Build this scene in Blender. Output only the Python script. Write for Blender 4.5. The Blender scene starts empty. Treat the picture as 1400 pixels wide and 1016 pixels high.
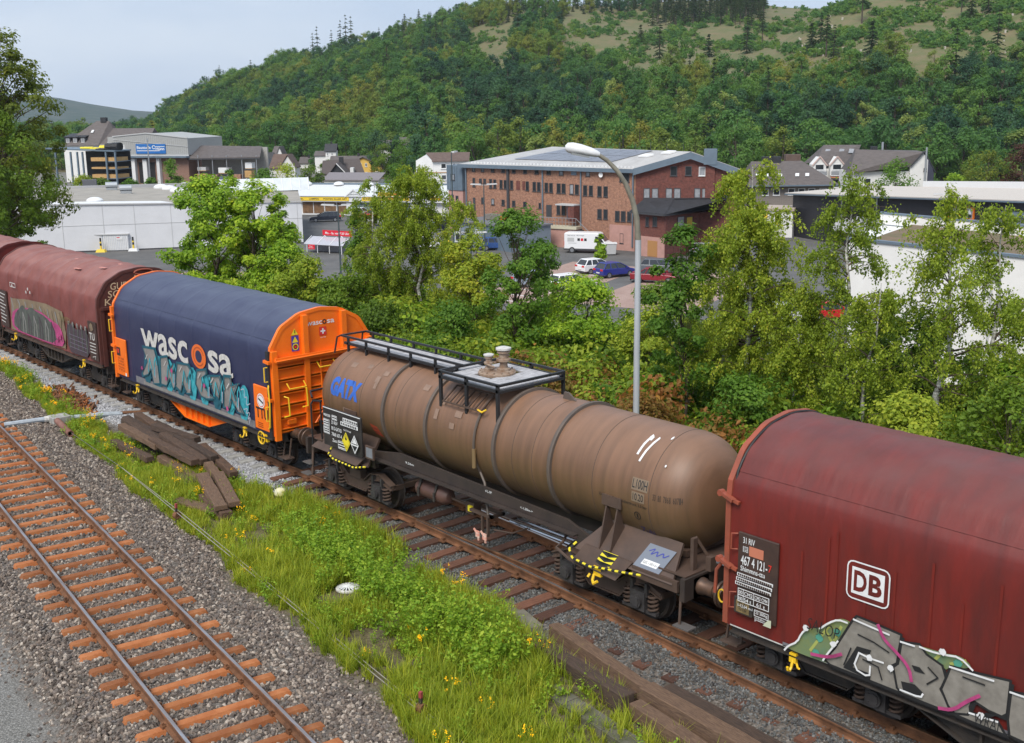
import bpy, bmesh, math, random
import numpy as np
from math import radians, sin, cos, pi, sqrt, atan2, hypot
from mathutils import Matrix, Vector
random.seed(7)
SC = bpy.context.scene
COL = SC.collection

# ---------------------------------------------------------------- camera, sky, sun, exposure
CAM = Vector((25.3008, -15.38, 9.0356))
cam = bpy.data.cameras.new('camera')
cam.sensor_width = 36.0
cam.lens = 40.748
cam.clip_start = 0.3
cam.clip_end = 12000
camo = bpy.data.objects.new('camera', cam)
COL.objects.link(camo)
RT, UP, BK = Vector((0.662078, 0.749334, -0.012302)), Vector((-0.160303, 0.157634, 0.9744)), Vector((0.73209, -0.643157, 0.224486))
camo.matrix_world = Matrix(((RT.x, UP.x, BK.x, CAM.x), (RT.y, UP.y, BK.y, CAM.y), (RT.z, UP.z, BK.z, CAM.z), (0, 0, 0, 1)))
SC.camera = camo
FWD = (-0.75126, 0.66)      # horizontal viewing direction
RGT = (0.66, 0.75126)

SUN_EL, SUN_AZ = 50.0, (0.42, -0.9)       # elevation; horizontal direction towards the sun
world = bpy.data.worlds.new('World')
SC.world = world
world.use_nodes = True
wn, wl = world.node_tree.nodes, world.node_tree.links
bg = wn['Background']
sky = wn.new('ShaderNodeTexSky')
sky.sky_type = 'NISHITA'
sky.sun_disc = False
sky.sun_elevation = radians(SUN_EL)
sky.sun_rotation = atan2(SUN_AZ[0], SUN_AZ[1])
sky.air_density = 1.0
sky.dust_density = 2.0
tc = wn.new('ShaderNodeTexCoord')
mp = wn.new('ShaderNodeMapping')
mp.inputs['Scale'].default_value = (1.2, 1.2, 4.0)
nz = wn.new('ShaderNodeTexNoise')
nz.inputs['Scale'].default_value = 1.6
nz.inputs['Detail'].default_value = 5
nz.inputs['Roughness'].default_value = 0.55
cr = wn.new('ShaderNodeValToRGB')
cr.color_ramp.elements[0].position = 0.30
cr.color_ramp.elements[0].color = (4.5, 6.0, 8.4, 1)
cr.color_ramp.elements[1].position = 0.68
cr.color_ramp.elements[1].color = (7.9, 8.8, 10.0, 1)
mx = wn.new('ShaderNodeMixRGB')
mx.inputs['Fac'].default_value = 0.86       # a thin closed cloud deck over the blue
wl.new(tc.outputs['Generated'], mp.inputs['Vector'])
wl.new(mp.outputs['Vector'], nz.inputs['Vector'])
wl.new(nz.outputs['Fac'], cr.inputs['Fac'])
wl.new(sky.outputs['Color'], mx.inputs['Color1'])
wl.new(cr.outputs['Color'], mx.inputs['Color2'])
wl.new(mx.outputs['Color'], bg.inputs['Color'])
bg.inputs['Strength'].default_value = 0.083

sun = bpy.data.lights.new('sun', 'SUN')
sun.energy = 2.9
sun.angle = radians(28)
sun.color = (1.0, 0.95, 0.87)
suno = bpy.data.objects.new('sun', sun)
COL.objects.link(suno)
_s = Vector((SUN_AZ[0], SUN_AZ[1], 0)).normalized() * cos(radians(SUN_EL)) + Vector((0, 0, sin(radians(SUN_EL))))
suno.rotation_euler = _s.to_track_quat('Z', 'Y').to_euler()

SC.view_settings.view_transform = 'Standard'
SC.view_settings.look = 'None'
SC.view_settings.exposure = 0.38
SC.view_settings.gamma = 1.0
SC.view_settings.use_curve_mapping = False
SC.cycles.max_bounces = 6
SC.cycles.diffuse_bounces = 3
SC.cycles.transparent_max_bounces = 6

# ---------------------------------------------------------------- materials
MATS = {}
def mat(name, col, rough=0.7, metal=0.0, noise=0.0, scale=6.0, col2=None, bump=0.0, bscale=40.0, streak=False, rnd=None, spec=0.5, dust_sheen=None):
    """procedural material: base colour varied by noise towards col2, optional bump, vertical streaks and per-object variation"""
    if name in MATS: return MATS[name]
    m = bpy.data.materials.new(name)
    m.use_nodes = True
    N, L = m.node_tree.nodes, m.node_tree.links
    b = N['Principled BSDF']
    b.inputs['Roughness'].default_value = rough
    b.inputs['Metallic'].default_value = metal
    b.inputs['Specular IOR Level'].default_value = spec
    c = (*col, 1)
    b.inputs['Base Color'].default_value = c
    co = N.new('ShaderNodeTexCoord')
    vec = co.outputs['Object']
    if streak:
        mpn = N.new('ShaderNodeMapping'); mpn.inputs['Scale'].default_value = streak if isinstance(streak, tuple) else (1, 1, 0.12)
        L.new(vec, mpn.inputs['Vector']); vec2 = mpn.outputs['Vector']
    else: vec2 = vec
    last = None
    if noise or col2:
        n = N.new('ShaderNodeTexNoise'); n.inputs['Scale'].default_value = scale; n.inputs['Detail'].default_value = 6; n.inputs['Roughness'].default_value = 0.62
        L.new(vec2, n.inputs['Vector'])
        r = N.new('ShaderNodeValToRGB')
        r.color_ramp.elements[0].position = 0.33; r.color_ramp.elements[1].position = 0.67
        c2 = col2 if col2 else tuple(max(0, x * (1 - noise)) for x in col)
        c1 = col if col2 else tuple(min(1, x * (1 + noise * 0.5)) for x in col)
        r.color_ramp.elements[0].color = (*c1, 1); r.color_ramp.elements[1].color = (*c2, 1)
        L.new(n.outputs['Fac'], r.inputs['Fac'])
        last = r.outputs['Color']
    if rnd:
        oi = N.new('ShaderNodeObjectInfo')
        rr = N.new('ShaderNodeValToRGB'); e = rr.color_ramp.elements
        while len(e) < len(rnd): e.new(0.5)
        for i, cc in enumerate(rnd):
            e[i].position = i / (len(rnd) - 1); e[i].color = (*cc, 1)
        L.new(oi.outputs['Random'], rr.inputs['Fac'])
        if last:
            mm = N.new('ShaderNodeMixRGB'); mm.blend_type = 'MULTIPLY'; mm.inputs['Fac'].default_value = 1
            L.new(last, mm.inputs['Color1']); L.new(rr.outputs['Color'], mm.inputs['Color2']); last = mm.outputs['Color']
        else: last = rr.outputs['Color']
    if dust_sheen:      # dusty film and painted sky sheen on what faces up, broken by noise
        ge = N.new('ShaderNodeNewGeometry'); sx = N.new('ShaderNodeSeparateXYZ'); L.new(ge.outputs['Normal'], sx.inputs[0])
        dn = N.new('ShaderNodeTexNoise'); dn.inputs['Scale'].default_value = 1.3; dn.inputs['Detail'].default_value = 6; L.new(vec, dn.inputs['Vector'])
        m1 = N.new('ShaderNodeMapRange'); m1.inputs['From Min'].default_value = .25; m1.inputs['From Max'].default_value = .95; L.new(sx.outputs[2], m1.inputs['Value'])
        m2 = N.new('ShaderNodeMath'); m2.operation = 'MULTIPLY'; m2.inputs[1].default_value = dust_sheen[1] * 2; L.new(dn.outputs['Fac'], m2.inputs[0])
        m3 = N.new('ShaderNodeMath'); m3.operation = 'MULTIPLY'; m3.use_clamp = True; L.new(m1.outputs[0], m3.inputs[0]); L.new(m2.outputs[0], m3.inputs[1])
        dm = N.new('ShaderNodeMixRGB'); dm.inputs['Color2'].default_value = (*dust_sheen[0], 1); L.new(m3.outputs[0], dm.inputs['Fac'])
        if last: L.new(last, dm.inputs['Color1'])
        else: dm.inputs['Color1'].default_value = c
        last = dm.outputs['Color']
    if last: L.new(last, b.inputs['Base Color'])
    if bump:
        n2 = N.new('ShaderNodeTexNoise'); n2.inputs['Scale'].default_value = bscale; n2.inputs['Detail'].default_value = 4
        L.new(vec2 if streak else vec, n2.inputs['Vector'])
        bp = N.new('ShaderNodeBump'); bp.inputs['Strength'].default_value = bump; bp.inputs['Distance'].default_value = 0.02
        L.new(n2.outputs['Fac'], bp.inputs['Height']); L.new(bp.outputs['Normal'], b.inputs['Normal'])
    MATS[name] = m
    return m

def leafmat(name, ramp, gain=(1.75, 1.6, 1.3), spread=0.35):
    """leaf material: colour from the per-leaf 'tint' and a per-plant random value; part of the light passes through"""
    if name in MATS: return MATS[name]
    m = bpy.data.materials.new(name); m.use_nodes = True
    N, L = m.node_tree.nodes, m.node_tree.links
    N.remove(N['Principled BSDF'])
    at = N.new('ShaderNodeAttribute'); at.attribute_name = 'tint'
    oi = N.new('ShaderNodeObjectInfo')
    ma = N.new('ShaderNodeMath'); ma.operation = 'MULTIPLY_ADD'; ma.inputs[1].default_value = 1 - spread
    mb = N.new('ShaderNodeMath'); mb.operation = 'MULTIPLY'; mb.inputs[1].default_value = spread
    L.new(oi.outputs['Random'], mb.inputs[0]); L.new(at.outputs['Fac'], ma.inputs[0]); L.new(mb.outputs[0], ma.inputs[2])
    r = N.new('ShaderNodeValToRGB'); e = r.color_ramp.elements
    while len(e) < len(ramp): e.new(0.5)
    for i, (p, c) in enumerate(ramp): e[i].position = p; e[i].color = (c[0] * gain[0] * 1.22, c[1] * gain[1] * 1.24, c[2] * gain[2] * 1.15, 1)
    L.new(ma.outputs[0], r.inputs['Fac'])
    d = N.new('ShaderNodeBsdfPrincipled'); d.inputs['Roughness'].default_value = 0.55; d.inputs['Specular IOR Level'].default_value = 0.3
    t = N.new('ShaderNodeBsdfTranslucent'); mxs = N.new('ShaderNodeMixShader'); mxs.inputs[0].default_value = 0.48
    L.new(r.outputs['Color'], d.inputs['Base Color']); L.new(r.outputs['Color'], t.inputs['Color'])
    L.new(d.outputs[0], mxs.inputs[1]); L.new(t.outputs[0], mxs.inputs[2]); L.new(mxs.outputs[0], N['Material Output'].inputs['Surface'])
    MATS[name] = m
    return m

# ---------------------------------------------------------------- object helpers
ZB = {}
def place(o, parent=None):
    COL.objects.link(o)
    if parent is not None: o.parent = parent
    return o
def tag(o, label=None, cat=None, group=None, kind=None):
    if label: o['label'] = label
    if cat: o['category'] = cat
    if group: o['group'] = group
    if kind: o['kind'] = kind
    return o
def thing(name, label, cat, loc=(0, 0, 0), rz=0.0, group=None):
    o = bpy.data.objects.new(name, None)
    o.empty_display_size = 0.3
    o.location = loc; o.rotation_euler = (0, 0, rz)
    COL.objects.link(o)
    return tag(o, label, cat, group)

class MB:
    """collects shapes and links them as one mesh object"""
    def __init__(s, dz=0.0, dx=0.0): s.v = []; s.f = []; s.mi = []; s.m = 0; s.dz = dz; s.dx = dx
    def add(s, vs, fs):
        o = len(s.v); s.v += [tuple(p) for p in vs]
        for f in fs: s.f.append(tuple(i + o for i in f)); s.mi.append(s.m)
        return s
    def box(s, x0, x1, y0, y1, z0, z1):
        return s.add([(x0, y0, z0), (x1, y0, z0), (x1, y1, z0), (x0, y1, z0), (x0, y0, z1), (x1, y0, z1), (x1, y1, z1), (x0, y1, z1)],
                     [(0, 3, 2, 1), (4, 5, 6, 7), (0, 1, 5, 4), (1, 2, 6, 5), (2, 3, 7, 6), (3, 0, 4, 7)])
    def hexa(s, p):      # eight corners, bottom ring then top ring
        return s.add(p, [(0, 3, 2, 1), (4, 5, 6, 7), (0, 1, 5, 4), (1, 2, 6, 5), (2, 3, 7, 6), (3, 0, 4, 7)])
    def bar(s, a, b, w, h=None, up=(0, 0, 1)):
        a, b = Vector(a), Vector(b); d = (b - a).normalized(); u = Vector(up)
        if abs(d.dot(u)) > 0.98: u = Vector((0, 1, 0))
        x = d.cross(u).normalized() * (w / 2); y = x.cross(d).normalized() * ((h or w) / 2)
        p = [q + e * x + g * y for q in (a, b) for e, g in ((-1, -1), (1, -1), (1, 1), (-1, 1))]
        return s.hexa(p)
    def tube(s, path, r, n=8, caps=True, r2=None):
        P = [Vector(p) for p in path]; k = len(P); o = len(s.v); ref = None
        for i in range(k):
            d = (P[min(i + 1, k - 1)] - P[max(i - 1, 0)]).normalized()
            if ref is None: ref = Vector((0, 0, 1)) if abs(d.z) < 0.9 else Vector((1, 0, 0))
            x = d.cross(ref).normalized(); y = x.cross(d).normalized(); ref = y
            rr = r if r2 is None else r + (r2 - r) * i / (k - 1)
            for j in range(n):
                a = 2 * pi * j / n; s.v.append(tuple(P[i] + x * (rr * cos(a)) + y * (rr * sin(a))))
        for i in range(k - 1):
            for j in range(n):
                j2 = (j + 1) % n
                s.f.append((o + i * n + j, o + i * n + j2, o + (i + 1) * n + j2, o + (i + 1) * n + j)); s.mi.append(s.m)
        if caps:
            s.f.append(tuple(o + j for j in range(n))[::-1]); s.f.append(tuple(o + (k - 1) * n + j for j in range(n))); s.mi += [s.m, s.m]
        return s
    def cyl(s, a, b, r, n=16, r2=None): return s.tube([a, b], r, n, True, r2)
    def lathe(s, prof, c, axis='Z', n=24, caps=True):     # prof: (radius, height) list
        o = len(s.v); k = len(prof)
        for r, h in prof:
            for j in range(n):
                a = 2 * pi * j / n; u, v = r * cos(a), r * sin(a)
                p = {'Z': (u, v, h), 'X': (h, u, v), 'Y': (u, h, v)}[axis]
                s.v.append((c[0] + p[0], c[1] + p[1], c[2] + p[2]))
        for i in range(k - 1):
            for j in range(n):
                j2 = (j + 1) % n
                s.f.append((o + i * n + j, o + i * n + j2, o + (i + 1) * n + j2, o + (i + 1) * n + j)); s.mi.append(s.m)
        if caps:
            s.f.append(tuple(o + j for j in range(n))[::-1]); s.f.append(tuple(o + (k - 1) * n + j for j in range(n))); s.mi += [s.m, s.m]
        return s
    def prism(s, poly, axis, a, b):     # poly in the plane normal to axis, extruded from a to b
        f = {'X': lambda p, t: (t, p[0], p[1]), 'Y': lambda p, t: (p[0], t, p[1]), 'Z': lambda p, t: (p[0], p[1], t)}[axis]
        n = len(poly)
        return s.add([f(p, a) for p in poly] + [f(p, b) for p in poly],
                     [tuple(range(n))[::-1], tuple(range(n, 2 * n))] + [(i, (i + 1) % n, n + (i + 1) % n, n + i) for i in range(n)])
    def loft(s, rings, closed=True, caps=False):
        o = len(s.v); n = len(rings[0])
        for r in rings: s.v += [tuple(p) for p in r]
        for i in range(len(rings) - 1):
            for j in range(n if closed else n - 1):
                j2 = (j + 1) % n
                s.f.append((o + i * n + j, o + i * n + j2, o + (i + 1) * n + j2, o + (i + 1) * n + j)); s.mi.append(s.m)
        if caps:
            s.f.append(tuple(o + j for j in range(n))[::-1]); s.f.append(tuple(o + (len(rings) - 1) * n + j for j in range(n))); s.mi += [s.m, s.m]
        return s
    def mesh(s, name, mats, smooth=False):
        me = bpy.data.meshes.new(name)
        me.from_pydata([(x - s.dx, y, z - s.dz) for x, y, z in s.v] if s.dz or s.dx else s.v, [], s.f)
        for m in (mats if isinstance(mats, (list, tuple)) else [mats]): me.materials.append(m)
        if any(s.mi): me.polygons.foreach_set('material_index', s.mi)
        bm = bmesh.new(); bm.from_mesh(me); bmesh.ops.recalc_face_normals(bm, faces=bm.faces); bm.to_mesh(me); bm.free()
        if smooth:
            me.polygons.foreach_set('use_smooth', [True] * len(me.polygons))
            me.set_sharp_from_angle(angle=radians(38))
        me.update()
        return me
    def build(s, name, mats, parent=None, smooth=False, bevel=0.0, loc=None):
        o = bpy.data.objects.new(name, s.mesh(name, mats, smooth))
        if loc is not None: o.location = loc
        place(o, parent)
        if bevel:
            b = o.modifiers.new('bevel', 'BEVEL'); b.width = bevel; b.segments = 2 if bevel > 0.02 else 1; b.limit_method = 'ANGLE'; b.angle_limit = radians(40)
            b.harden_normals = False
        return o
def inst(name, me, parent=None, loc=(0, 0, 0), rot=(0, 0, 0), sc=(1, 1, 1)):
    o = bpy.data.objects.new(name, me); o.location = loc; o.rotation_euler = rot; o.scale = sc
    return place(o, parent)
def copy_tree(o, parent=None):
    c = o.copy(); COL.objects.link(c)
    if parent is not None: c.parent = parent
    for ch in list(o.children): copy_tree(ch, c)
    return c
def structure(name, mb, mats, smooth=False):
    return tag(mb.build(name, mats, None, smooth), kind='structure')

# lettering: Blender's own font turned into flat meshes laid on a surface
_TXT = {}
def text2d(body, bold=0.0):
    k = (body, bold)
    if k not in _TXT:
        cu = bpy.data.curves.new('lettering', 'FONT'); cu.body = body; cu.offset = bold; cu.resolution_u = 3
        ob = bpy.data.objects.new('lettering', cu); me = bpy.data.meshes.new_from_object(ob)
        V = [(v.co.x, v.co.y) for v in me.vertices]; F = [tuple(p.vertices) for p in me.polygons]
        x0, x1 = min(v[0] for v in V), max(v[0] for v in V); y0, y1 = min(v[1] for v in V), max(v[1] for v in V)
        _TXT[k] = ([((x - x0) / (x1 - x0), (y - y0) / (y1 - y0)) for x, y in V], F, (x1 - x0) / (y1 - y0))
        bpy.data.objects.remove(ob); bpy.data.curves.remove(cu); bpy.data.meshes.remove(me)
    return _TXT[k]
class Flat:
    """flat print: letters, strokes and filled outlines laid on the surface given by fn(s, t, lift)"""
    def __init__(s, fn, dx=0.0): s.fn = fn; s.mb = MB(0, dx); s.k = 0; s.step = 0.0012
    def lift(s): s.k += 1; return 0.004 + s.step * s.k
    def text(s, body, x, y, w=None, h=None, bold=0.0, m=0, slant=0.0, rise=0.0):
        V, F, asp = text2d(body, bold); s.mb.m = m; l = s.lift()
        if w is None: w = h * asp
        if h is None: h = w / asp
        s.mb.add([s.fn(x + a * w + slant * b * h, y + b * h + rise * a, l) for a, b in V], F); return s
    def poly(s, pts, m=0):
        s.mb.m = m; l = s.lift(); bm = bmesh.new()
        vs = [bm.verts.new((p[0], p[1], 0)) for p in pts]; f = bm.faces.new(vs); bmesh.ops.triangulate(bm, faces=[f], ngon_method='EAR_CLIP')
        bm.verts.index_update()
        s.mb.add([s.fn(v.co.x, v.co.y, l) for v in bm.verts], [tuple(v.index for v in f.verts) for f in bm.faces]); bm.free(); return s
    def line(s, pts, w, m=0, closed=False):
        s.mb.m = m; l = s.lift(); P = list(pts) + ([pts[0]] if closed else [])
        for a, b in zip(P, P[1:]):
            d = hypot(b[0] - a[0], b[1] - a[1]) or 1e-6; nx, ny = -(b[1] - a[1]) / d * w / 2, (b[0] - a[0]) / d * w / 2
            ex, ey = (b[0] - a[0]) / d * w / 3, (b[1] - a[1]) / d * w / 3
            q = [(a[0] - ex + nx, a[1] - ey + ny), (b[0] + ex + nx, b[1] + ey + ny), (b[0] + ex - nx, b[1] + ey - ny), (a[0] - ex - nx, a[1] - ey - ny)]
            s.mb.add([s.fn(x, y, l) for x, y in q], [(0, 1, 2, 3)]); l += 0.0002
        return s
    def rect(s, x0, y0, x1, y1, m=0): return s.poly([(x0, y0), (x1, y0), (x1, y1), (x0, y1)], m)
    def disc(s, x, y, r, m=0, n=14): return s.poly([(x + r * cos(2 * pi * i / n), y + r * sin(2 * pi * i / n)) for i in range(n)], m)
    def blob(s, x, y, r, m, rng, n=16): return s.poly([(x + r * rng.uniform(.7, 1.1) * cos(2 * pi * i / n), y + r * rng.uniform(.7, 1.1) * sin(2 * pi * i / n)) for i in range(n)], m)
    def build(s, name, mats, parent=None): return s.mb.build(name, mats, parent)
def smooth_closed(pts, it=2):     # Chaikin corner cutting for rounded outlines
    for _ in range(it):
        q = []
        for a, b in zip(pts, pts[1:] + pts[:1]):
            q += [(a[0] * .75 + b[0] * .25, a[1] * .75 + b[1] * .25), (a[0] * .25 + b[0] * .75, a[1] * .25 + b[1] * .75)]
        pts = q
    return pts
def smooth_open(pts, it=2, r=.25):
    for _ in range(it):
        q = [pts[0]]
        for a, b in zip(pts, pts[1:]):
            q += [(a[0] * (1 - r) + b[0] * r, a[1] * (1 - r) + b[1] * r), (a[0] * r + b[0] * (1 - r), a[1] * r + b[1] * (1 - r))]
        pts = q + [pts[-1]]
    return pts

# instances scattered over points (for what nobody could count)
def scatter(name, variants, P, rot, scl, idx, kind='stuff', label=None, cat=None):
    P = np.asarray(P, float); n = len(P)
    src = bpy.data.collections.new(name + '_pieces')
    for me in variants: src.objects.link(bpy.data.objects.new('piece', me))
    pm = bpy.data.meshes.new(name); pm.vertices.add(n); pm.vertices.foreach_set('co', P.astype('f').ravel())
    a = pm.attributes.new('turn', 'FLOAT_VECTOR', 'POINT'); a.data.foreach_set('vector', np.asarray(rot, 'f').ravel())
    scl = np.asarray(scl, 'f')
    if scl.ndim == 1: scl = np.repeat(scl[:, None], 3, 1)
    a = pm.attributes.new('size', 'FLOAT_VECTOR', 'POINT'); a.data.foreach_set('vector', scl.ravel())
    a = pm.attributes.new('pick', 'INT', 'POINT'); a.data.foreach_set('value', np.asarray(idx, 'i'))
    o = bpy.data.objects.new(name, pm); COL.objects.link(o)
    ng = bpy.data.node_groups.new(name, 'GeometryNodeTree')
    ng.interface.new_socket('Geometry', in_out='INPUT', socket_type='NodeSocketGeometry'); ng.interface.new_socket('Geometry', in_out='OUTPUT', socket_type='NodeSocketGeometry')
    N, L = ng.nodes, ng.links
    gi, go = N.new('NodeGroupInput'), N.new('NodeGroupOutput')
    io, ci = N.new('GeometryNodeInstanceOnPoints'), N.new('GeometryNodeCollectionInfo')
    ci.inputs['Collection'].default_value = src; ci.inputs['Separate Children'].default_value = True; ci.inputs['Reset Children'].default_value = True
    io.inputs['Pick Instance'].default_value = True
    for nm, ty, sk in (('turn', 'FLOAT_VECTOR', 'Rotation'), ('size', 'FLOAT_VECTOR', 'Scale'), ('pick', 'INT', 'Instance Index')):
        q = N.new('GeometryNodeInputNamedAttribute'); q.data_type = ty; q.inputs['Name'].default_value = nm
        L.new(q.outputs['Attribute'], io.inputs[sk])
    L.new(gi.outputs[0], io.inputs['Points']); L.new(ci.outputs[0], io.inputs['Instance']); L.new(io.outputs[0], go.inputs[0])
    o.modifiers.new('scatter', 'NODES').node_group = ng
    return tag(o, label, cat, kind=kind)

# the air of the valley: one closed box of thin even haze round everything
def add_haze(dens):
    b = MB(); b.box(-3700, 3400, -1000, 2600, -70, 330); o = b.build('haze', bpy.data.materials.new('valley_haze')); o['kind'] = 'stuff'
    m = o.data.materials[0]; m.use_nodes = True; N, L = m.node_tree.nodes, m.node_tree.links; N.remove(N['Principled BSDF'])
    v = N.new('ShaderNodeVolumePrincipled'); v.inputs['Color'].default_value = (.80, .88, 1.0, 1); v.inputs['Density'].default_value = dens; v.inputs['Anisotropy'].default_value = .2
    L.new(v.outputs[0], N['Material Output'].inputs['Volume'])

# ================================================================ ground
FO = np.array((9.8106, -8.0287)); FA = radians(173.1658)
FD = np.array((cos(FA), sin(FA))); FN = np.array((-FD[1], -(-FD[0]))) if False else np.array((0.11890, 0.99291))
def fpt(u, v): return FO + FD * u + FN * v
gL = np.array([(-60, 0.5), (-30, -0.8), (-18.5, -2.05), (-11.4, -3.0), (-6.9, -3.6), (1.55, -4.56), (7.63, -5.35), (12.2, -6.06), (30, -8.6)])
gR = np.array([(-60, 1.2), (-30, -0.6), (-20.5, -1.5), (-15.5, -1.75), (-8.9, -2.4), (-6.2, -2.45), (-0.9, -1.95), (0.65, -1.75), (3.4, -1.65), (5.84, -1.8), (9.7, -2.25), (11, -2.7), (14, -3.05), (30, -3.6)])
def wob(x, y, s=1.0):
    return (np.sin(x * 1.7 * s + y * 0.9) + np.sin(y * 2.3 * s - x * 0.6 + 1.3) + np.sin(x * 4.1 * s + y * 3.3 * s + 0.4) * 0.6) / 2.6
def sstep(a, b, x):
    t = np.clip((x - a) / (b - a), 0, 1); return t * t * (3 - 2 * t)
def in_grass(x, y):
    w = wob(x, y) * 0.22
    return sstep(-0.15, 0.15, y - (np.interp(x, gL[:, 0], gL[:, 1]) + w)) * sstep(-0.12, 0.12, (np.interp(x, gR[:, 0], gR[:, 1]) + w * 0.8) - y)
ZT = -8.0                                         # level of the town below the railway
def ground_z(x, y):
    x = np.asarray(x, float); y = np.asarray(y, float)
    v = (x - FO[0]) * FN[0] + (y - FO[1]) * FN[1]
    z = np.full(x.shape, -0.33)
    z = np.where(np.abs(y) < 6, -0.33 + 0.10 * sstep(2.3, 1.7, np.abs(y)), z)
    bed = np.where(v > 0, sstep(3.1, 1.6, v), sstep(-2.2, -1.5, v))
    z = np.where(v < 6, z + (0.095 * bed), z)
    z = z - 0.20 * sstep(-1.5, -2.25, v)
    z = z + 0.05 * wob(x, y, 0.8) * in_grass(x, y) + 0.10 * in_grass(x, y) * sstep(6, 1, np.abs(x - 9))
    z = np.where((x > 10) & (y < 0), z + 0.07 * sstep(10, 12, x) * sstep(-3.2, -2.4, y) * sstep(-0.6, -1.0, y), z)
    edge = 12.5 + 1.0 * np.sin(x * 0.13)
    z = z + (ZT + 0.33) * sstep(edge, edge + 14, y)
    return z
def gridmesh(xs, ys, zf):
    X, Y = np.meshgrid(xs, ys); Z = zf(X, Y); n, m = X.shape
    V = np.stack([X, Y, Z], -1).reshape(-1, 3)
    i = np.arange((n - 1) * (m - 1)); r, c = i // (m - 1), i % (m - 1); a = r * m + c
    return V, np.stack([a, a + 1, a + m + 1, a + m], -1)
def npmesh(name, V, F, mats, smooth=True, face_attr=None, pt_attr=None, mi=None):
    me = bpy.data.meshes.new(name); V = np.asarray(V, 'f'); F = np.asarray(F, 'i'); k = F.shape[1]
    me.vertices.add(len(V)); me.vertices.foreach_set('co', V.ravel())
    me.loops.add(F.size); me.loops.foreach_set('vertex_index', F.ravel())
    me.polygons.add(len(F)); me.polygons.foreach_set('loop_start', np.arange(len(F), dtype='i') * k); me.polygons.foreach_set('loop_total', np.full(len(F), k, 'i'))
    for m in mats: me.materials.append(m)
    if mi is not None: me.polygons.foreach_set('material_index', np.asarray(mi, 'i'))
    for nm, arr, dom in ((face_attr or ()) and [(n, a, 'FACE') for n, a in face_attr.items()]) or []:
        t = me.attributes.new(nm, 'FLOAT', dom); t.data.foreach_set('value', np.asarray(arr, 'f'))
    for nm, arr in (pt_attr or {}).items():
        t = me.attributes.new(nm, 'FLOAT', 'POINT'); t.data.foreach_set('value', np.asarray(arr, 'f'))
    me.update(calc_edges=True)
    me.polygons.foreach_set('use_smooth', [smooth] * len(F))
    return me
def spread(vals): return np.unique(np.concatenate(vals))
xs = spread([np.array([-3600, -2500, -1200, -700, -450, -300, -200, -150, -120, -100, -85, -70, -60]), np.arange(-52, 32, 0.35), np.array([36, 45, 60, 90, 150, 300, 700, 2000, 3000])])
ys = spread([np.array([-900, -500, -200, -80, -40, -25, -20]), np.arange(-16, 10, 0.3), np.arange(10, 30, 1.0), np.array([32, 40, 55, 80, 120, 180, 260, 400, 700, 1300, 2500])])
V, F = gridmesh(xs, ys, ground_z)
vv = (V[:, 0] - FO[0]) * FN[0] + (V[:, 1] - FO[1]) * FN[1]
pa = {'grassy': np.maximum(in_grass(V[:, 0], V[:, 1]), sstep(2.6, 3.6, V[:, 1])), 'path': sstep(-1.95, -2.3, vv + 0.12 * wob(V[:, 0], V[:, 1], 2)), 'fresh': sstep(2.0, 0.5, V[:, 0]) * sstep(-2.1, -1.7, V[:, 1]) * sstep(3, 2, V[:, 1])}
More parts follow.
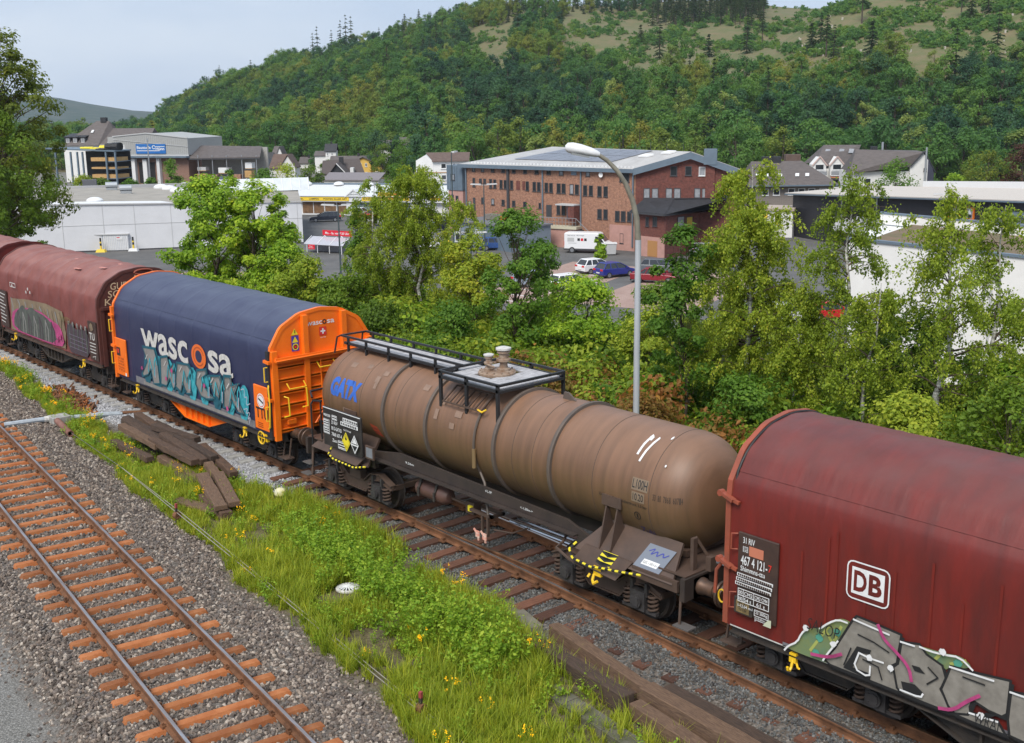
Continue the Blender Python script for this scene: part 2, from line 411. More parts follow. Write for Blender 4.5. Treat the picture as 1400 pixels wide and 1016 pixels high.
def ground_mat():
    m = bpy.data.materials.new('ground_soil_and_gravel'); m.use_nodes = True
    N, L = m.node_tree.nodes, m.node_tree.links; b = N['Principled BSDF']; b.inputs['Roughness'].default_value = 0.95; b.inputs['Specular IOR Level'].default_value = 0.15
    co = N.new('ShaderNodeTexCoord').outputs['Object']
    def ramp(src, *st):
        r = N.new('ShaderNodeValToRGB'); e = r.color_ramp.elements
        while len(e) < len(st): e.new(.5)
        for i, (p, c) in enumerate(st): e[i].position = p; e[i].color = (*c, 1)
        L.new(src, r.inputs['Fac']); return r.outputs['Color']
    def vor(sc):
        v = N.new('ShaderNodeTexVoronoi'); v.inputs['Scale'].default_value = sc; L.new(co, v.inputs['Vector']); return v
    def noi(sc, d=5):
        v = N.new('ShaderNodeTexNoise'); v.inputs['Scale'].default_value = sc; v.inputs['Detail'].default_value = d; L.new(co, v.inputs['Vector']); return v.outputs['Fac']
    def mix(f, a, c, t='MIX'):
        q = N.new('ShaderNodeMixRGB'); q.blend_type = t
        if isinstance(f, float): q.inputs['Fac'].default_value = f
        else: L.new(f, q.inputs['Fac'])
        L.new(a, q.inputs['Color1']); L.new(c, q.inputs['Color2']); return q.outputs['Color']
    def att(n):
        a = N.new('ShaderNodeAttribute'); a.attribute_name = n; return a.outputs['Fac']
    v1 = vor(24.0); sep = N.new('ShaderNodeSeparateColor'); L.new(v1.outputs['Color'], sep.inputs['Color'])
    gravel = ramp(sep.outputs[0], (0, (.06, .052, .046)), (.5, (.115, .10, .09)), (.85, (.19, .17, .155)), (1, (.30, .28, .26)))
    dirt = ramp(noi(1.1), (.3, (.085, .066, .046)), (.7, (.15, .125, .095)))
    gravel = mix(.35, gravel, dirt)
    v2 = vor(60.0); sp2 = N.new('ShaderNodeSeparateColor'); L.new(v2.outputs['Color'], sp2.inputs['Color'])
    path = mix(.25, ramp(sp2.outputs[0], (0, (.09, .088, .082)), (.6, (.17, .165, .155)), (1, (.33, .32, .30))), ramp(noi(.8), (.35, (.14, .13, .105)), (.65, (.22, .21, .20))))
    soil = mix(.5, ramp(noi(3.0), (.3, (.07, .065, .03)), (.55, (.125, .10, .055)), (.75, (.19, .155, .10))), ramp(noi(14.), (.35, (.065, .06, .03)), (.7, (.17, .14, .08))))
    fresh = ramp(sep.outputs[0], (0, (.22, .22, .23)), (.5, (.36, .36, .37)), (1, (.55, .55, .56)))
    c = mix(att('path'), gravel, path); c = mix(att('fresh'), c, fresh); c = mix(att('grassy'), c, soil)
    L.new(c, b.inputs['Base Color'])
    bp = N.new('ShaderNodeBump'); bp.inputs['Strength'].default_value = .6; bp.inputs['Distance'].default_value = .03
    L.new(v1.outputs['Distance'], bp.inputs['Height']); L.new(bp.outputs['Normal'], b.inputs['Normal'])
    return m
place(tag(bpy.data.objects.new('ground', npmesh('ground', V, F, [ground_mat()], True, None, pa)), kind='structure'))

# ================================================================ railway tracks
RUST = mat('rusty_steel_sleeper', (.29, .085, .020), .9, 0, col2=(.40, .155, .055), scale=3.2, bump=.3, rnd=[(.6, .58, .6), (.9, .9, .9), (1.05, 1, 1), (1.15, 1.15, 1.2)])
RAILS = mat('rusty_rail_side', (.19, .085, .04), .8, .2, noise=.5, scale=3, bump=.2)
RAILT = mat('polished_rail_head', (.56, .53, .52), .34, .9, col2=(.36, .27, .22), scale=(2.5), streak=(0.15, 6, 1))
RAILD = mat('brown_rail_head', (.16, .10, .06), .45, .6, noise=.5, scale=3)
WOOD = mat('tarred_wood', (.040, .027, .021), .85, 0, col2=(.10, .064, .044), scale=5, streak=(1, 9, 9), bump=.6, bscale=14, rnd=[(.7, .7, .72), (1, .95, .9), (1.45, 1.25, 1.1)])
SLWOOD = mat('track_sleeper_wood', (.075, .035, .022), .8, 0, col2=(.15, .07, .042), scale=5, streak=(9, 1, 9), bump=.5, bscale=14, rnd=[(.6, .55, .55), (1, .95, .95), (1.5, 1.35, 1.3)])
CONC = mat('pale_concrete', (.42, .41, .39), .85, 0, noise=.35, scale=5, bump=.2, rnd=[(.8, .8, .8), (1.05, 1.05, 1.05)])
RAILP = [(-.07, -.16), (.07, -.16), (.07, -.145), (.012, -.125), (.012, -.045), (.035, -.033), (.035, -.006), (.026, 0), (-.026, 0), (-.035, -.006), (-.035, -.033), (-.012, -.045), (-.012, -.125), (-.07, -.145)]
def rail_mesh(path, top):
    """path: list of (x, y); the rail foot follows it with its head at z = 0"""
    b = MB(); rings = []
    for i, p in enumerate(path):
        a, c = path[max(i - 1, 0)], path[min(i + 1, len(path) - 1)]
        d = hypot(c[0] - a[0], c[1] - a[1]); nx, ny = -(c[1] - a[1]) / d, (c[0] - a[0]) / d
        rings.append([(p[0] + nx * w, p[1] + ny * w, z) for w, z in RAILP])
    b.loft(rings, True, True)
    n = len(RAILP)
    for k in range(len(path) - 1):
        for j in (7,): b.mi[k * n + j] = 1
    return b
# --- the near track on steel sleepers
track = thing('railway_track', 'empty track of rust orange steel sleepers in dark ballast at the lower left', 'railway track', (*FO, 0), 0)
for v in (-.75, .75):
    P = [tuple(fpt(u, v) - FO) for u in np.linspace(-14, 75, 2)]
    rail_mesh(P, 1).build('rail', [RAILS, RAILT], track)
sl = MB()
pf = [(-.125, -.105), (-.075, 0), (.075, 0), (.125, -.105)]
rings = []
for x, dz in ((-1.27, -.075), (-1.22, 0), (-1.15, .005), (1.15, .005), (1.22, 0), (1.27, -.075)):
    rings.append([(a, x, b * (1.0) + dz) for a, b in pf])
sl.loft(rings, True, True)
slm = sl.mesh('sleeper', RUST)
for i in range(-9, 62):
    p = fpt(i * .63371, 0) - FO
    inst('sleeper', slm, track, (p[0], p[1], -.168 + random.uniform(-.006, .006)), (random.uniform(-.01, .01), 0, FA + random.uniform(-.012, .012)))
fx = MB()
for i in range(-9, 62):
    for v in (-.75, .75):
        for s in (-1, 1):
            q = fpt(i * .63371, v + s * .085) - FO
            fx.box(q[0] - .05, q[0] + .05, q[1] - .028, q[1] + .028, -.165, -.115); fx.box(q[0] - .02, q[0] + .02, q[1] - .02, q[1] + .02, -.115, -.075)
tag(fx.build('rail_clip', RAILS, track), kind='stuff')

# --- the train's track: concrete sleepers far left, wooden ones under a turnout to the right
tr = thing('railway_track', 'track under the train with pale concrete sleepers left and brown wooden sleepers right', 'railway track', (0, 0, 0))
for y in (-.74, .74): rail_mesh([(-140, y), (-60, y), (0, y), (40, y)], 1).build('rail', [RAILS, RAILD], tr)
dv = lambda x: .80 * max(0, (x - 2.5) / 15.0) ** 1.55
rail_mesh([(x, -.74 - dv(x)) for x in np.arange(5.4, 32, .8)], 1).build('rail', [RAILS, RAILT], tr)
rail_mesh([(x, .74 - dv(x)) for x in np.arange(5.4, 32, .8)], 1).build('rail', [RAILS, RAILT], tr)
cs = MB()
cs.loft([[(-.15, y, -.12 + q), (-.11, y, q), (.11, y, q), (.15, y, -.12 + q)] for y, q in ((-1.3, -.01), (-.5, 0), (-.35, -.04), (.35, -.04), (.5, 0), (1.3, -.01))], True, True)
csm = cs.mesh('sleeper', CONC)
x = -78.0
while x < -.6:
    inst('sleeper', csm, tr, (x, random.uniform(-.02, .02), -.165)); x += .6
ws = [MB().box(-.125, .125, -1.35, 1.3, -.15, 0).mesh('sleeper', SLWOOD), MB().box(-.125, .125, -1.72, 1.5, -.15, 0).mesh('sleeper', SLWOOD), MB().box(-.13, .13, -2.0, 1.7, -.15, 0).mesh('sleeper', SLWOOD)]
x = 0.05; k = 0
while x < 30:
    m = ws[0] if x < 4 else ws[1] if x < 9 else ws[2]
    if k % 7 == 3 and x < 5: m = ws[1]
    inst('sleeper', m, tr, (x + random.uniform(-.03, .03), random.uniform(-.06, .06), -.165 + random.uniform(-.015, 0)), (0, 0, random.uniform(-.03, .03))); x += .63; k += 1
fx = MB(); x = -40.0
while x < 30:
    for y in (-.74, .74) + ((-.74 - dv(x), .74 - dv(x)) if x > 6 else ()):
        for s in (-1, 1):
            fx.box(x - .09, x + .09, y + s * .11 - .045, y + s * .11 + .045, -.165, -.135); fx.box(x - .03, x + .03, y + s * .085 - .03, y + s * .085 + .03, -.135, -.085)
    x += .63 if x > -.5 else .6
tag(fx.build('rail_clip', RAILS, tr), kind='stuff')

# --- ballast stones (nobody could count them)
rs = np.random.default_rng(11)
def stone_meshes(m, n=6, name='stone'):
    out = []
    for i in range(n):
        bm = bmesh.new(); bmesh.ops.create_icosphere(bm, subdivisions=1, radius=1)
        sc = (rs.uniform(.8, 1.3), rs.uniform(.6, 1.0), rs.uniform(.45, .8))
        for v in bm.verts: v.co = Vector((v.co.x * sc[0], v.co.y * sc[1], v.co.z * sc[2])) * rs.uniform(.72, 1.18)
        me = bpy.data.meshes.new(name); bm.to_mesh(me); bm.free(); me.materials.append(m); out.append(me)
    return out
STONE = mat('ballast_stone', (.9, .9, .9), .9, noise=.45, scale=1.2, rnd=[(.065, .05, .042), (.14, .108, .088), (.24, .182, .142), (.155, .135, .125), (.33, .26, .205), (.56, .48, .40)])
DSTONE = mat('dark_ballast_stone', (.9, .9, .9), .9, noise=.4, scale=1.2, rnd=[(.05, .045, .045), (.085, .085, .085), (.12, .125, .12), (.16, .16, .155), (.26, .26, .25)])
LSTONE = mat('fresh_ballast_stone', (.95, .95, .95), .9, noise=.3, scale=1.2, rnd=[(.24, .24, .25), (.38, .38, .40), (.48, .48, .50), (.60, .60, .62)])
def stones(name, m, P, s0, s1, lab):
    n = len(P); z = ground_z(P[:, 0], P[:, 1])
    scatter(name, stone_meshes(m), np.column_stack([P, z + rs.uniform(-.01, .015, n)]), rs.uniform(0, 6.28, (n, 3)), rs.uniform(s0, s1, n) ** 1, rs.integers(0, 6, n), label=lab, cat='ballast')
n = 105000
u = rs.uniform(0, 1, n) ** 1.5 * 44 - 8; v = rs.uniform(-3.2, 3.5, n)
P = FO + np.outer(u, FD) + np.outer(v, FN)
keep = (v > -2.12 + .12 * wob(P[:, 0], P[:, 1], 2) + np.minimum(rs.normal(0, .16, n), .3)) & (rs.uniform(0, 1, n) > in_grass(P[:, 0], P[:, 1]) * 1.03) & (P[:, 1] < -1.9)
P = P[keep]
stones('track_ballast', STONE, P, .026, .056, 'dark angular ballast stones around the rusty empty track')
n = 60000
P = np.column_stack([rs.uniform(-45, 1.2, n), rs.uniform(-2.05, 1.6, n)])
keep = (P[:, 1] > np.interp(P[:, 0], gR[:, 0], gR[:, 1]) * 1 - .05) & (P[:, 0] < 1.0 + wob(P[:, 0] * 0, P[:, 1], 3) * .8) & (P[:, 0] > -26)
stones('fresh_ballast', LSTONE, P[keep], .02, .042, 'pale fresh ballast between the concrete sleepers')
n = 60000
P = np.column_stack([rs.uniform(.2, 19, n), rs.uniform(-3.3, 1.2, n)])
keep = (rs.uniform(0, 1, n) > in_grass(P[:, 0], P[:, 1])) & (P[:, 1] > np.interp(P[:, 0], gR[:, 0], gR[:, 1]) - .1) & (rs.uniform(0, 1, n) < sstep(-2.6, -1.4, P[:, 1]) * .8 + .25)
stones('dark_ballast', DSTONE, P[keep], .014, .036, 'dark gravel between the wooden sleepers under the tank wagon')

# ================================================================ the train
RED = (.20, .022, .014)
TARP_DB = mat('red_tarpaulin', (.165, .014, .009), .54, 0, col2=(.095, .013, .010), scale=2.2, streak=(1.5, .5, .35), bump=.4, bscale=5, dust_sheen=((.15, .065, .058), .5))
TARP_OLD = mat('faded_red_tarpaulin', (.20, .055, .045), .68, 0, col2=(.14, .035, .028), scale=1.5, bump=.2, bscale=5, dust_sheen=((.30, .15, .13), .6))
TARP_BLUE = mat('dark_blue_tarpaulin', (.016, .020, .062), .46, 0, col2=(.026, .031, .078), scale=1.6, bump=.3, bscale=4, dust_sheen=((.085, .10, .15), .5))
ORANGE = mat('orange_paint', (.92, .185, .008), .42, 0, col2=(.80, .145, .008), scale=2.2, bump=.05, bscale=20)
DARKST = mat('dirty_black_steel', (.028, .025, .023), .75, .1, col2=(.060, .045, .035), scale=5, bump=.2)
BROWNST = mat('brown_dirty_steel', (.060, .036, .025), .75, 0, col2=(.095, .060, .044), scale=3, bump=.2)
REDEND = mat('dark_red_end_wall', (.10, .028, .020), .7, 0, col2=(.07, .022, .018), scale=3)
RIMRED = mat('rust_red_rim', (.32, .07, .035), .6, 0, col2=(.22, .06, .035), scale=4)
YEL = mat('yellow_handle_paint', (.80, .50, .02), .45)
TANKM = mat('brown_dusty_tank_paint', (.205, .105, .058), .50, 0, col2=(.120, .064, .036), scale=1.6, streak=(3.2, .5, .22), bump=.06, bscale=9, dust_sheen=((.26, .150, .098), .5))
def grime(m, lo, z0, z1):      # old olive grime baked on the lower flanks, ragged along its upper edge
    N, L = m.node_tree.nodes, m.node_tree.links; b = N['Principled BSDF']; src = b.inputs['Base Color'].links[0].from_socket
    co = N.new('ShaderNodeTexCoord'); sx = N.new('ShaderNodeSeparateXYZ'); L.new(co.outputs['Object'], sx.inputs[0])
    mpn = N.new('ShaderNodeMapping'); mpn.inputs['Scale'].default_value = (3, 1, .35); L.new(co.outputs['Object'], mpn.inputs['Vector'])
    n = N.new('ShaderNodeTexNoise'); n.inputs['Scale'].default_value = 2.2; n.inputs['Detail'].default_value = 7; n.inputs['Roughness'].default_value = .7; L.new(mpn.outputs['Vector'], n.inputs['Vector'])
    ad = N.new('ShaderNodeMath'); ad.operation = 'MULTIPLY_ADD'; ad.inputs[1].default_value = 1.1; L.new(n.outputs['Fac'], ad.inputs[0]); L.new(sx.outputs[2], ad.inputs[2])
    mr = N.new('ShaderNodeMapRange'); mr.inputs['From Min'].default_value = z1 + .55; mr.inputs['From Max'].default_value = z0 + .55; L.new(ad.outputs[0], mr.inputs['Value'])
    fa = N.new('ShaderNodeMath'); fa.operation = 'MULTIPLY'; fa.inputs[1].default_value = .8; L.new(mr.outputs[0], fa.inputs[0])
    mx = N.new('ShaderNodeMixRGB'); mx.inputs['Color2'].default_value = (*lo, 1); L.new(fa.outputs[0], mx.inputs['Fac']); L.new(src, mx.inputs['Color1']); L.new(mx.outputs['Color'], b.inputs['Base Color'])
grime(TANKM, (.105, .072, .030), 1.5, 2.75)
RINGM = mat('tank_ring_grey', (.085, .068, .058), .6, 0, col2=(.12, .09, .07), scale=4)
SEAMM = mat('weld_seam', (.085, .055, .038), .7)
CRADLE = mat('tank_cradle_steel', (.095, .058, .042), .6, 0, col2=(.065, .042, .032), scale=3, bump=.1)
GRATE = mat('grey_walkway_boards', (.42, .41, .42), .8, 0, noise=.3, scale=6)
RAILB = mat('black_walkway_rail', (.018, .018, .02), .5)
WHITE = mat('white_print', (.72, .72, .72), .6, noise=.12, scale=9)
OFFW = mat('dirty_white_print', (.55, .53, .50), .7, noise=.25, scale=12)
BLACKP = mat('black_print', (.015, .015, .016), .6)
PANELB = mat('black_label_panel', (.030, .026, .024), .55, noise=.4, scale=5)
PANELD = mat('brown_black_label_panel', (.040, .022, .018), .6, 0, col2=(.065, .035, .026), scale=4)
GBLUE = mat('blue_print', (.03, .12, .48), .6, noise=.2, scale=8)
TEALP = mat('teal_spray_paint', (.02, .22, .28), .5, 0, col2=(.06, .42, .48), scale=4)
TEALD = mat('dark_teal_spray_paint', (.012, .10, .14), .5)
SILV = mat('grey_spray_paint', (.19, .18, .17), .45, 0, col2=(.26, .25, .24), scale=3)
SILV2 = mat('silver_spray_paint', (.17, .155, .135), .4, 0, col2=(.27, .25, .22), scale=4)
PINKP = mat('pink_spray_paint', (.42, .055, .18), .6, noise=.4, scale=4)
GRNP = mat('green_spray_paint', (.12, .20, .12), .55, 0, col2=(.20, .22, .07), scale=3)
BEIGEP = mat('beige_spray_paint', (.24, .18, .11), .6, 0, col2=(.16, .11, .07), scale=3)
MURKP = mat('murky_grey_spray_paint', (.05, .055, .05), .6, 0, col2=(.10, .11, .09), scale=4)
YLP = mat('yellow_print', (.75, .62, .03), .5)
REDP = mat('red_print', (.60, .03, .02), .5)
ORP = mat('orange_print', (.70, .14, .02), .5)
PURP = mat('blue_violet_print', (.06, .05, .30), .5)
BRTST = mat('bright_pipe_steel', (.55, .55, .57), .25, 1.0)
GREYS = mat('grey_plate', (.19, .20, .22), .6, noise=.2)
SPRAYW = mat('pale_overspray', (.20, .19, .20), .6, 0, col2=(.12, .12, .14), scale=2)

SECT = [(-1.47, 3.22), (-1.14, 3.74), (-.60, 4.03), (0, 4.11), (.60, 4.03), (1.14, 3.74), (1.47, 3.22)]
def section(zb, out=0.0, n=0):
    return [(-1.47 - out, zb)] + [(y * (1 + out / 1.5), z + out * (z - 2.2) / 2) for y, z in SECT] + [(1.47 + out, zb)]
def resample(pts, step):
    out = []
    for a, b in zip(pts, pts[1:]):
        k = max(1, int(hypot(b[0] - a[0], b[1] - a[1]) / step))
        out += [(a[0] + (b[0] - a[0]) * i / k, a[1] + (b[1] - a[1]) * i / k) for i in range(k)]
    return out + [pts[-1]]
def tarp(x0, x1, zb, hoops, sag, wr, seed, dx, hemz=0.05):
    rg = np.random.default_rng(seed)
    S = resample(smooth_open(section(zb), 2, .12), .09); b = MB(0, dx); rings = []
    ph = rg.uniform(0, 6.28, 12)
    for x in np.linspace(x0, x1, int((x1 - x0) / .045)):
        t = (x - x0) / (x1 - x0) * hoops; fr = t - math.floor(t); e = abs(fr - .5) * 2
        ring = []
        for j, (y, z) in enumerate(S):
            roof = min(1, max(0, (z - 2.7) / .8)); side = 1 - roof
            cy, cz = 0, 2.4; d = hypot(y - cy, (z - cz)) or 1
            ny, nz = (y / d, (z - cz) / d) if roof > .05 else (math.copysign(1, y), 0)
            o = -sag * (1 - e ** 4) * (.35 + .65 * roof)
            o += (.012 if sag > .03 else .007) * (math.exp(-((1 - e) / .07) ** 2))
            o += wr * (sin(x * 9 + y * 5 + z * 7 + ph[0]) * .4 + sin(x * 4.3 - z * 6 + ph[1]) + sin((x + abs(z - 3.3) * (1 if int(t) % 2 else -1)) * 11 + ph[2]) * .9 * roof) * (1 - e ** 6)
            ring.append((x, y + ny * o, z + nz * o))
        rings.append(ring)
    b.loft(rings, False)
    return b

# ---- running gear shared by every wagon
_rg = {}
def gear():
    if _rg: return _rg
    fr = MB()
    top = [(-1.38, .68), (-.95, .86), (-.60, .82), (-.32, .60), (.32, .60), (.60, .82), (.95, .86), (1.38, .68)]
    bot = [(1.38, .58), (.95, .72), (.68, .68), (.38, .34), (-.38, .34), (-.68, .68), (-.95, .72), (-1.38, .58)]
    for s in (-1, 1):
        fr.prism(top + bot, 'Y', s * .97, s * 1.03)
        for a, c in zip(top, top[1:]): fr.bar((a[0], s * 1.0, a[1]), (c[0], s * 1.0, c[1]), .16, .025)
        for a, c in zip(bot, bot[1:]): fr.bar((a[0], s * 1.0, a[1]), (c[0], s * 1.0, c[1]), .14, .025)
        fr.box(-.22, .22, s * 1.0 - .09, s * 1.0 + .09, .60, .80)
    fr.box(-.25, .25, -.95, .95, .45, .72); fr.box(-1.36, -1.28, -1, 1, .55, .66); fr.box(1.28, 1.36, -1, 1, .55, .66)
    _rg['frame'] = fr.mesh('bogie_frame', DARKST); _rg['frameb'] = fr.mesh('bogie_frame', BROWNST)
    wh = MB()
    for s in (-1, 1): wh.lathe([(.10, s * .80), (.14, s * .80), (.16, s * .775), (.36, s * .74), (.385, s * .795), (.455, s * .80), (.46, s * .70), (.465, s * .685), (.49, s * .675), (.49, s * .66), (.40, s * .655), (.36, s * .68), (.16, s * .70), (.10, s * .68)], (0, 0, .46), 'Y', 32, False)
    wh.cyl((0, -.98, .46), (0, .98, .46), .08, 12)
    wheel = mat('wheel_steel', (.045, .036, .032), .6, .3, noise=.4, scale=6)
    _rg['wheel'] = wh.mesh('wheelset', wheel, True)
    ab = MB(); ab.box(-.17, .17, -.10, .06, .27, .63); ab.box(-.40, .40, -.05, .04, .24, .30); ab.cyl((0, -.10, .45), (0, -.16, .45), .125, 18); ab.cyl((0, -.16, .45), (0, -.175, .45), .09, 18)
    for k in range(4): ab.cyl((.09 * cos(k * 1.57 + .78), -.16, .45 + .09 * sin(k * 1.57 + .78)), (.09 * cos(k * 1.57 + .78), -.18, .45 + .09 * sin(k * 1.57 + .78)), .016, 6)
    ab.box(-.20, -.14, -.07, .05, .55, .80); ab.box(.14, .20, -.07, .05, .55, .80)
    _rg['box'] = ab.mesh('axle_box', mat('axle_box_steel', (.055, .05, .05), .55, .2, noise=.4, scale=5))
    sp = MB(); sp.tube([(.088 * cos(a * .62), .088 * sin(a * .62), .30 + .36 * a / 46) for a in range(47)], .021, 6)
    _rg['spring'] = sp.mesh('coil_spring', BROWNST, True)
    bf = MB(); bf.box(-.03, 0, -.2, .2, -.18, .18); bf.lathe([(.155, 0), (.15, .06), (.125, .10), (.125, .30), (.11, .305), (.10, .31), (.10, .50), (.06, .51)], (0, 0, 0), 'X', 20); bf.lathe([(.05, .48), (.225, .52), (.235, .54), (.225, .565), (.08, .58)], (0, 0, 0), 'X', 24)
    _rg['buffer'] = bf.mesh('buffer', mat('greasy_buffer_steel', (.065, .055, .05), .45, .4, col2=(.14, .075, .045), scale=5), True)
    return _rg
def bogie(root, x, dx, brown=False):
    g = gear()
    f = inst('bogie', g['frameb' if brown else 'frame'], root, (x - dx, 0, 0))
    for sx in (-.9, .9):
        inst('wheelset', g['wheel'], f, (sx, 0, 0), (0, random.uniform(0, 6), 0) and (0, 0, 0))
        for sy in (-1, 1):
            inst('axle_box', g['box'], f, (sx, sy * 1.05, 0), (0, 0, 0 if sy < 0 else pi))
            for q in (-.29, .29): inst('spring', g['spring'], f, (sx + q, sy * 1.04, -.02))
    return f
def buffers(root, x0, x1, dx, hook=True):
    g = gear()
    for x, r in ((x0, pi), (x1, 0)):
        for y in (-.88, .88): inst('buffer', g['buffer'], root, (x - dx, y, 1.03), (0, 0, r))
        s = 1 if r == 0 else -1
        c = MB(0, dx); c.box(min(x, x + s * .1), max(x, x + s * .1), -.14, .14, .9, 1.16); c.bar((x + s * .1, 0, 1.03), (x + s * .36, 0, 1.0), .07, .09); c.bar((x + s * .34, 0, 1.04), (x + s * .42, 0, .90), .05, .08)
        c.tube([(x + s * .25, .05, 1.0), (x + s * .42, .05, .72), (x + s * .46, 0, .66), (x + s * .42, -.05, .72), (x + s * .25, -.05, 1.0)], .022, 6)
        c.tube([(x, -.35, .95), (x + s * .2, -.36, .78), (x + s * .4, -.3, .72), (x + s * .5, -.22, .8)], .028, 6)
        c.build('coupling', DARKST, root)

def hood_wagon(name, label, x0, x1, zb, tm, endm, hoops, sag, wr, seed, group='freight wagons of the train', yellow=YEL, belly=DARKST, sill=DARKST, rimm=None, ends=(True, True)):
    dx = (x0 + x1) / 2
    r = thing(name, label, 'freight wagon', (dx, 0, 0), 0, group)
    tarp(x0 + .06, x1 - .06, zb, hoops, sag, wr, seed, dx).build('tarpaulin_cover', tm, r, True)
    for x, s in ((x0, -1), (x1, 1)):
        e = MB(0, dx).prism(section(zb + .05, -.03), 'X', x - s * .08, x + s * .015).build('end_wall', endm, r)
        e['dx'] = 0.0
        rim = MB(0, dx); O = smooth_open(section(zb + .02, .03), 1, .1); I = smooth_open(section(zb + .02, -.06), 1, .1)
        n = len(O)
        for i in range(n - 1):
            a, b, c, d = O[i], O[i + 1], I[i + 1], I[i]
            xa, xb = x - s * .06, x + s * .035
            rim.hexa([(xa, *a), (xa, *b), (xa, *c), (xa, *d), (xb, *a), (xb, *b), (xb, *c), (xb, *d)])
        rim.build('end_frame', rimm or endm, r)
    for s in (-1, 1):
        if sag < .03: MB(0, dx).hexa([(x0 + .1, s * 1.352, 3.425), (x1 - .1, s * 1.352, 3.425), (x1 - .1, s * 1.342, 3.42), (x0 + .1, s * 1.342, 3.42), (x0 + .1, s * 1.322, 3.475), (x1 - .1, s * 1.322, 3.475), (x1 - .1, s * 1.312, 3.465), (x0 + .1, s * 1.312, 3.465)]).build('overlap_seam', tm, r)
    sm = MB(0, dx)
    for s in (-1, 1):
        sm.box(x0 + .1, x1 - .1, s * 1.36 - .06, s * 1.36 + .06, zb - .10, zb + .10); sm.box(x0 + .1, x1 - .1, s * 1.36 - .12, s * 1.36 + .10, zb - .12, zb - .095)
    sm.build('side_sill', sill, r)
    uf = MB(0, dx)
    uf.box(x0 + .15, x1 - .15, -.45, .45, zb - .30, zb - .02)
    for x in np.linspace(x0 + .4, x1 - .4, 9): uf.box(x - .05, x + .05, -1.28, 1.28, zb - .20, zb - .02)
    uf.box(x0 + .02, x0 + .14, -1.3, 1.3, .82, 1.2); uf.box(x1 - .14, x1 - .02, -1.3, 1.3, .82, 1.2)
    uf.cyl((dx + .8, .3, .72), (dx + 2.0, .3, .72), .17, 14); uf.bar((x0 + 2.6, .2, .55), (x1 - 2.6, .2, .55), .05)
    uf.build('underframe', DARKST, r)
    a, b_ = x0 + 2.25, x1 - 2.55
    for y in (-1.26, 1.26):
        bl = MB(0, dx)
        bl.prism([(a, zb - .08), (a + .9, zb - .11), (a + 1.95, zb - .50), (b_ - 1.2, zb - .50), (b_, zb - .11), (b_ + .3, zb - .08)], 'Y', y - .03, y + .03)
        bl.bar((a + 1.95, y, zb - .51), (b_ - 1.2, y, zb - .51), .22, .03); bl.bar((a + .9, y, zb - .12), (a + 1.95, y, zb - .51), .22, .03); bl.bar((b_ - 1.2, y, zb - .51), (b_, y, zb - .12), .22, .03)
        for x in np.linspace(a + 2.0, b_ - 1.25, 5): bl.box(x - .02, x + .02, y - .10 if y < 0 else y, y if y < 0 else y + .10, zb - .50, zb - .1)
        bl.build('fish_belly_girder', belly, r)
    for x in (x0 + 1.63, x1 - 1.63): bogie(r, x, dx)
    buffers(r, x0 + .02, x1 - .02, dx)
    hk = MB()
    hk.box(-.06, .06, -.06, .0, -.05, .10); hk.tube([(0, -.04, 0), (0, -.08, -.12), (0, -.12, -.16), (0, -.17, -.13), (0, -.18, -.08)], .022, 6); hk.tube([(.06, -.03, -.05), (.10, -.05, -.11), (.14, -.08, -.09)], .018, 6)
    hm = hk.mesh('rope_hook', yellow)
    for x in (x0 + 1.3, x1 - 1.55): inst('rope_hook', hm, r, (x - dx, -1.42, zb - .16))
    for x, s in ((x0 + .12, -1), (x1 - .12, 1)):
        for y in (-1.1, 1.1):
            st = MB(0, dx); st.bar((x + s * .02, y, .95), (x + s * .02, y * 1.08, .45), .05, .02); st.bar((x + s * .30, y, .95), (x + s * .30, y * 1.08, .45), .03); st.box(min(x, x + s * .34), max(x, x + s * .34), y * 1.08 - .12, y * 1.08 + .12, .43, .46)
            st.build('step', BROWNST, r)
    return r, dx
sideY = lambda y0, dx: (lambda s, t, l: (s, y0 - l, t))
def yfun(Y): return lambda s, t, l: (s, Y - l, t)
def tube_part(name, path, r, m, root, dx, n=6): return MB(0, dx).tube(path, r, n).build(name, m, root, True)

# ---------------------------------------------------------------- red wagon with the white boxed logo, at the right
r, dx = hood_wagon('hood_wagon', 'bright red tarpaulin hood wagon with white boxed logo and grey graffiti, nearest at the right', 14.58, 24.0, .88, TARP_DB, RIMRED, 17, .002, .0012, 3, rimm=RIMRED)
g = Flat(yfun(-1.478), dx); g.step = .0001
hz = [15.97, 16.42, 16.56, 17.05, 17.5, 18.05, 18.5, 19.0, 19.5, 20.2, 20.9, 21.6]
SEAM = mat('tarpaulin_seam_red', (.185, .016, .009), .5, 0, col2=(.12, .014, .010), scale=3, streak=(1, 1, .5))
for x in hz: g.rect(x - .022, 1.02 + .1 * sin(x * 7), x + .016, 2.75 + .25 * sin(x * 5))
g.build('tarpaulin_seam', SEAM, r)
g = Flat(yfun(-1.486), dx)
g.line([(14.70, .90), (23.9, .90)], .022); g.build('hem_line', OFFW, r)
p = MB(0, dx).box(14.83, 15.58, -1.53, -1.485, 1.17, 2.52).build('label_panel', PANELD, r, bevel=.01)
g = Flat(yfun(-1.531), dx)
g.text('31 RIV', 14.93, 2.36, .22, .10, .008); g.text('80 D-DB', 14.93, 2.215, .10, .10, .008)
g.rect(15.05, 2.18, 15.32, 2.34, 2)
g.text('467 4 121-', 14.90, 2.00, .50, .16, .012); g.text('7', 15.42, 2.02, .06, .12, .012, 3); g.text('Shimmns-ttu', 14.90, 1.90, .46, .085, .012)
for k, z in enumerate((1.80, 1.735, 1.67)):
    g.rect(14.84, z, 15.52, z + .055)
    for j in range(17): g.rect(14.855 + j * .039, z + .01, 14.885 + j * .039, z + .045, 1)
